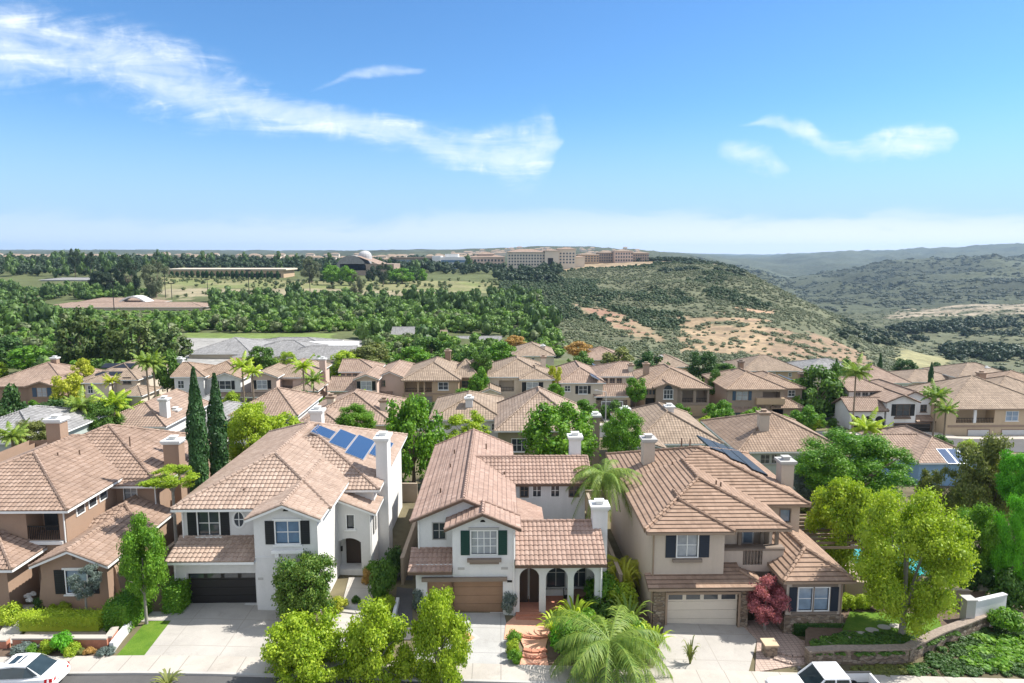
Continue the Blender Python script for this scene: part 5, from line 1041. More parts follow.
def tree_at(name, label, cat, u, Y, vt, vb, w, mat, kind='round', group=None, bark='bark', var=None, trunk=True, depth=1.0, lean=0.0, squash=1.0):
    """tree whose crown spans image heights vt..vb and w pixels at depth Y"""
    TREE_N[0] += 1; i = TREE_N[0]; vm = (vt + vb) / 2
    x, _, zt = atY(u, vt, Y); _, _, zb = atY(u, vb, Y); xc, _, zc = atY(u, vm, Y); t = math.hypot(Y, xc)
    rx = w / 2 / F * (Y * 1.0 + 3); rz = (zt - zb) / 2; g = g1(xc, Y); o = thing(name, label, cat, (xc, Y, g), 0, group)
    v = var if var is not None else i % 3
    cr = bpy.data.objects.new('crown' if trunk else 'foliage', std_crown(kind, v)); COL.objects.link(cr); cr.parent = o; set_mat(cr, mat)
    cr.location = (0, 0, zc - g); cr.scale = (rx * 1.02, rx * depth, rz * 1.05); cr.rotation_euler = (0, 0, RND.random() * 6.28)
    if trunk:
        hc = max(zc - g, .6); tk = bpy.data.objects.new('trunk', limbs(i, max(zb - g + rz * .25, hc * .45), hc, (rx, rx * depth, rz), max(.07, rx * .055), bark, lean)); COL.objects.link(tk); tk.parent = o
    return o
def cypress_mesh(seed=5, n=3800):
    rng = np.random.RandomState(seed); t = rng.uniform(0, 1, n) ** .9; a = rng.uniform(0, 6.283, n)
    prof = np.clip(np.minimum(1.0, (1 - t) * 3.2 + .08) * (.75 + .25 * np.minimum(1, t * 6)), 0, 1) * (1 + .10 * np.sin(a * 3 + t * 25) + .07 * np.sin(t * 60 + a * 2))
    P = np.stack([np.cos(a) * prof, np.sin(a) * prof, t], 1); N = np.stack([np.cos(a), np.sin(a), np.full(n, .7)], 1)
    V, Q = leaf_quads(rng, P * [.92, .92, 1], N, 1.0); V = P.repeat(4, 0) * [.92, .92, 1] + (V - (P * [.92, .92, 1]).repeat(4, 0)) * [.16, .16, .016]
    iv, iq = ico(); c = iv.copy(); c[:, 2] = (c[:, 2] + 1) / 2 * .97; k = np.clip(np.minimum(1.0, (1 - c[:, 2]) * 3.0 + .05), 0, 1) * .75; l = np.linalg.norm(iv[:, :2], axis=1) + 1e-6; c[:, 0] = iv[:, 0] / l * k * np.minimum(1, l * 3); c[:, 1] = iv[:, 1] / l * k * np.minimum(1, l * 3)
    return quad_mesh('cypress_crown', *merge([(V, Q), (c, iq)]), MATS['leaf_cypress'])
CYP = []
def cypress_at(label, u, Y, vt, vb, w, group=None):
    if not CYP: CYP.extend([cypress_mesh(5), cypress_mesh(9)])
    x, _, zt = atY(u, vt, Y); g = g1(x, Y); o = thing('cypress_tree', label, 'cypress', (x, Y, g), 0, group)
    cr = bpy.data.objects.new('crown', CYP[TREE_N[0] % 2]); TREE_N[0] += 1; COL.objects.link(cr); cr.parent = o; r = w / 2 / F * Y; cr.location = (0, 0, .25); cr.scale = (r, r, zt - g - .25); cr.rotation_euler = (0, 0, RND.random() * 6)
    MB().tube([(0, 0, -.3), (0, 0, 1.2)], [.16, .13], 6).build('trunk', MATS['bark'], o); return o
def frond_mesh(rng, L, lift, droop, nl=22, leaflet=.5, wid=.035, spread=.9):
    """one feather frond along +x: drooping rachis with leaflet pairs"""
    V = []; Q = []
    pts = []
    for i in range(nl + 1):
        t = i / nl; pts.append(np.array([L * t * (1 - .12 * t), 0, L * (lift * t - droop * t * t)]))
    for i in range(nl):
        p = pts[i]; d = pts[i + 1] - p; d /= np.linalg.norm(d) + 1e-9; t = (i + .5) / nl; ll = leaflet * (math.sin(math.pi * min(1, t * .85 + .12)) ** .7)
        for s in (-1, 1):
            side = np.array([0, s, 0]) * spread + d * .55 + np.array([0, 0, -.42 + rng.uniform(-.25, .2)]); side /= np.linalg.norm(side); e = p + side * ll * rng.uniform(.8, 1.15)
            m = (p + e) / 2 + np.array([0, 0, .06 * ll]); wv = d * wid
            b = len(V); V += [p - wv, p + wv, m + wv * 1.3, m - wv * 1.3, e + np.array([0, 0, -.06])]
            Q += [[b, b + 1, b + 2, b + 3], [b + 3, b + 2, b + 4, b + 4]]
        if i < nl:
            b = len(V); o = np.array([0, .022 * L / 2.5, 0]); V += [pts[i] - o, pts[i] + o, pts[i + 1] + o, pts[i + 1] - o]; Q.append([b, b + 1, b + 2, b + 3])
    return np.array(V), np.array(Q)
def rot_z(V, a): c, s = math.cos(a), math.sin(a); return V @ np.array([[c, s, 0], [-s, c, 0], [0, 0, 1]])
def palm_mesh(seed, n=20, lift=(.2, 1.1), droop=(.75, 1.15), nl=20, leaflet=.24, wid=.02):
    rng = np.random.RandomState(seed); ps = []
    for k in range(n):
        a = k * 2.39996 + rng.uniform(-.25, .25); f = k / n
        V, Q = frond_mesh(rng, rng.uniform(.85, 1.1), lift[1] + (lift[0] - lift[1]) * f + rng.uniform(-.1, .1), droop[0] + (droop[1] - droop[0]) * f, nl, leaflet, wid)
        ps.append((rot_z(V, a), Q))
    return quad_mesh('palm_fronds', *merge(ps), MATS['leaf_palm'])
PALM = {}
def palm_at(label, u, Y, vc, r_px, kind='queen', mat='leaf_palm', group=None, tr=.13, ub=None):
    """palm with its growing point at (u, vc) at depth Y and fronds of r_px"""
    if not PALM:
        PALM['queen'] = palm_mesh(3, 22, (-.1, 1.0), (.8, 1.25), 22, .26, .02); PALM['stiff'] = palm_mesh(8, 24, (.0, 1.2), (.35, .6), 16, .22, .028); PALM['near'] = palm_mesh(12, 44, (-.2, .75), (.6, 1.15), 40, .19, .0065)
    x, _, z = atY(u, vc, Y); g = g1(x, Y); r = r_px / F * (Y + 2); o = thing('palm_tree', label, 'palm tree', (x, Y, g), 0, group)
    c = bpy.data.objects.new('fronds', PALM[kind]); COL.objects.link(c); c.parent = o; c.location = (0, 0, z - g); c.scale = (r, r, r); c.rotation_euler = (0, 0, RND.random() * 6.28); set_mat(c, mat)
    h = z - g; m = MB(); m.tube([(.0, 0, -.3), (.04, .02, h * .5), (0, 0, h * .93), (0, 0, h)], [tr * 1.35, tr, tr * .9, tr * .6], 8); m.build('trunk', MATS['palm_bark'], o); return o
def leafy_box(name, label, cat, poly, h, mat, leaf=.07, dens=260, group=None, base=0.0, rnd=.06):
    """clipped hedge: leaves over the faces of a prism (xy polygon) above the ground"""
    rng = np.random.RandomState(len(poly) * 13 + int(abs(poly[0][0] * 100))); P = []; N = []; cx = sum(p[0] for p in poly) / len(poly); cy = sum(p[1] for p in poly) / len(poly); g = g1(cx, cy) + base
    for (ax, ay), (bx, by) in zip(poly, poly[1:] + poly[:1]):
        L = math.hypot(bx - ax, by - ay); n = max(12, int(L * h * dens)); t = rng.uniform(0, 1, n); z = rng.uniform(0, h, n); nx, ny = (by - ay) / L, -(bx - ax) / L
        P.append(np.stack([ax + (bx - ax) * t, ay + (by - ay) * t, z], 1)); N.append(np.tile([nx, ny, .3], (n, 1)))
    xs = [p[0] for p in poly]; ys = [p[1] for p in poly]; n = int((max(xs) - min(xs)) * (max(ys) - min(ys)) * dens) + 10
    q = np.stack([rng.uniform(min(xs), max(xs), n), rng.uniform(min(ys), max(ys), n), np.full(n, h)], 1); ins = np.ones(n, bool)
    for (ax, ay), (bx, by) in zip(poly, poly[1:] + poly[:1]): ins &= ((bx - ax) * (q[:, 1] - ay) - (by - ay) * (q[:, 0] - ax)) >= 0
    P.append(q[ins]); N.append(np.tile([0, 0, 1.], (ins.sum(), 1))); P = np.concatenate(P); N = np.concatenate(N)
    P = P + rng.normal(0, rnd, P.shape) + N * .02; V, Q = leaf_quads(rng, P - [cx, cy, 0], N, leaf); c = MB()
    ins2 = [(cx + (x - cx) * .94 - cx, cy + (y - cy) * .94 - cy) for x, y in poly]; c.prism(ins2, -.3, h * .95)
    cv = np.array(c.v); cq = []
    parts = [(V, Q)]
    for f in c.f:
        f = list(f)
        for i in range(1, len(f) - 1): cq.append([f[0], f[i], f[i + 1], f[i + 1]])
    parts.append((cv, np.array(cq))); o = bpy.data.objects.new(name, quad_mesh(name, *merge(parts), MATS[mat])); COL.objects.link(o); o.location = (cx, cy, g)
    return tag(o, label, cat, group)
def bush_at(label, u, v, w, h_px, mat, name='shrub', group=None, cat='shrub', var=None, dz=0.0, kind='bush'):
    """rounded shrub standing on the ground point seen at (u, v)"""
    x, y, z = G(u, v, dz); TREE_N[0] += 1; r = w / 2 / F * (y + 2); h = h_px / F * (y + 2) * 1.08
    o = bpy.data.objects.new(name, std_crown(kind, (TREE_N[0] if var is None else var) % 3)); COL.objects.link(o); set_mat(o, mat); o.location = (x, y + r * .4, z + h * .42); o.scale = (r, r, h * .62); o.rotation_euler = (0, 0, RND.random() * 6.28)
    return tag(o, label, cat, group)
def spiky_at(label, u, v, w, h_px, mat, name='shrub', cat='shrub', group=None, n=26, dz=0.0):
    """plant of arching strap leaves"""
    x, y, z = G(u, v, dz); rng = np.random.RandomState(int(u * 7 + v)); r = w / 2 / F * (y + 2); h = h_px / F * (y + 2); ps = []
    for k in range(n):
        a = k * 2.4; L = r * rng.uniform(.7, 1.1); hh = h * rng.uniform(.6, 1.1); V = []; Q = []; m = 5
        for i in range(m + 1):
            t = i / m; xx = L * t; zz = hh * (1.9 * t - 1.25 * t * t) / .72 * (1 - .25 * (k / n)); ww = .07 * (1 - t) ** .6 * max(.5, r) + .005; V += [[xx, -ww, zz], [xx, ww, zz]]
            if i: b = 2 * i - 2; Q.append([b, b + 1, b + 3, b + 2])
        ps.append((rot_z(np.array(V), a), np.array(Q)))
    o = bpy.data.objects.new(name, quad_mesh(name, *merge(ps), MATS[mat])); COL.objects.link(o); o.location = (x, y, z); return tag(o, label, cat, group)
def near_trees():
    T = tree_at; b = 'broadleaf_tree'
    T(b, 'bright green young tree on the lawn strip left of the black garage door', 'tree', 142, 39.8, 515, 603, 52, 'leaf_bright', 'near', bark='bark_grey')
    o = T(b, 'bare trunked tree with small flat pale green crown against the terracotta wall', 'tree', 172, 46.5, 466, 488, 58, 'leaf_lime', 'loose', bark='bark_grey'); 
    T(b, 'dense rounded tree with reddish leaf tips beside the black garage door', 'tree', 306, 40.6, 546, 622, 68, 'leaf_photinia', 'near')
    T(b, 'lime green street tree at the pavement, leftmost of three', 'street tree', 303, 34.95, 608, 704, 92, 'leaf_lime', 'near', 'lime green trees along the kerb', bark='bark_grey', var=0)
    T(b, 'slim lime green street tree between the two wider ones', 'street tree', 376, 35.2, 602, 708, 82, 'leaf_lime', 'near', 'lime green trees along the kerb', bark='bark_grey', var=1)
    T(b, 'lime green street tree reaching up in front of the tan garage door', 'street tree', 438, 35.0, 584, 705, 68, 'leaf_lime', 'near', 'lime green trees along the kerb', bark='bark_grey', var=2)
    T('red_leaved_tree', 'small tree with wine red leaves beside the cream garage door', 'tree', 766, 41.0, 577, 622, 50, 'leaf_red', 'near', bark='bark_grey', var=1)
    T(b, 'large yellow green tree in the corner garden by the stone retaining wall', 'tree', 908, 39.8, 484, 632, 116, 'leaf_lime', 'huge', bark='bark_grey', var=0)
    T(b, 'yellow green feathery tree behind the pergola, left of the large one', 'tree', 843, 48.5, 474, 574, 74, 'leaf_lime', 'near', var=2)
    T(b, 'broad dark green round tree behind the right corner garden', 'tree', 857, 59, 429, 506, 120, 'leaf_bright', 'huge', var=2)
    T(b, 'blue grey shrubby tree left of the broad dark green one', 'tree', 812, 62, 452, 508, 44, 'leaf_blue', 'near', var=1)
    T(b, 'thin olive coloured tree in front of the blue walled house', 'tree', 941, 58, 462, 514, 44, 'leaf_olive', 'loose', var=0)
    T(b, 'tall olive green tree right of the pool', 'tree', 990, 56, 436, 532, 72, 'leaf_olive', 'near', var=1)
    T(b, 'vivid green dense tree cut by the right edge, lower one', 'tree', 1022, 45, 490, 606, 54, 'leaf_vivid', 'huge', var=2)
    T(b, 'vivid green tree at the right edge, upper one', 'tree', 1020, 52, 446, 505, 44, 'leaf_vivid', 'near', var=0)
    T(b, 'mid green tree with dark underside beside the white garden wall', 'tree', 980, 47, 505, 572, 52, 'leaf_bright', 'near', var=1)
    T(b, 'weeping green tree between the white house and the courtyard one', 'tree', 413, 68, 388, 476, 64, 'leaf_bright', 'weep', var=0)
    T(b, 'wide weeping pepper tree covering the olive house', 'tree', 560, 68, 397, 466, 80, 'leaf_bright', 'weep', var=1)
    T(b, 'bright bushy tree right of the tall brown chimney', 'tree', 623, 66, 408, 466, 46, 'leaf_bright', 'near', var=1)
    T(b, 'lime green tree right behind the cypresses', 'tree', 250, 66, 399, 470, 62, 'leaf_lime', 'near', var=2); T(b, 'light green tree above the ridge of the white house, right of the lime one', 'tree', 282, 68, 412, 452, 46, 'leaf_lime', 'round', var=1)
    T(b, 'small green tree between two stucco chimneys', 'tree', 357, 72, 404, 436, 42, 'leaf_bright', 'near', var=1); T(b, 'olive lime tree peeking over the ridge of the courtyard house', 'tree', 468, 70, 411, 446, 54, 'leaf_lime', 'loose', var=1)
    cypress_at('tall dark cypress beside the terracotta house, left one of the pair', 193, 50.5, 368, 500, 19, 'pair of tall cypresses'); cypress_at('tall dark cypress, right one of the pair, nearer the lime green tree', 214, 56, 374, 480, 18, 'pair of tall cypresses')
    palm_at('queen palm drooping over the gap between courtyard house and beige house', 604, 50, 474, 40, 'near', tr=.2); palm_at('short yellowish palm below the drooping queen palm', 624, 46, 566, 30, 'near', 'leaf_yellow'); palm_at('wide feathery palm at the pavement in front of the arched porch', 610, 35.4, 641, 76, 'near', tr=.16)
near_trees()
def mid_trees():
    T = tree_at; b = 'broadleaf_tree'
    T(b, 'dark green tree cut by the left edge above the grey roof', 'tree', 5, 84, 384, 446, 40, 'leaf_dark', 'round'); T(b, 'grey green olive tree beside the left chimney of the terracotta house', 'tree', 36, 63, 416, 456, 44, 'leaf_olive', 'near')
    T(b, 'yellow tree in front of the brown house with brick chimney', 'tree', 68, 100, 372, 410, 30, 'leaf_yellow', 'round'); T(b, 'yellow green tree between brown house and sand coloured house', 'tree', 83, 118, 358, 386, 22, 'leaf_yellow', 'round')
    T(b, 'shadowy bush under the yellow tree', 'tree', 52, 82, 396, 432, 38, 'leaf_dark', 'round'); T(b, 'leafy green tree behind the left chimney of the terracotta house', 'tree', 98, 76, 402, 440, 44, 'leaf_green', 'near')
    palm_at('yellow green palm above the terracotta roof, nearest the pink roof', 112, 78, 404, 21, 'stiff', 'leaf_lime'); palm_at('bushy palm right of the left chimney', 80, 76, 406, 18, 'stiff'); palm_at('small palm over the grey tile roof', 12, 60, 436, 18, 'stiff')
    palm_at('tall palm, left one of the twin palms beside the sand coloured house', 146, 98, 362, 15, 'stiff', group='twin tall palms'); palm_at('tall palm, right one of the twin palms beside the sand coloured house', 153, 99, 364, 15, 'stiff', group='twin tall palms')
    palm_at('thin palm in front of the sand coloured house', 112, 96, 381, 10, 'stiff', 'leaf_yellow'); T(b, 'green tree behind the twin tall palms', 'tree', 166, 118, 348, 392, 26, 'leaf_green', 'round')
    palm_at('lime palm left of the tan house', 242, 100, 366, 14, 'stiff', 'leaf_lime'); palm_at('lime palm in front of the tan house gable', 252, 98, 372, 12, 'stiff', 'leaf_lime'); palm_at('slender palm right of the tan house', 303, 98, 367, 13, 'stiff', 'leaf_lime'); palm_at('short palm beside the slender palm', 313, 106, 380, 13, 'stiff')
    T(b, 'low round bush below the slender palm', 'tree', 310, 100, 392, 412, 34, 'leaf_bright', 'round', trunk=True); T(b, 'dark green tree left of the tan house roof', 'tree', 262, 124, 345, 372, 30, 'leaf_green', 'round')
    T(b, 'leafy tree between ochre house and cream house', 'tree', 478, 112, 366, 400, 22, 'leaf_bright', 'round'); T(b, 'clipped round bush in front of the ochre house', 'tree', 465, 104, 388, 402, 26, 'leaf_bright', 'round'); T(b, 'narrow yellow green tree between cream house and ivory house', 'tree', 555, 114, 364, 398, 16, 'leaf_yellow', 'round'); T(b, 'bush below the narrow yellow green tree', 'tree', 556, 108, 382, 400, 20, 'leaf_bright', 'round')
    T(b, 'round bush in front of the ivory house entrance', 'tree', 586, 100, 398, 416, 26, 'leaf_bright', 'round'); T(b, 'leafy tree between ivory house and taupe house', 'tree', 636, 112, 376, 402, 22, 'leaf_bright', 'round'); T(b, 'bushy shrub beside the blue garage drive', 'tree', 722, 98, 400, 430, 26, 'leaf_bright', 'round'); T(b, 'tree between taupe house and umber house roofs', 'tree', 718, 120, 368, 398, 22, 'leaf_green', 'round')
    T(b, 'bushy tree right of the ochre house', 'tree', 482, 118, 350, 374, 22, 'leaf_green', 'round'); T(b, 'orange blossoming bush above the salmon roof', 'tree', 578, 178, 340, 358, 30, 'leaf_orange', 'round'); T(b, 'green bush under the orange blossoming one', 'tree', 580, 166, 350, 372, 26, 'leaf_green', 'round'); T(b, 'orange blossoming bush left of the umber hip roof', 'tree', 516, 186, 335, 347, 22, 'leaf_orange', 'round')
    T(b, 'pale olive tree above the ivory house', 'tree', 616, 160, 346, 372, 34, 'leaf_olive', 'round'); T(b, 'dark tree above the taupe house roof', 'tree', 652, 150, 350, 380, 34, 'leaf_dark', 'round'); T(b, 'dark tree above the right slope of the taupe house', 'tree', 703, 150, 350, 380, 30, 'leaf_dark', 'round'); T(b, 'row bush below the bare orange slope, left', 'tree', 728, 146, 362, 380, 34, 'leaf_green', 'round'); 
    T(b, 'large leafy tree right of the umber house', 'tree', 818, 116, 364, 418, 56, 'leaf_green', 'round'); T(b, 'taller tree behind the large leafy one, left of the arcaded house', 'tree', 842, 120, 356, 408, 40, 'leaf_green', 'weep'); T(b, 'light green bush in front of the large leafy tree', 'tree', 803, 102, 404, 430, 30, 'leaf_bright', 'round')
    palm_at('palm with bare trunk left of the arcaded house', 856, 106, 372, 18, 'stiff'); palm_at('lime palm at the foot of the arcaded house', 866, 84, 428, 20, 'stiff', 'leaf_lime'); palm_at('young lime palm in front of the left arch', 880, 88, 432, 14, 'stiff', 'leaf_lime')
    palm_at('palm right of the arcaded house, taller one', 936, 100, 396, 16, 'stiff'); palm_at('palm right of the arcaded house, shorter one', 946, 98, 410, 14, 'stiff'); T(b, 'small lime tree between arcaded house and apricot house', 'tree', 932, 112, 384, 412, 18, 'leaf_bright', 'round')
    T(b, 'round dark tree beyond the copper roof', 'tree', 905, 190, 358, 376, 24, 'leaf_dark', 'round'); T(b, 'small round tree in front of the yellow meadow', 'tree', 940, 190, 362, 378, 20, 'leaf_dark', 'round'); T(b, 'bush behind the blue grey tree', 'tree', 842, 80, 425, 450, 30, 'leaf_dark', 'round')
    for u, l in ((837, 'first'), (861, 'second'), (870, 'third')): cypress_at(f'tiny dark cypress above the ash grey and copper roofs, {l} from the left', u, 150, 358 + (u - 837) * .3, 378, 5, 'tiny cypresses')
    cypress_at('tiny dark cypress left of the hazel roof', 932, 150, 362, 384, 5); cypress_at('tiny dark cypress above the arcaded house ridge', 881, 158, 353, 375, 5)
    T('pine_tree', 'large dark pine above the brown house chimney', 'pine', 80, 150, 306, 374, 52, 'leaf_pine', 'pine'); T('pine_tree', 'large spreading pine above the sand coloured house', 'pine', 132, 152, 308, 372, 62, 'leaf_pine', 'pine'); T('pine_tree', 'pine above the twin tall palms', 'pine', 172, 146, 328, 372, 44, 'leaf_pine', 'pine'); T('pine_tree', 'narrow dark conifer beside the grey roofed cottages', 'conifer', 387, 236, 320, 345, 11, 'leaf_dark', 'cone')
    T(b, 'pale green tree left of the dark pines', 'tree', 28, 150, 345, 372, 44, 'leaf_bright', 'round'); T(b, 'dark green tree cut by the left edge below the pale houses', 'tree', 2, 160, 335, 370, 44, 'leaf_dark', 'round')
    T(b, 'bright green tree behind the ochre house', 'tree', 412, 140, 346, 372, 40, 'leaf_bright', 'round'); T(b, 'leafy tree left of the bright green one behind pinkish house', 'tree', 372, 150, 342, 366, 44, 'leaf_olive', 'round'); T(b, 'bright tree behind the roof of the cream house', 'tree', 500, 150, 340, 366, 34, 'leaf_bright', 'round'); T(b, 'large green tree behind the ochre house chimney', 'tree', 432, 158, 336, 362, 44, 'leaf_green', 'round'); T(b, 'yellowish green tree behind the pinkish house ridge', 'tree', 345, 146, 350, 370, 36, 'leaf_lime', 'round'); T(b, 'green tree behind the umber chimneys of the ochre house', 'tree', 466, 150, 346, 372, 30, 'leaf_green', 'round')
mid_trees()
# ------------------------------------------------------------------ woodland, scrub, far buildings, haze
def ico1():
    import bmesh
    b = bmesh.new(); bmesh.ops.create_icosphere(b, subdivisions=1, radius=1.0); b.verts.ensure_lookup_table()
    r = (np.array([v.co[:] for v in b.verts]), np.array([[v.index for v in f.verts] for f in b.faces])); b.free(); return r
def small_tree(seed, ncl=7, nleaf=110, leaf=.17):
    rng = np.random.RandomState(seed); d = rng.normal(0, 1, (ncl, 3)); d /= np.linalg.norm(d, axis=1)[:, None]; C = d * rng.uniform(.3, .62, ncl)[:, None]; C[:, 2] = C[:, 2] * .8; R = rng.uniform(.32, .5, ncl)
    iv, iq = ico1(); parts = [(c + iv * r * .9 * rng.uniform(.8, 1.15, (len(iv), 1)), iq) for c, r in zip(C, R)]
    i = rng.randint(0, ncl, nleaf); dd = rng.normal(0, 1, (nleaf, 3)); dd /= np.linalg.norm(dd, axis=1)[:, None]; dd[:, 2] = np.abs(dd[:, 2]) * .9
    parts.append(leaf_quads(rng, C[i] + dd * R[i][:, None] * 1.02, dd, leaf, flop=.5)); return merge(parts)
def small_bush(seed, nleaf=20):
    rng = np.random.RandomState(seed); iv, iq = ico1(); parts = []
    for k in range(3):
        c = np.array([rng.uniform(-.5, .5), rng.uniform(-.5, .5), rng.uniform(-.05, .15)]); parts.append((c + iv * rng.uniform(.45, .7) * [1, 1, .8] * rng.uniform(.75, 1.15, (len(iv), 1)), iq))
    dd = rng.normal(0, 1, (nleaf, 3)); dd /= np.linalg.norm(dd, axis=1)[:, None]; dd[:, 2] = np.abs(dd[:, 2]); parts.append(leaf_quads(rng, dd * .75, dd, .22)); return merge(parts)
def scatter(name, label, cat, X, Y, R, H, protos, mat, lift=.75, kind='stuff', seed=1):
    """one object of many plants: positions, radii, half heights"""
    rng = np.random.RandomState(seed); Z = ground(X, Y); pk = rng.randint(0, len(protos), len(X)); Vs, Qs, off = [], [], 0
    for p, (v, q) in enumerate(protos):
        if q.shape[1] == 3: q = np.concatenate([q, q[:, 2:3]], 1)
        I = np.where(pk == p)[0]; n = len(I)
        if not n: continue
        a = rng.uniform(0, 6.283, n); c, s = np.cos(a)[:, None], np.sin(a)[:, None]; x = (v[None, :, 0] * c - v[None, :, 1] * s) * R[I][:, None] + X[I][:, None]; y = (v[None, :, 0] * s + v[None, :, 1] * c) * R[I][:, None] + Y[I][:, None]
        z = v[None, :, 2] * H[I][:, None] + Z[I][:, None] + (lift * H[I])[:, None]; Vs.append(np.stack([x, y, z], -1).reshape(-1, 3))
        Qs.append((q[None] + (np.arange(n) * len(v))[:, None, None] + off).reshape(-1, 4)); off += n * len(v)
    o = bpy.data.objects.new(name, quad_mesh(name, np.concatenate(Vs), np.concatenate(Qs), MATS[mat])); COL.objects.link(o); return tag(o, label, cat, None, kind)
def sample(rng, n, ulo, uhi, ylo, yhi, keep):
    """random ground points in a wedge of bearings, evenly over the area"""
    y = np.sqrt(rng.uniform(ylo ** 2, yhi ** 2, n)); u = rng.uniform(ulo, uhi, n); x = np.tan((np.arctan((u - 512) / F)) + YAW) * y; m = keep(u, x, y); return x[m], y[m], u[m]
def vegetation_masses():
    rng = np.random.RandomState(21); P = [small_tree(s) for s in (1, 2, 3, 4)]; B = [small_bush(s) for s in (1, 2, 3)]
    def wood(u, x, y):
        k = np.ones(len(u), bool)
        k &= ~((y > 150) & (y < 240) & (u > 172) & (u < 360)); k &= ~((y > 268) & (y < 388) & (u > 26) & (u < 212)); k &= ~((y > 385) & (y < 545) & (u > 150) & (u < 492))
        k &= ~((y > 215) & (y < 252) & (u > 380) & (u < 512)); k &= ~((u > 505) & (y < 205)); k &= ~((u > 565 - (y - 200) * .12) & (y > 200)); k &= ~((u < 25) & (y < 158)); k &= ~((((u - 592) / 46) ** 2 + ((y - 365) / 75) ** 2) < 1)
        k &= (y > 168) | (u < 180) | (u > 350)
        return k
    for nm, lab, mt, n, f, r0, r1, hs in (('woodland', 'mid green trees filling the valley behind the houses', 'leaf_wood', 1700, lambda x, y: np.ones(len(x), bool), 1.6, 4.4, (.75, 1.35)), ('bright_woodland', 'bright green trees and bushes in the nearer half of the valley', 'leaf_bright2', 3000, lambda x, y: bumps(x, y, 45) + (320 - y) / 110 > -.2, 1.4, 3.6, (.6, 1.1)), ('olive_woodland', 'grey olive trees scattered through the valley', 'leaf_olive2', 1300, lambda x, y: bumps(y, x, 50) > .1, 1.6, 4.0, (.7, 1.1)), ('dark_woodland', 'dark tall trees standing through the valley', 'leaf_dark2', 650, lambda x, y: bumps(x + 90, y, 60) + (y - 300) / 160 > .0, 2.0, 4.6, (1.0, 1.9))):
        x, y, u = sample(rng, n, -170, 575, 142, 430, wood); k = f(x, y); x, y = x[k], y[k]; R = rng.uniform(r0, r1, len(x)) * np.where(y < 200, .8, 1); scatter(nm, lab, 'woodland', x, y, R, R * rng.uniform(*hs, len(x)), P, mt, .8)
    x, y, u = sample(rng, 2000, -220, 560, 545, 820, lambda u, x, y: (y > 640) | (u < 150) | (u > 495)); k = ~((u > 495) & (y > 690)); x, y = x[k], y[k]; R = rng.uniform(3.5, 6.5, len(x)); scatter('distant_woodland', 'dark trees along the plateau among the far buildings', 'woodland', x, y, R, R * rng.uniform(.7, 1.2, len(x)), P, 'leaf_oak', .8)
    x, y, u = sample(rng, 170, -250, 470, 520, 760, lambda u, x, y: (y > 640) | (u < 165)); R = rng.uniform(3.2, 6.0, len(x)); scatter('skyline_trees', 'tall uneven trees breaking the skyline of the plateau', 'trees', x, y, R, R * rng.uniform(1.3, 2.3, len(x)), P, 'leaf_dark2', .85)
    x, y, u = sample(rng, 700, -250, 480, 820, 1500, lambda u, x, y: u < 1000); R = rng.uniform(4, 7, len(x)); scatter('distant_treeline', 'hazy treeline on the far plain', 'woodland', x, y, R, R * rng.uniform(.6, 1.0, len(x)), P, 'leaf_oak', .7)
    def bare(u, x, y):
        c = zone_colours(x, y); return (c[:, 0] > .18)
    def scrub(u, x, y):
        b = bare(u, x, y); r = rng.uniform(0, 1, len(u)); n = bumps(x, y, 45); return (~b | (r < .08)) & (r < .60 + .4 * n) & ~((u > 560) & (u < 745) & (y > 660))
    x, y, u = sample(rng, 30000, 515, 905, 225, 670, scrub); R = rng.uniform(.6, 1.7, len(x)); scatter('hillside_scrub', 'grey green scrub covering the hill slopes', 'scrub', x, y, R, R * rng.uniform(.5, .9, len(x)), B, 'leaf_scrub', .3)
    x, y, u = sample(rng, 8200, 500, 820, 330, 720, lambda u, x, y: (~bare(u, x, y)) & (bumps(x, y, 130) + bumps(y, x, 60) * .7 + (690 - u) / 110 > .25)); R = rng.uniform(1.3, 3.0, len(x)); scatter('hillside_thicket', 'dark green thicket on the shaded side of the hill', 'thicket', x, y, R, R * rng.uniform(.6, 1.0, len(x)), P, 'leaf_thicket', .4)
    x, y, u = sample(rng, 1500, 840, 1200, 250, 760, lambda u, x, y: (~bare(u, x, y)) & (bumps(x, y, 120) + bumps(y, x, 55) * .6 > .25)); R = rng.uniform(2.5, 5, len(x)); scatter('oak_groves', 'dark oak groves on the valley floor at the right', 'grove', x, y, R, R * rng.uniform(.6, .9, len(x)), P, 'leaf_oak', .6)
    XS, YS = [], []
    for uc, yc, du, dy, n in ((968, 455, 20, 34, 60), (1003, 440, 20, 30, 60), (930, 640, 40, 40, 60), (985, 660, 50, 40, 70)):
        x, y, u = sample(rng, n * 3, uc - du, uc + du, yc - dy, yc + dy, lambda u, x, y: ((u - uc) / du) ** 2 + ((y - yc) / dy) ** 2 < 1); XS.append(x); YS.append(y)
    x, y = np.concatenate(XS), np.concatenate(YS); R = rng.uniform(3.5, 5.5, len(x)); scatter('oak_clumps', 'dense dark oak clumps around the yellow meadow', 'grove', x, y, R, R * rng.uniform(.7, 1.0, len(x)), P, 'leaf_oak', .6)
    x, y, u = sample(rng, 5000, 830, 1200, 230, 1000, lambda u, x, y: (~bare(u, x, y))); R = rng.uniform(1.2, 2.6, len(x)); scatter('valley_scrub', 'pale green scrub on the valley floor', 'scrub', x, y, R, R * rng.uniform(.4, .7, len(x)), B, 'leaf_scrub', .3)
    x, y, u = sample(rng, 16000, 690, 1250, 1050, 2600, lambda u, x, y: bumps(x, y, 160) + bumps(y, x, 70) > -.5); R = rng.uniform(3, 7.5, len(x)); scatter('distant_scrub', 'dark scrub patches on the far ridges', 'scrub', x, y, R, R * .5, B, 'leaf_scrub2', .2)
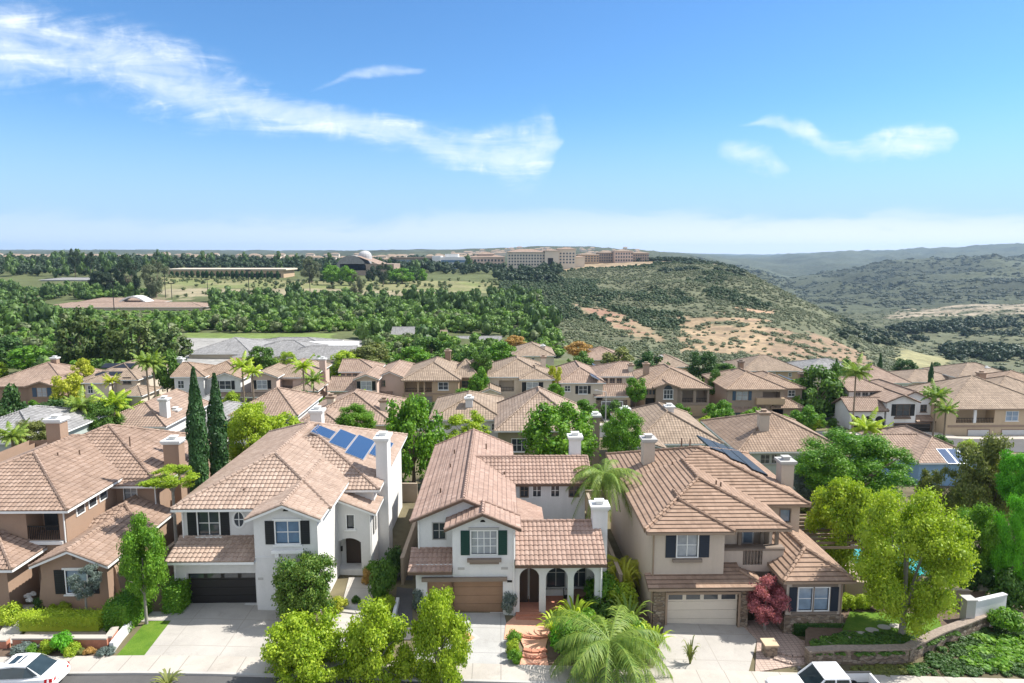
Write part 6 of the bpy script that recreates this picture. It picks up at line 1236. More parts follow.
    x, y, u = sample(rng, 420, 26, 212, 268, 326, lambda u, x, y: y < 330); R = rng.uniform(.7, 1.5, len(x)); scatter('school_shrubs', 'low bright shrubs below the long pinkish red roof', 'shrubs', x, y, R, R * .8, B, 'leaf_bright2', .5)
    x, y, u = sample(rng, 420, 150, 500, 395, 545, lambda u, x, y: (bumps(x, y, 30) > .25) | (y > 500)); R = rng.uniform(.9, 2.6, len(x)); scatter('field_shrubs', 'scattered shrubs and small trees in the dry field', 'shrubs', x, y, R, R * .9, P, 'leaf_olive2', .7)
    x, y, u = sample(rng, 300, 590, 742, 800, 850, lambda u, x, y: u > 0); R = rng.uniform(2.5, 4.5, len(x)); scatter('hilltop_trees', 'row of dark trees behind the dry strip of the flat hilltop', 'trees', x, y, R, R * .9, P, 'leaf_oak', .7)
    x, y, u = sample(rng, 700, 655, 745, 560, 720, lambda u, x, y: (bumps(x, y, 40) > .3)); R = rng.uniform(2, 3.6, len(x)); scatter('mesa_shrubs', 'round dark bushes along the flat hilltop', 'scrub', x, y, R, R * .8, B, 'leaf_oak', .5)
vegetation_masses()
def distant_town():
    rng = np.random.RandomState(44); mb = MB(); rf = MB()
    for _ in range(330):
        if rng.uniform() < .7: y = rng.uniform(880, 1700); u = rng.uniform(-250, 470)
        else: y = rng.uniform(1500, 2050); u = rng.uniform(440, 640)
        x = math.tan(math.atan((u - 512) / F) + YAW) * y; z = g1(x, y); w, d, h = rng.uniform(9, 20), rng.uniform(8, 12), rng.uniform(4, 8); mb.box(x - w / 2, x + w / 2, y, y + d, z - 2, z + h, skip='TB')
        P = [(x - w / 2 - .6, y - .6, z + h), (x + w / 2 + .6, y - .6, z + h), (x + w / 2 + .6, y + d + .6, z + h), (x - w / 2 - .6, y + d + .6, z + h)]; T = [(x - w / 4, y + d / 2, z + h + 2.6), (x + w / 4, y + d / 2, z + h + 2.6)]
        rf.face([P[0], P[1], T[1], T[0]]); rf.face([P[1], P[2], T[1]]); rf.face([P[2], P[3], T[0], T[1]]); rf.face([P[3], P[0], T[0]])
    o = mb.build('distant_town', MATS['st_cream']); tag(o, 'tiny pale houses of the town on the far plain', 'town', None, 'stuff'); r = rf.build('roof', MATS['tile_e'], o); r['kind'] = 'stuff'
distant_town()
class Far(Mid):
    """long building with rows of windows"""
    def grid(s, u0, u1, v0, v1, d, nx, nz, mat='glass_dark', fw=.55):
        (x0, z1), (x1, z0) = s.p(u0, v0, d), s.p(u1, v1, d); X0, Y = s.L(x0, s.Y + d); X1, _ = s.L(x1, 0); w = (X1 - X0) / nx; h = (z1 - z0) / nz
        for i in range(nx):
            for j in range(nz):
                m = MB(); a = X0 + (i + .5 - fw / 2) * w; m.box(a, a + w * fw, Y - .12, Y - .01, z0 + (j + .22) * h, z0 + (j + .78) * h); s.part('window', m, mat)
    def slab(s, u0, u1, v0, v1, d, dep, mat, name='wall'):
        (x0, z1), (x1, z0) = s.p(u0, v0, d), s.p(u1, v1, d); X0, Y = s.L(x0, s.Y + d); X1, _ = s.L(x1, 0); return s.part(name, MB().box(X0, X1, Y, Y + dep, z0, z1), mat)
def far_buildings():
    h = Far('school_building', 'long low school with pinkish red roofs among the trees at the left', 335, 120, 'st_cream', 'tile_far_c'); h.mass(36, 204, 307.5, 0, 20, ax='x', sl=.16, ov=1.0); h.mass(66, 150, 304, 20, 22, ax='x', sl=.2, ov=1.0); h.grid(95, 200, 309, 314, 0, 14, 1)
    (x0, z0) = h.p(118, 299, 18); (x1, _) = h.p(146, 299, 18); X0, Y = h.L(x0, h.Y + 18); X1, _ = h.L(x1, 0); m = MB(); n = 10
    for i in range(n):
        a, b = [X0 + (X1 - X0) * q / n for q in (i, i + 1)]; f = lambda q: z0 - 1.5 + 3.0 * math.sin(math.pi * (q - X0) / (X1 - X0)) ; m.face([(a, Y, f(a)), (b, Y, f(b)), (b, Y + 8, f(b)), (a, Y + 8, f(a))]); m.face([(a, Y, f(a) - .8), (b, Y, f(b) - .8), (b, Y, f(b)), (a, Y, f(a))])
    h.part('curved_canopy', m, 'chimney_cap'); h.done()
    h = Far('grey_roofed_school', 'low building with wide grey roofs and pale flat parts behind the tan house', 172, 265, 'st_cream', 'tile_far_g'); h.mass(232, 322, 357, 0, 18, ax='x', sl=.30, ov=.8); h.mass(272, 352, 359, -6, 13, ax='x', sl=.30, a='hip', b='gable', ov=.8); h.mass(184, 252, 354, 4, 22, ax='x', sl=.24, ov=.8); h.mass(240, 330, 348, 22, 16, ax='x', sl=.22, ov=.8); h.slab(300, 352, 346, 352, 14, 10, 'chimney_cap', 'flat_roof_block'); h.slab(318, 358, 351, 357, 6, 6, 'st_cream', 'flat_roof_block'); h.grid(280, 345, 361, 365, -6, 8, 1); h.done()
    h = Far('campus_hall', 'long white roofed hall with arcade behind a row of dark columnar trees', 565, 225, 'st_cream', 'tile_far_e'); h.slab(168, 284, 270, 284, 0, 30, 'st_tan'); h.slab(166, 286, 268.8, 270.2, -1, 32, 'st_cream', 'roof'); h.grid(170, 282, 272, 279, 0, 22, 1, 'dark_void', .6); h.done()
    h = Far('domed_hall', 'hall with grey barrel roof, pink sloping roof and small dome', 620, 364, 'st_cream', 'tile_far_c')
    h.slab(340, 394, 264, 276, 0, 40, 'st_taupe'); x0, z0 = h.p(336, 266, 0); x1, _ = h.p(366, 266, 0); X0, Y = h.L(x0, h.Y); X1, _ = h.L(x1, 0); m = MB(); n = 12; r = (X1 - X0) / 2; xm = (X0 + X1) / 2
    pt = lambda i: (xm - r * math.cos(math.pi * i / n), z0 - 2 + r * .85 * math.sin(math.pi * i / n))
    for i in range(n): a, b = pt(i), pt(i + 1); m.face([(a[0], Y, a[1]), (b[0], Y, b[1]), (b[0], Y + 34, b[1]), (a[0], Y + 34, a[1])]); m.face([(a[0], Y, a[1]), (b[0], Y, b[1]), (b[0], Y, z0 - 4), (a[0], Y, z0 - 4)])
    h.part('barrel_roof', m, 'tile_far_g'); h.R.setdefault('tile_far_c', MB()).face([(X1 - 8, Y - 1, z0 + 9), (X1 + 26, Y - 1, z0 - 4), (X1 + 26, Y + 26, z0 - 2), (X1 - 4, Y + 26, z0 + 9)])
    xc, zc = h.p(365, 256, 14); Xc, Yc = h.L(xc, h.Y + 14); m = MB(); R = 6.2
    m.tube([(Xc, Yc, zc - 4), (Xc, Yc, zc)], [R, R], 16)
    for j in range(5):
        a, b = math.pi / 2 * j / 5, math.pi / 2 * (j + 1) / 5
        for i in range(16):
            p, q = 6.283 * i / 16, 6.283 * (i + 1) / 16; f = lambda t, e: (Xc + R * math.cos(e) * math.cos(t), Yc + R * math.cos(e) * math.sin(t), zc + R * .8 * math.sin(e)); m.face([f(p, a), f(q, a), f(q, b), f(p, b)])
    h.part('dome', m, 'st_grey'); h.done()
    for u, vt, w, mt in ((326, 262, 14, 'leaf_dark'), (341, 266, 14, 'leaf_green'), (371, 265, 12, 'leaf_oak'), (392, 264, 16, 'leaf_green'), (412, 265, 16, 'leaf_dark'), (422, 268, 12, 'leaf_bright')): tree_at('broadleaf_tree', 'bushy tree along the front of the domed hall', 'tree', u, 545, vt, 284, w, mt, 'round', 'bushy trees before the domed hall')
    h = Far('office_block', 'white and blue glass office blocks in a row on the plateau', 740, 430, 'st_white', 'tile_far_e'); h.slab(394, 431, 258.5, 274, 4, 30, 'st_cream'); h.slab(392, 433, 257.3, 258.8, 2, 32, 'tile_far_e', 'roof'); h.slab(432, 441, 256, 274, 0, 30, 'st_white'); h.slab(440, 470, 257, 274, 2, 30, 'st_white'); h.slab(445, 458, 254, 258, 6, 20, 'chimney_cap', 'roof_block')
    for v in (260, 264, 268): h.slab(396, 430, v, v + 2.4, 3.6, .3, 'glass_sky', 'window_band'); h.slab(441, 469, v, v + 2.4, 1.6, .3, 'glass_blue', 'window_band')
    h.done()
    h = Far('red_roofed_office', 'pinkish office with low red roof left of the large cream hall', 760, 488, 'st_pink', 'tile_far_c'); h.mass(468, 506, 257, 0, 30, ax='x', sl=.2, ov=1.5); h.mass(478, 494, 254, 6, 14, sl=.3, ov=1.2); h.grid(470, 504, 258.5, 270, 0, 10, 3); h.done()
    h = Far('university_hall', 'large cream hall with red roofs and rows of windows on the hilltop', 715, 540, 'st_cream', 'tile_far_c'); h.mass(506, 547, 252, 0, 26, ax='x', sl=.22, ov=1.5); h.mass(544, 560, 250.5, -3, 26, sl=.2, ov=1.2); h.mass(557, 577, 249, 2, 24, sl=.2, ov=1.2); h.mass(574, 586, 257, 6, 18, sl=.2, ov=1.2)
    h.grid(508, 545, 254, 266, 0, 13, 4); h.grid(559, 575, 252, 264, 2, 5, 4); h.slab(548, 553, 258, 268, -3.4, .35, 'dark_void', 'portal'); h.done()
    for i, (u0, u1, v, Y, mt, lab) in enumerate(((578, 600, 254.5, 780, 'st_tan', 'tan block directly right of the large cream hall'), (598, 616, 252.5, 800, 'st_taupe', 'taupe block in the middle of the hilltop buildings'), (614, 634, 251, 790, 'st_pink', 'taller pinkish block on the hilltop'), (632, 650, 253, 800, 'st_taupe', 'rightmost taupe block on the hilltop before the trees'))):
        h = Far('hilltop_building', lab, Y, (u0 + u1) / 2, mt, 'tile_far_e', group='hilltop buildings'); h.mass(u0, u1, v, 0, 22, ax='x', sl=.18, ov=1.0); h.grid(u0 + 1, u1 - 1, v + 1, 262, 0, 7, 3); h.done()
    for i, (u, w, v, Y, lab) in enumerate(((5, 16, 262, 700, 'pale far house cut by the left edge'), (24, 18, 262, 720, 'pale far house, second from the left edge'), (72, 14, 262, 780, 'small far house left of the two tall bare trees'), (106, 18, 262.5, 760, 'far house with rosy roof right of the two tall bare trees'), (48, 14, 264, 690, 'far house half hidden behind a dark tree'), (208, 12, 263, 800, 'far house above the long campus hall'))):
        h = Mid('far_house', lab, Y, u, 'st_white' if i % 2 else 'st_cream', 'tile_far_e' if i % 2 else 'tile_far_c', group='houses on the far plateau'); h.mass(u - w / 2, u + w / 2, v, 0, 12, ax='x', sl=.35, ov=.8)
        for q in (-.25, .2): h.win(u + q * w - 1, u + q * w + 1, v + 1.2, v + 3, 0, sill=False)
        h.done()
    h = Mid('flat_roofed_depot', 'pale grey low building among trees above the red school roof', 500, 68, 'st_grey', 'tile_far_g'); h.mass(38, 98, 280, 0, 20, ax='x', sl=.12, ov=1); h.done()
    for i in range(22): cypress_at('dark columnar tree in the row before the long campus hall', 172 + i * 5.0 + RND.uniform(-.8, .8), 548, 270.5 + RND.uniform(-.6, .8), 286, 3.4, 'columnar trees before the campus hall')
    T = tree_at; b = 'broadleaf_tree'
    T(b, 'tall bare topped tree on the skyline, left of two', 'tree', 74, 520, 248, 268, 13, 'leaf_oak', 'loose', 'tall skyline trees'); T(b, 'tall bare topped tree on the skyline, right of two', 'tree', 90, 520, 250, 270, 11, 'leaf_oak', 'loose', 'tall skyline trees')
    T(b, 'tall grey brown eucalyptus right of the red school roof', 'tree', 155, 400, 259, 298, 30, 'leaf_scrub', 'loose', var=1); T(b, 'dark eucalyptus left of the grey brown one', 'tree', 128, 410, 254, 296, 26, 'leaf_oak', 'loose'); T(b, 'dark tall tree above the left end of the red school roof', 'tree', 100, 420, 268, 296, 26, 'leaf_oak', 'near', var=0)
    T(b, 'bare brownish tree at the edge of the dry field', 'tree', 311, 520, 254, 282, 22, 'leaf_scrub', 'loose', var=2); T(b, 'bright green tree left of the domed hall', 'tree', 332, 500, 264, 283, 20, 'leaf_bright', 'round'); T(b, 'bright green round tree before the domed hall', 'tree', 349, 500, 265, 284, 18, 'leaf_bright', 'round'); T(b, 'green tree right of the domed hall', 'tree', 402, 520, 267, 283, 26, 'leaf_bright', 'round'); T(b, 'dark brownish tree beside the pink sloping roof', 'tree', 383, 500, 262, 283, 18, 'leaf_oak', 'loose')
    T(b, 'dark round tree in front of the dry field', 'tree', 342, 395, 290, 306, 20, 'leaf_dark', 'round'); T(b, 'dark tall tree between field and dry grass', 'tree', 356, 430, 272, 300, 16, 'leaf_scrub', 'loose')
    for u, vt, vb, Y in ((112, 281, 299, 320), (164, 271, 295, 400), (171, 283, 300, 395), (248, 270, 303, 388), (309, 264, 302, 385), (207, 279, 294, 440)):
        x, _, zt = atY(u, vt, Y); g = g1(x, Y); o = thing('light_pole', {112: 'pale light pole above the red school roof', 164: 'light pole beside the grey brown eucalyptus', 171: 'shorter dark pole right of the eucalyptus', 248: 'tall dark light pole at the left part of the dry field', 309: 'tall light pole with a wide lamp bar by the bare brownish tree', 207: 'thin light pole in the middle of the dry field'}[u], 'light pole', (x, Y, g), 0, 'light poles round the field')
        MB().tube([(0, 0, -.3), (0, 0, zt - g)], [.22, .16], 6).build('pole', MATS['iron'], o); MB().box(-1.6, 1.6, -.15, .15, zt - g - .5, zt - g).build('lamp_bar', MATS['iron'], o)
far_buildings()
def haze():
    zs = np.concatenate([np.array([v.co.z for v in bpy.data.objects['terrain'].data.vertices])]); co = np.empty(len(bpy.data.objects['terrain'].data.vertices) * 3, dtype=np.float32); bpy.data.objects['terrain'].data.vertices.foreach_get('co', co); co = co.reshape(-1, 3)
    lo, hi = co.min(0), co.max(0)
    m = bpy.data.materials.new('haze'); m.use_nodes = True; k = NT(m.node_tree); v = k.n('ShaderNodeVolumePrincipled', {'Color': (.50, .72, 1.0, 1), 'Density': HAZE, 'Anisotropy': .2}); k.n('ShaderNodeOutputMaterial', {1: v.outputs[0]})
    o = MB().box(float(lo[0]) - 20, float(hi[0]) + 20, float(lo[1]) - 20, float(hi[1]) + 20, float(lo[2]) - 1, max(float(hi[2]), CAMH) + 6).build('haze', m, uv=False); tag(o, 'thin blue haze over the valley and hills', 'haze', None, 'stuff')
HAZE = 0.00007
haze()
# ------------------------------------------------------------------ front gardens, drives, walls, cars
def lawn_mat():
    m = bpy.data.materials.new('lawn'); m.use_nodes = True; k = NT(m.node_tree); ob = k.n('ShaderNodeTexCoord').outputs['Object']
    n = k.noise(ob, 1.2, 6, .65).outputs[0]; f = k.noise(ob, 22, 3, .7).outputs[0]
    c = k.ramp(k.m('MULTIPLY_ADD', f, .5, k.m('MULTIPLY', n, .5)), [(.3, (.05, .11, .012)), (.5, (.10, .19, .02)), (.7, (.19, .25, .04))])
    b = k.n('ShaderNodeBsdfPrincipled', {'Base Color': c, 'Roughness': .9, 'Specular IOR Level': .15}); bp = k.n('ShaderNodeBump', {'Strength': .8, 'Distance': .05, 'Height': f}); k.nt.links.new(bp.outputs[0], b.inputs['Normal'])
    k.n('ShaderNodeOutputMaterial', {0: b.outputs[0]}); MATS['lawn'] = m
def drive_mat(name, col, joint, sx, sy):
    """concrete with tooled joints and stains"""
    m = bpy.data.materials.new(name); m.use_nodes = True; k = NT(m.node_tree); ob = k.n('ShaderNodeTexCoord').outputs['Object']; sp = k.n('ShaderNodeSeparateXYZ', {0: ob})
    a = k.noise(ob, .5, 6, .65).outputs[0]; f = k.noise(ob, 14, 4, .6).outputs[0]; st = k.noise(ob, .9, 8, .7, .8).outputs[0]
    v = k.n('ShaderNodeMapRange', {0: k.m('MULTIPLY_ADD', f, .3, k.m('MULTIPLY', a, .7)), 1: .35, 2: .65, 3: .86, 4: 1.12}).outputs[0]; c = k.n('ShaderNodeVectorMath', {0: col, 'Scale': v}, operation='SCALE').outputs[0]
    c = k.mix(k.n('ShaderNodeMapRange', {0: st, 1: .56, 2: .70, 3: 0., 4: .35}).outputs[0], c, (col[0] * .6, col[1] * .58, col[2] * .55, 1))
    j = k.m('MAXIMUM', k.m('LESS_THAN', k.m('FRACT', k.m('DIVIDE', k.m('ADD', sp.outputs[0], .03), sx)), .03 / sx * 2), k.m('LESS_THAN', k.m('FRACT', k.m('DIVIDE', k.m('ADD', sp.outputs[1], .3), sy)), .03 / sy * 2))
    c = k.mix(j, c, (*joint, 1)); b = k.n('ShaderNodeBsdfPrincipled', {'Base Color': c, 'Roughness': .85}); k.n('ShaderNodeOutputMaterial', {0: b.outputs[0]}); MATS[name] = m
lawn_mat(); drive_mat('drive_pale', (.375, .352, .32), (.30, .28, .25), 3.2, 2.9); drive_mat('drive_grey', (.37, .365, .35), (.27, .26, .25), 2.6, 2.7); drive_mat('walk_pale', (.40, .375, .335), (.3, .28, .26), 1.5, 1.5); drive_mat('paver', (.44, .33, .27), (.26, .2, .17), .3, .2)
pmat('pool_water', (.05, .36, .37), .08, .15, .6, .2, 3); pmat('patio_pink', (.52, .40, .35), .85, .1, .6); pmat('wood_brown', (.17, .11, .075), .75, .2, 4); pmat('block_tan', (.36, .29, .22), .9, .12, 2, .3, 20); pmat('wall_white', (.60, .60, .60), .85, .08, 1.0, .2, 40); pmat('terracotta_tile', (.60, .33, .225), .8, .12, 2.5, .15, 40)
pmat('car_white', (.80, .80, .80), .25, .02, 1, coat=.6); pmat('car_dark', (.03, .035, .045), .25, .05, 1, coat=.6); pmat('tyre', (.02, .02, .02), .8, .1); pmat('rim', (.45, .45, .46), .35, .05, metal=.8); pmat('tail_red', (.45, .01, .01), .25, .05); pmat('lamp_clear', (.6, .6, .6), .15, .05); pmat('car_plastic', (.03, .03, .032), .5, .1); glass_mat('car_glass', (.03, .045, .05), .05)
def slab_px(name, pts, dz, mat, label, cat, ymax=None, kind='structure'):
    P = [G(u, v)[:2] for u, v in pts]; P = [(x, min(y, ymax) if ymax else y) for x, y in P]
    a = sum(x0 * y1 - x1 * y0 for (x0, y0), (x1, y1) in zip(P, P[1:] + P[:1])); P = P if a > 0 else P[::-1]
    return sheet(name, P, dz, MATS[mat], label, cat, kind)
def wall_line(name, pts, h, th, mat, label, cat='wall', base=-.4, cap=None, top=None, group=None):
    """garden wall along ground points (xy); one thing"""
    o = thing(name, label, cat, (pts[0][0], pts[0][1], g1(*pts[0])), 0, group); z0 = g1(*pts[0]); ox, oy = pts[0]; mb = MB(); cp = MB()
    for i, ((ax, ay), (bx, by)) in enumerate(zip(pts, pts[1:])):
        L = math.hypot(bx - ax, by - ay); nx, ny = -(by - ay) / L * th / 2, (bx - ax) / L * th / 2; za, zb = g1(ax, ay) - z0, g1(bx, by) - z0; e = .002 * i
        q = [(ax + nx - ox, ay + ny - oy), (bx + nx - ox, by + ny - oy), (bx - nx - ox, by - ny - oy), (ax - nx - ox, ay - ny - oy)]; zt = [za + h + e, zb + h + e, zb + h + e, za + h + e]; zl = [za + base, zb + base, zb + base, za + base]
        mb.face([(*p, z) for p, z in zip(q, zt)]); 
        for k in range(4): j = (k + 1) % 4; mb.face([(*q[k], zl[k]), (*q[j], zl[j]), (*q[j], zt[j]), (*q[k], zt[k])])
        if cap:
            s = 1.35; q2 = [((ax + bx) / 2 - ox + (p[0] - ((ax + bx) / 2 - ox)) * 1.0 + (nx if k < 2 else -nx) * (s - 1), (ay + by) / 2 - oy + (p[1] - ((ay + by) / 2 - oy)) + (ny if k < 2 else -ny) * (s - 1)) for k, p in enumerate(q)]
            cp.face([(*p, z + .09) for p, z in zip(q2, zt)])
            for k in range(4): j = (k + 1) % 4; cp.face([(*q2[k], zt[k] + .003), (*q2[j], zt[j] + .003), (*q2[j], zt[j] + .09), (*q2[k], zt[k] + .09)])
    mb.build('wall_body', MATS[mat], o)
    if cap: cp.build('coping', MATS[cap], o)
    return o
def gardens():
    S = slab_px
    # white house
    S('driveway', [(171, 604), (277, 604), (306, 661), (141, 661)], .02, 'drive_pale', 'wide pale concrete drive of the white house', 'driveway', 42.42)
    S('driveway', [(425, 613), (504, 613), (516, 668), (410, 668)], .02, 'drive_grey', 'grey concrete drive with a brick diamond', 'driveway', 42.25)
    S('driveway', [(664, 620), (738, 620), (757, 640), (748, 674), (652, 674)], .02, 'drive_pale', 'pale concrete drive of the beige house', 'driveway', 41.45)
    S('brick_diamond', [(452, 637), (466, 628), (480, 638), (464, 648)], .026, 'trim_grey', 'grey bordered brick diamond set in the drive', 'brick inlay'); S('brick_diamond_centre', [(457, 637.5), (466, 631), (475, 638), (465, 644.5)], .031, 'paver_pink', 'pinkish brick diamond set in the drive', 'brick inlay')
    S('garden_path', [(349, 578), (370, 578), (373, 600), (368, 620), (352, 640), (346, 662), (300, 662), (318, 632), (340, 612)], .05, 'walk_pale', 'curving pale path with steps up to the arched door', 'path')
    for v, u0, u1 in ((612, 343, 371), (634, 325, 360), (641, 322, 356), (648, 320, 352)):
        a, b = G(u0, v)[:2], G(u1, v)[:2]; tag(wall_line('path_step', [a, ((a[0] + b[0]) / 2, (a[1] + b[1]) / 2 - .22), b], .14, .34, 'walk_pale', {612: 'topmost curved step of the pale path', 634: 'second curved step from the top of the pale path', 641: 'third curved step of the pale path, above the lowest', 648: 'lowest curved step of the pale path'}[v], 'step', -.2), group='steps of the curving path')
    S('lawn', [(371, 585), (384, 585), (397, 612), (392, 662), (350, 662), (356, 640), (370, 620), (375, 600)], .03, 'lawn', 'narrow lawn right of the curving path', 'lawn'); S('lawn', [(147, 621), (171, 621), (141, 660), (113, 660)], .03, 'lawn', 'lawn strip left of the wide pale drive', 'lawn'); S('side_path', [(152, 612), (172, 612), (168, 621), (140, 622)], .03, 'walk_pale', 'short concrete path between lawn strip and hedge', 'path')
    wall_line('garden_wall', [G(112, 652)[:2], G(121, 640)[:2], G(141, 616)[:2]], .55, .22, 'wall_white', 'low sloping white wall beside the lawn strip'); wall_line('garden_wall', [G(389, 640)[:2], G(398, 603)[:2]], .4, .2, 'wall_white', 'low white edging wall between narrow lawn and dark side path'); S('side_path', [(398, 570), (413, 570), (412, 640), (393, 640)], .03, 'asphalt', 'dark paved side path between the white houses', 'path')
    wall_line('block_wall', [(-6.9, 45.5), (-6.9, 62)], 1.9, .2, 'block_tan', 'tan block wall between the white house and the courtyard house', cap='block_tan'); wall_line('block_wall', [(-23.6, 45.0), (-23.6, 60)], 1.9, .2, 'block_tan', 'block wall between the terracotta house and the white house', cap='block_tan'); wall_line('block_wall', [(8.2, 44.0), (8.2, 62)], 1.9, .2, 'block_tan', 'block wall between the courtyard house and the beige house', cap='block_tan')
    for x0, x1, y, l in ((-42, -8, 63.5, 'left'), (-6, 24, 63.2, 'middle')): wall_line('block_wall', [(x0, y), (x1, y)], 1.8, .2, 'block_tan', f'block wall behind the front row, {l} stretch', cap='block_tan')
    leafy_box('hedge', 'tall clipped box hedge left of the black garage door', 'hedge', [G(163, 614)[:2], G(181, 614)[:2], (G(181, 614)[0], 43.3), (G(163, 614)[0], 43.3)], 1.75, 'leaf_bright', .06); leafy_box('hedge', 'big square hedge at the corner of the terracotta house', 'hedge', [G(105, 633)[:2], G(128, 633)[:2], (G(128, 633)[0] + .2, 41.3), (G(105, 633)[0] + .2, 41.3)], 1.75, 'leaf_bright', .06)
    leafy_box('hedge', 'low clipped hedge along the top of the brick planter', 'hedge', [G(17, 634)[:2], G(101, 634)[:2], (G(101, 634)[0], G(101, 634)[1] + .9), (G(17, 634)[0], G(17, 634)[1] + .9)], .62, 'leaf_lime', .05, base=.45)
    # terracotta house front
    S('garden_path', [(-8, 645), (14, 645), (40, 606), (18, 606)], .1, 'walk_pale', 'grey path at the left edge leading to the shaded entry', 'path'); S('planting_bed', [(22, 641), (108, 641), (100, 612), (38, 612)], .12, 'soil', 'bare planting bed under the terracotta window', 'soil bed'); S('planting_strip', [(-6, 657), (112, 657), (112, 649), (-6, 649)], .05, 'mulch', 'planting strip along the pavement', 'soil bed')
    a, b = G(15, 648)[:2], G(109, 648)[:2]; wall_line('brick_planter', [a, b, G(116, 638)[:2]], .62, .3, 'brick_red', 'low brick planter wall below the clipped hedge', cap='sidewalk'); wall_line('brick_planter', [G(-8, 648)[:2], G(9, 648)[:2]], .5, .3, 'brick_red', 'short brick planter wall at the left edge', cap='sidewalk')
    B = bush_at
    for u, v, w, h, m, l in ((60, 655, 22, 24, 'leaf_vivid', 'upright emerald shrub before the brick planter'), (44, 656, 18, 14, 'leaf_lime', 'yellow green shrub before the brick planter, left of the emerald one'), (70, 657, 18, 13, 'leaf_lime', 'yellow green shrub before the brick planter, right of the emerald one'), (22, 656, 24, 12, 'leaf_blue', 'blue grey low shrub in the planting strip, left end'), (30, 657, 14, 12, 'leaf_bright', 'green shrub between blue grey and yellow green ones'), (104, 657, 20, 9, 'leaf_blue', 'blue grey low shrub by the lawn strip'), (88, 656, 12, 8, 'leaf_orange', 'small orange leaved plant in the planting strip'), (80, 656, 10, 7, 'leaf_olive', 'small dull plant left of the orange leaved one')): B(l, u, v, w, h, m, group='plants of the planting strip')
    for u, v, w, h, m, l in ((52, 616, 14, 11, 'leaf_lime', 'yellow green plant under the terracotta wall, left'), (62, 614, 14, 12, 'leaf_lime', 'yellow green plant under the terracotta wall, right'), (38, 612, 14, 14, 'leaf_dark', 'dark rose bush beside the shaded entry'), (8, 626, 24, 22, 'leaf_lime', 'bright shrub at the left edge by the grey path'), (108, 600, 20, 18, 'leaf_green', 'shrub between terracotta corner and square hedge')): B(l, u, v, w, h, m)
    for u, v in ((35, 602), (40, 600), (37, 606)): x, y, z = G(u, v); o = bpy.data.objects.new('white_rose', std_crown('bush', 0)); COL.objects.link(o); set_mat(o, 'flower_white'); o.location = (x, y - .6, z + .75); o.scale = (.22, .2, .2); tag(o, 'white bloom of the dark rose bush', 'flower', 'white blooms by the shaded entry')
    tree_at('broadleaf_tree', 'small grey leaved weeping tree in front of the terracotta window', 'tree', 84, 40.0, 562, 600, 34, 'leaf_blue', 'loose', bark='bark_grey', var=2); leafy_box('ivy', 'ivy covering the entry wall at the left edge', 'ivy', [(-35.7, 41.0), (-32.6, 41.0), (-32.6, 41.19), (-35.7, 41.19)], 2.9, 'leaf_dark', .07)
    # white house planting
    for u, v, w, h, m, l in ((382, 600, 30, 42, 'leaf_green', 'large green shrub along the tan block wall'), (372, 582, 18, 22, 'leaf_bright', 'upright shrub right of the arched door'), (394, 580, 22, 34, 'leaf_dark', 'dark shrub at the tan block wall'), (387, 612, 18, 16, 'leaf_lime', 'round clipped shrub on the narrow lawn'), (338, 612, 20, 14, 'leaf_yellow', 'yellow shrub beside the curving path'), (366, 585, 12, 16, 'leaf_orange', 'orange tipped shrub at the arched door'), (356, 604, 10, 8, 'leaf_green', 'small plant beside the pale path')): B(l, u, v, w, h, m)
    # courtyard house
    S('brick_path', [(504, 640), (506, 624), (518, 614), (542, 613), (551, 622), (549, 634), (545, 650), (549, 668), (519, 668), (524, 648), (520, 640)], .06, 'terracotta_tile', 'terracotta tiled path with curved steps to the arched porch', 'path')
    for v, u0, u1, l in ((616, 519, 543, 'topmost'), (637, 521, 549, 'second'), (651, 524, 546, 'third'), (657, 523, 546, 'lowest')):
        a, b = G(u0, v)[:2], G(u1, v)[:2]; wall_line('brick_step', [a, ((a[0] * 2 + b[0]) / 3, (a[1] * 2 + b[1]) / 3 - .2), ((a[0] + b[0] * 2) / 3, (a[1] + b[1] * 2) / 3 - .2), b], .16, .3, 'brick_red', f'{l} curved red brick step of the terracotta path', 'step', -.2, group='brick steps of the terracotta path')
    S('doormat', [(528, 664), (540, 664), (541, 667), (527, 667)], .066, 'brick_red', 'red brick rectangle at the foot of the terracotta path', 'brick inlay')
    for u, v, l in ((514, 646, 'uppermost'), (513, 656, 'middle'), (515, 665, 'lowest')): B(f'clipped ball shrub beside the grey drive, {l} of three', u, v, 17, 16, 'leaf_bright' if v != 656 else 'leaf_lime', group='ball shrubs by the drive')
    B('grey green shrub right of the tan garage door', 509, 617, 17, 28, 'leaf_blue'); B('grey green shrub left of the tan garage door', 419, 612, 16, 26, 'leaf_blue')
    S('planting_bed', [(551, 612), (652, 612), (652, 664), (547, 664)], .03, 'mulch', 'densely planted bed in front of the arched porch', 'soil bed')
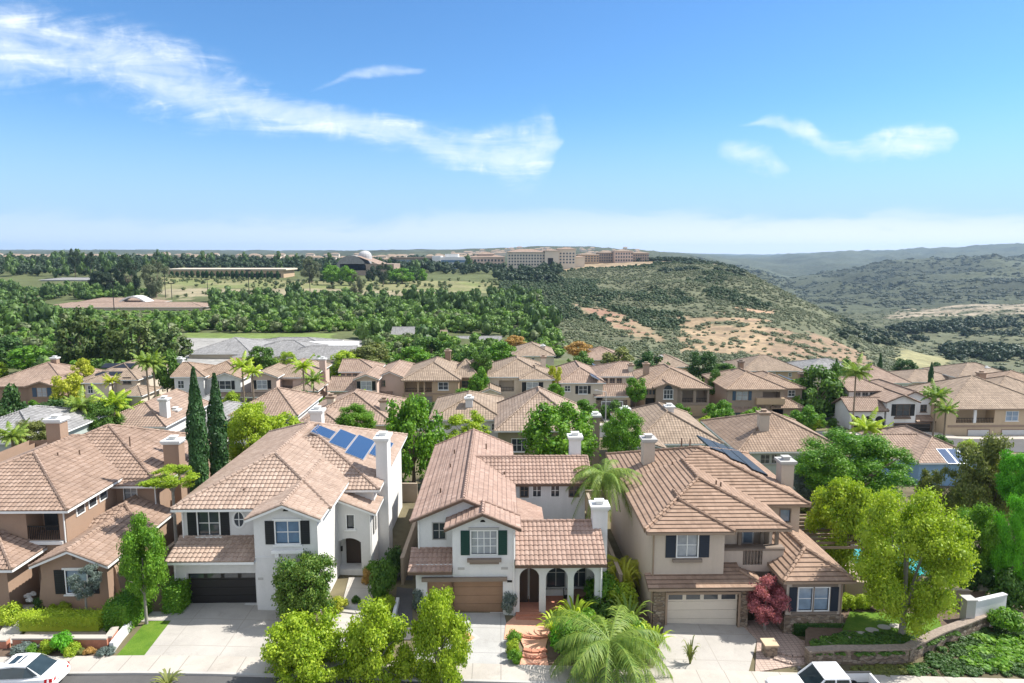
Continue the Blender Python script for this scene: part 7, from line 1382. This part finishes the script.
    for u, v, w, h, m, l in ((566, 650, 34, 30, 'leaf_vivid', 'mounded green shrub at the right edge of the terracotta path'), (585, 645, 40, 34, 'leaf_bright', 'large soft green shrub behind the pavement palm'), (612, 655, 40, 30, 'leaf_lime', 'feathery yellow green shrub right of the pavement palm'), (636, 648, 34, 30, 'leaf_bright', 'leafy shrub near the drive of the beige house'), (622, 615, 36, 34, 'leaf_lime', 'tall yellow green shrub beside the porch corner'), (645, 640, 18, 18, 'leaf_lime', 'lime shrub at the corner of the beige house garage'), (600, 625, 40, 26, 'leaf_green', 'green shrub under the porch arches'), (560, 628, 24, 18, 'leaf_lime', 'grassy shrub at the porch step'), (572, 660, 40, 34, 'leaf_bright', 'soft green shrub at the pavement left of the feathery palm'), (632, 664, 44, 36, 'leaf_lime', 'yellow green shrub at the pavement right of the feathery palm'), (604, 612, 40, 40, 'leaf_bright', 'tall leafy shrub before the right arch'), (657, 618, 12, 24, 'leaf_lime', 'potted lime plant left of the cream garage door'), (745, 614, 12, 24, 'leaf_lime', 'potted lime plant right of the cream garage door')): B(l, u, v, w, h, m)
    for u, v, w, h, m, l in ((575, 628, 52, 30, 'leaf_lime', 'arching strap leaved plant under the middle arch'), (600, 650, 56, 30, 'leaf_palm', 'arching strap leaved plant behind the pavement palm'), (556, 640, 46, 30, 'leaf_lime', 'arching strap leaved plant at the right edge of the terracotta path'), (652, 655, 46, 30, 'leaf_lime', 'arching strap leaved plant at the left edge of the beige drive'), (628, 632, 50, 34, 'leaf_palm', 'arching strap leaved plant by the corner of the porch'), (622, 600, 44, 36, 'leaf_yellow', 'broad leaved plant below the short palm'), (168, 686, 34, 14, 'leaf_olive', 'weedy tuft at the kerb before the wide drive'), (690, 664, 22, 26, 'leaf_olive', 'thin grass tuft at the edge of the beige drive')): spiky_at(l, u, v, w, h, m)
    x, y = 5.2, 42.9; o = thing('patio_table', 'small brown patio table under the right arch', 'table', (x, y, .12)); m = MB(); m.tube([(0, 0, .7), (0, 0, .74)], [.5, .5], 14); m.build('table_top', MATS['wood_brown'], o); MB().tube([(0, 0, 0), (0, 0, .7)], .05, 6).build('leg', MATS['iron'], o)
    for dx, l in ((-.8, 'left'), (.8, 'right')):
        o = thing('patio_chair', f'dark patio chair on the {l} of the small brown table', 'chair', (x + dx, y, .12)); MB().box(-.22, .22, -.22, .22, .42, .46).build('seat', MATS['iron'], o); q = .2 * (1 if dx > 0 else -1); MB().box(q - .02, q + .02, -.22, .22, .46, .95).build('backrest', MATS['iron'], o)
        for a in (-.19, .19):
            for b2 in (-.19, .19): MB().box(a - .02, a + .02, b2 - .02, b2 + .02, 0, .42).build('leg', MATS['iron'], o)
    # beige house entry, corner garden
    S('paved_entry', [(738, 621), (775, 621), (800, 640), (832, 648), (808, 664), (755, 673), (757, 640), (744, 628)], .05, 'paver', 'reddish paved entry court of the beige house', 'paving')
    a = G(769, 655); o = thing('stone_pillar', 'short stone pillar with a tan cap by the red leaved tree', 'pillar', (a[0], a[1], a[2])); MB().box(-.35, .35, -.35, .35, -.3, .75).build('pillar_body', MATS['stone_veneer'], o); MB().box(-.42, .42, -.42, .42, .752, .85).build('pillar_cap', MATS['st_sand'], o)
    for v, u1, l in ((654, 806, 'upper'), (661, 802, 'lower')): p, q = G(774, v - 2)[:2], G(u1, v + 2)[:2]; wall_line('stone_step', [p, ((p[0] + q[0]) / 2, (p[1] + q[1]) / 2 - .3), q], .15, .35, 'paver', f'{l} curved stone step beside the short pillar', 'step', -.2, group='curved steps of the paved entry')
    W1 = [G(806, 664)[:2], G(836, 662)[:2], G(868, 662)[:2], G(906, 661)[:2], G(922, 653)[:2], G(940, 644)[:2], G(962, 636)[:2], G(986, 626)[:2]]
    P = W1 + [G(986, 600)[:2], G(842, 612)[:2], G(806, 640)[:2]]; mb = MB(); mb.prism([(x, y + .15) for x, y in P], lambda x, y: g1(x, y) - .3, lambda x, y: g1(x, y) + .62); tag(mb.build('corner_garden_ground', MATS['mulch']), 'raised ground of the corner garden behind the stone wall', 'ground', None, 'structure')
    wall_line('retaining_wall', W1, .85, .4, 'stone_veneer', 'curved rough stone retaining wall of the corner garden', cap='stone')
    def up(pts, dz, name, mat, label, cat):
        Q = [G(u, v, .62)[:2] for u, v in pts]; a = sum(x0 * y1 - x1 * y0 for (x0, y0), (x1, y1) in zip(Q, Q[1:] + Q[:1])); Q = Q if a > 0 else Q[::-1]; mb = MB(); mb.prism(Q, lambda x, y: g1(x, y) + .5, lambda x, y: g1(x, y) + .62 + dz); return tag(mb.build(name, MATS[mat]), label, cat, None, 'structure')
    up([(842, 630), (900, 634), (945, 632), (935, 614), (850, 612)], .03, 'lawn', 'lawn', 'sunlit lawn of the corner garden behind the large yellow green tree', 'lawn')
    for i, (u, v) in enumerate(((846, 638), (862, 634), (872, 630), (884, 627), (896, 626), (918, 623), (826, 642))):
        x, y, z = G(u, v, .66); o = bpy.data.objects.new('stepping_stone', MB().prism([(x + .42 * math.cos(t), y + .3 * math.sin(t)) for t in [6.283 * k / 9 for k in range(9)]], z - .1, z + .02).build('tmp', MATS['sidewalk']).data); bpy.data.objects.remove(bpy.data.objects['tmp']); COL.objects.link(o); tag(o, 'flat pale stepping stone on the lawn of the corner garden', 'stepping stone', 'stepping stones in the corner garden')
    rng = np.random.RandomState(5)
    def cover(name, label, pts, n, R, mat, dz):
        Q = [G(u, v, dz)[:2] for u, v in pts]; xs = [q[0] for q in Q]; ys = [q[1] for q in Q]; x = rng.uniform(min(xs), max(xs), n); y = rng.uniform(min(ys), max(ys), n); k = np.zeros(n, bool)
        for (ax, ay), (bx, by) in zip(Q, Q[1:] + Q[:1]): c = ((ay > y) != (by > y)) & (x < (bx - ax) * (y - ay) / (by - ay + 1e-9) + ax); k ^= c
        x, y = x[k], y[k]; r = rng.uniform(R * .6, R * 1.3, len(x)); o = scatter(name, label, 'ground cover', x, y, r, r * .55, [small_bush(7, 60), small_bush(8, 60)], mat, .3); o.location.z = dz; return o
    cover('ground_cover', 'dark green ground cover inside the stone wall', [(808, 655), (905, 655), (925, 646), (960, 634), (900, 634), (845, 634), (815, 640)], 520, .28, 'leaf_green', .62); cover('slope_cover', 'dark ground cover on the bank below the stone wall', [(905, 676), (930, 656), (988, 628), (1040, 630), (1040, 676)], 700, .34, 'leaf_dark', 0); cover('bank_grass', 'weedy grass strip under the stone wall', [(850, 678), (918, 678), (925, 664), (850, 668)], 260, .2, 'leaf_olive', 0)
    cover('bank_shrubs', 'bright green creeping shrubs on the bank at the right', [(960, 668), (1040, 668), (1040, 640), (975, 640)], 120, .55, 'leaf_bright', 0)
    leafy_box('hedge', 'dark low hedge below the double window of the beige house', 'hedge', [G(792, 634)[:2], G(838, 632)[:2], (G(838, 632)[0], 40.4), (G(792, 634)[0], 40.4)], .85, 'leaf_dark', .06)
    for i, (u, l) in enumerate(((838, 'leftmost'), (850, 'second from the left'), (862, 'third from the left'), (874, 'rightmost'))): B(f'yellow green shrub behind the sunlit lawn, {l} of four', u, 612, 18, 18, 'leaf_lime', group='yellow green shrubs behind the lawn', dz=.5)
    a = G(971, 624, .4); b2 = G(1003, 616, .4); wall_line('garden_wall', [a[:2], b2[:2]], 1.95, .25, 'wall_white', 'white plastered garden wall segment at the right', cap='wall_white'); o = thing('wall_pillar', 'grey pillar at the left end of the white plastered wall', 'pillar', (a[0] - .3, a[1], g1(a[0], a[1]))); MB().box(-.3, .3, -.3, .3, -.3, 2.15).build('pillar_body', MATS['trim_grey'], o); MB().box(-.37, .37, -.37, .37, 2.152, 2.25).build('pillar_cap', MATS['trim_grey'], o)
    wall_line('garden_wall', [G(845, 596, .4)[:2], G(968, 606, .4)[:2]], 1.5, .22, 'block_tan', 'tan garden wall behind the large yellow green tree', cap='block_tan')
    p1, p2 = G(866, 574)[:2], G(996, 574)[:2]; mb = MB(); mb.prism([(p1[0], p1[1]), (p2[0], p1[1]), (p2[0] - .5, p1[1] + 5.5), (p1[0] + .2, p1[1] + 5.5)], lambda x, y: g1(x, y) - .5, lambda x, y: g1(x, y) + .06); tag(mb.build('pool_water', MATS['pool_water']), 'turquoise water of the swimming pool', 'pool water', None, 'structure')
    S('patio', [(808, 575), (866, 575), (872, 540), (818, 536)], .05, 'patio_pink', 'pinkish patio right of the beige house', 'patio'); S('patio', [(866, 560), (1000, 560), (1000, 546), (872, 546)], .04, 'patio_pink', 'pinkish pool deck behind the pool', 'patio') 
    # pergola
    x0, x1, y0, y1 = 23.3, 26.6, 47.0, 52.5; g = g1(25, 50); o = thing('pergola', 'brown timber pergola with pale rafters right of the beige house', 'pergola', (x0, y0, g)); ht = 3.1
    for px in (0, x1 - x0):
        for py in (0, y1 - y0): MB().box(px - .14, px + .14, py - .14, py + .14, -.3, ht).build('post', MATS['wood_brown'], o)
    for px in (0, x1 - x0): MB().box(px - .1, px + .1, -.5, y1 - y0 + .5, ht, ht + .28).build('beam', MATS['wood_brown'], o)
    for k in range(9): q = -.3 + k * (y1 - y0 + .6) / 8; MB().box(-.6, x1 - x0 + .6, q - .05, q + .05, ht + .282, ht + .46).build('rafter', MATS['trim_tan'], o)
    for dx, l in ((0, 'nearer'), (1.2, 'farther')):
        o = thing('lounge_chair', f'dark lounge chair on the pinkish patio, {l} one', 'lounge chair', (27.4 + dx * .2, 46.6 + dx, g1(27, 47) + .05), .5); MB().box(-.3, .3, -.9, .4, .28, .36).build('seat', MATS['iron'], o); m = MB(); m.face([(-.3, .4, .36), (.3, .4, .36), (.3, .95, .95), (-.3, .95, .95)]); m.build('backrest', MATS['iron'], o)
        for a1 in (-.26, .26):
            for b1 in (-.8, .35): MB().box(a1 - .03, a1 + .03, b1 - .03, b1 + .03, 0, .28).build('leg', MATS['iron'], o)
pmat('flower_white', (.75, .74, .70), .7, .05); gardens()
# ------------------------------------------------------------------ vehicles
def loft(secs, close=True):
    """surface through rings of equal length"""
    mb = MB()
    for A, B in zip(secs, secs[1:]):
        n = len(A)
        for i in range(n): mb.face([A[i], B[i], B[(i + 1) % n], A[(i + 1) % n]])
    if close: mb.face(secs[0]); mb.face(secs[-1][::-1])
    return mb
def ring(x, hw, zb, zt, r=.12): return [(x, -hw + r, zb), (x, -hw, zb + r), (x, -hw * 1.0, (zb + zt) / 2), (x, -hw + .04, zt - r), (x, -hw + r * 1.4, zt), (x, hw - r * 1.4, zt), (x, hw - .04, zt - r), (x, hw, (zb + zt) / 2), (x, hw, zb + r), (x, hw - r, zb)]
def wheel(o, x, y, r=.33, w=.22):
    m = MB(); m.tube([(x, y - w / 2, r), (x, y + w / 2, r)], [r, r], 20); t = m.build('wheel', MATS['tyre'], o); s = 1 if y > 0 else -1; m = MB(); yy = y + s * (w / 2 + .004); m.tube([(x, yy - s * .01, r), (x, yy, r)], [r * .64, r * .6], 16); m.build('rim', MATS['rim'], t)
def sedan(name, label, loc, rz=0.0, paint='car_white', cat='car'):
    """saloon, nose towards -x"""
    o = thing(name, label, cat, loc, rz); S = [(-2.32, .62, .38, .62), (-2.2, .80, .26, .70), (-1.8, .88, .2, .80), (-.9, .90, .2, .90), (0, .90, .2, .93), (1.0, .90, .2, .96), (1.75, .89, .22, .99), (2.15, .84, .28, .98), (2.32, .74, .4, .90)]
    b = loft([ring(x, h, a, t) for x, h, a, t in S]).build('body', MATS[paint], o, smooth=True)
    cab = [(-.98, .72, .9), (-.25, .60, 1.40), (.35, .585, 1.45), (.95, .58, 1.42), (1.78, .66, .97)]; G2 = MB()
    bl = [(-.98, .80, .90), (-.25, .84, .93), (.35, .84, .945), (.95, .83, .955), (1.78, .74, .97)]
    for (a, b1), (c, d) in zip(zip(cab, bl), zip(cab[1:], bl[1:])):
        for s in (1, -1): G2.face([(b1[0], s * b1[1], b1[2]), (d[0], s * d[1], d[2]), (c[0], s * c[1], c[2]), (a[0], s * a[1], a[2])])
    G2.face([(-.98, -.72, .905), (-.98, .72, .905), (-.25, .6, 1.40), (-.25, -.6, 1.40)]); G2.face([(.95, -.58, 1.42), (.95, .58, 1.42), (1.78, .66, .975), (1.78, -.66, .975)]); G2.build('windows', MATS['car_glass'], o)
    rf = MB(); T = [(-.3, .615, 1.40), (.35, .60, 1.465), (1.0, .60, 1.43)]
    for a, c in zip(T, T[1:]): rf.face([(a[0], -a[1], a[2]), (c[0], -c[1], c[2]), (c[0], c[1], c[2]), (a[0], a[1], a[2])]); [rf.face([(a[0], s * a[1], a[2]), (c[0], s * c[1], c[2]), (c[0], s * (c[1] + .02), c[2] - .07), (a[0], s * (a[1] + .02), a[2] - .07)]) for s in (1, -1)]
    for s in (1, -1): rf.face([(1.0, s * .60, 1.43), (1.1, s * .60, 1.38), (1.85, s * .73, .98), (1.7, s * .75, .98)]); rf.face([(-.3, s * .615, 1.405), (-.38, s * .61, 1.36), (-1.1, s * .74, .91), (-1.0, s * .78, .91)])
    rf.build('roof', MATS[paint], o); m = MB(); m.face([(-.05, -.36, 1.446), (.5, -.36, 1.466), (.5, .36, 1.466), (-.05, .36, 1.446)]); m.build('sunroof', MATS['car_glass'], o)
    for s in (1, -1):
        m = MB(); m.face([(2.0, s * .862, .72), (2.305, s * .765, .70), (2.285, s * .74, .88), (2.0, s * .84, .90)]); m.face([(2.31, s * .76, .70), (2.345, s * .48, .72), (2.325, s * .46, .86), (2.29, s * .74, .88)]); m.build('tail_light', MATS['tail_red'], o)
        m = MB(); m.face([(-2.28, s * .70, .55), (-2.05, s * .86, .6), (-2.0, s * .84, .72), (-2.22, s * .7, .68)]); m.build('headlight', MATS['lamp_clear'], o); m = MB(); m.box(-.8, -.62, s * .98 - .09, s * .98 + .09, .93, 1.06); m.build('mirror', MATS[paint], o)
        for x in (-1.42, 1.4): wheel(o, x, s * .82)
    m = MB(); m.box(2.28, 2.345, -.26, .26, .56, .68); m.build('number_plate', MATS['chimney_cap'], o); return o
def pickup(label, loc):
    o = thing('pickup_truck', label, 'pickup truck', loc); S = [(-2.72, .82, .5, .92), (-2.6, .92, .42, 1.0), (-1.9, .96, .4, 1.06), (-1.1, .97, .4, 1.1), (-.3, .97, .4, 1.12), (.95, .97, .4, 1.12)]; loft([ring(x, h, a, t) for x, h, a, t in S]).build('body', MATS['car_white'], o, smooth=True)
    m = MB(); m.box(.97, 2.7, -.97, -.85, .45, 1.12); m.box(.97, 2.7, .85, .97, .45, 1.12); m.box(2.6, 2.7, -.849, .849, .45, 1.12); m.box(.97, 2.6, -.849, .849, .45, .62); bed = m.build('cargo_bed', MATS['car_white'], o); m = MB(); m.box(.99, 2.58, -.84, .84, .622, .64); m.build('bed_liner', MATS['car_plastic'], bed); m = MB(); m.box(.99, 2.7, -.985, -.83, 1.122, 1.15); m.box(.99, 2.7, .83, .985, 1.122, 1.15); m.build('bed_rail', MATS['car_plastic'], bed)
    g = MB(); lo = [(-1.05, .84, 1.1), (.9, .88, 1.12)]; hi = [(-.4, .70, 1.72), (.78, .72, 1.74)]
    for s in (1, -1): g.face([(lo[0][0], s * lo[0][1], 1.1), (lo[1][0], s * lo[1][1], 1.12), (hi[1][0], s * hi[1][1], 1.74), (hi[0][0], s * hi[0][1], 1.72)])
    g.face([(-1.05, -.84, 1.1), (-1.05, .84, 1.1), (-.4, .70, 1.72), (-.4, -.70, 1.72)]); g.face([(.9, -.88, 1.12), (.9, .88, 1.12), (.78, .72, 1.74), (.78, -.72, 1.74)]); g.build('windows', MATS['car_glass'], o)
    m = MB(); m.box(-.42, .82, -.74, .74, 1.742, 1.80)
    for s in (1, -1):
        for a, b in (((-1.07, .85, 1.1), (-.42, .72, 1.74)), ((.93, .89, 1.1), (.80, .73, 1.74)), ((.1, .885, 1.1), (.12, .735, 1.74))): m.tube([(a[0], s * a[1], a[2]), (b[0], s * b[1], b[2])], .045, 5)
    m.build('cab_roof', MATS['car_white'], o)
    for s in (1, -1):
        for x in (-1.75, 1.75): wheel(o, x, s * .88, .38, .24)
        m = MB(); m.box(2.702, 2.72, s * .9 - .07, s * .9 + .07, .75, 1.05); m.build('tail_light', MATS['tail_red'], o); m = MB(); m.box(-2.735, -2.7, s * .66 - .14, s * .66 + .14, .72, .88); m.build('headlight', MATS['lamp_clear'], o); m = MB(); m.box(-.95, -.8, s * 1.08 - .1, s * 1.08 + .1, 1.12, 1.32); m.build('mirror', MATS['car_plastic'], o)
    return o
drive_mat('walk_pave', (.41, .375, .33), (.27, .25, .22), 1.6, 80.0); bpy.data.objects['pavement'].data.materials[0] = MATS['walk_pave']
for u, v, w, h, m, l in ((942, 604, 34, 30, 'leaf_dark', 'dark bush behind the grey wall pillar'), (962, 592, 36, 34, 'leaf_dark', 'dark bush left of the pool end'), (988, 596, 34, 32, 'leaf_dark', 'dark bush behind the white plastered wall'), (1012, 612, 40, 40, 'leaf_green', 'bushy shrub right of the white plastered wall'), (1008, 634, 36, 26, 'leaf_bright', 'bright shrub on the bank below the white plastered wall'), (930, 616, 22, 24, 'leaf_olive', 'thin dull shrub left of the grey wall pillar'), (826, 606, 26, 26, 'leaf_green', 'shrub at the right corner of the beige house'), (1000, 585, 40, 36, 'leaf_dark', 'dark shrub under the vivid green tree')): bush_at(l, u, v, w, h, m, dz=.2)
def road_z(x, y): return g1(x, y) + .01
sedan('parked_car', 'white saloon car with dark sunroof parked at the left kerb', (-25.45, 33.7, road_z(-24, 33.2))).scale = (1.03, 1.0, 1.07); pickup('white pickup truck with an open cargo bed parked at the right kerb', (17.4, 33.62, road_z(17.7, 33.2))).scale = (1.08, 1.04, 1.12)
x, y, z = G(745, 440); sedan('parked_car', 'dark car on the drive before the blue garage door', (x, y, z + .04), rad(80), 'car_dark')
x, y, z = G(24, 416); sedan('parked_car', 'pale car glimpsed between bushes at the left', (x, y, z + .05), rad(10), 'car_white')
def back_details():
    for u0, u1, l in ((730, 764, 'umber house'), (890, 932, 'arcaded house'), (966, 1026, 'apricot house'), (505, 532, 'cream house'), (216, 234, 'white villa'), (600, 624, 'ivory house')):
        xa = atY(u0, 420, 111)[0]; xb = atY(u1, 420, 111)[0]; yb = 111.6 if u0 < 880 else (107.4 if u0 < 950 else 105.8); sheet('driveway', [(xa, 103.2), (xb, 103.2), (xb, yb), (xa, yb)], .12, MATS['sidewalk'], f'pale concrete drive of the {l}', 'driveway')
    rng = np.random.RandomState(8); n = 0; spots = []
    for _ in range(2500):
        if n >= 230: break
        y = rng.choice([rng.uniform(64.5, 71), rng.uniform(88, 94), rng.uniform(105.5, 110), rng.uniform(127, 150), rng.uniform(128, 175)]); x = rng.uniform(-85, 85) * (y + 20) / 110
        u = u_of(np.array(x), np.array(y)); 
        if u < -10 or u > 1034 or any((x - a) ** 2 + (y - b) ** 2 < 5 for a, b in spots): continue
        ok = True
        for o in bpy.data.objects:
            if o.type == 'EMPTY' and o.get('category') == 'house':
                w = 8.5; 
                if abs(o.location.x - x) < w and -2 < y - o.location.y < 15: ok = False; break
        if not ok: continue
        spots.append((x, y)); n += 1; r = rng.uniform(1.0, 2.1) * (1.25 if y > 125 else 1); h = r * rng.uniform(.8, 1.25); o = bpy.data.objects.new('garden_shrub', std_crown('round', int(rng.randint(3)))); COL.objects.link(o); set_mat(o, str(rng.choice(['leaf_bright', 'leaf_bright', 'leaf_lime', 'leaf_lime', 'leaf_green', 'leaf_olive']))); o.location = (x, y, g1(x, y) + h * .7); o.scale = (r, r, h); o.rotation_euler = (0, 0, rng.uniform(0, 6)); tag(o, 'rounded green shrub in the gaps between the back houses', 'shrub', 'garden shrubs between the back houses')
    u, Y = 606, 101; xx, _, zt = atY(u, 392, Y); g = g1(xx, Y); o = thing('street_lamp', 'thin grey street lamp in front of the ivory house', 'street lamp', (xx, Y, g)); m = MB(); m.tube([(0, 0, -.2), (0, 0, zt - g)], [.1, .06], 6); m.build('pole', MATS['trim_grey'], o); m = MB(); m.tube([(0, 0, zt - g), (-1.3, 0, zt - g + .25)], [.05, .04], 5); m.box(-1.7, -1.2, -.12, .12, zt - g + .2, zt - g + .32); m.build('lamp_head', MATS['trim_grey'], o)
back_details()
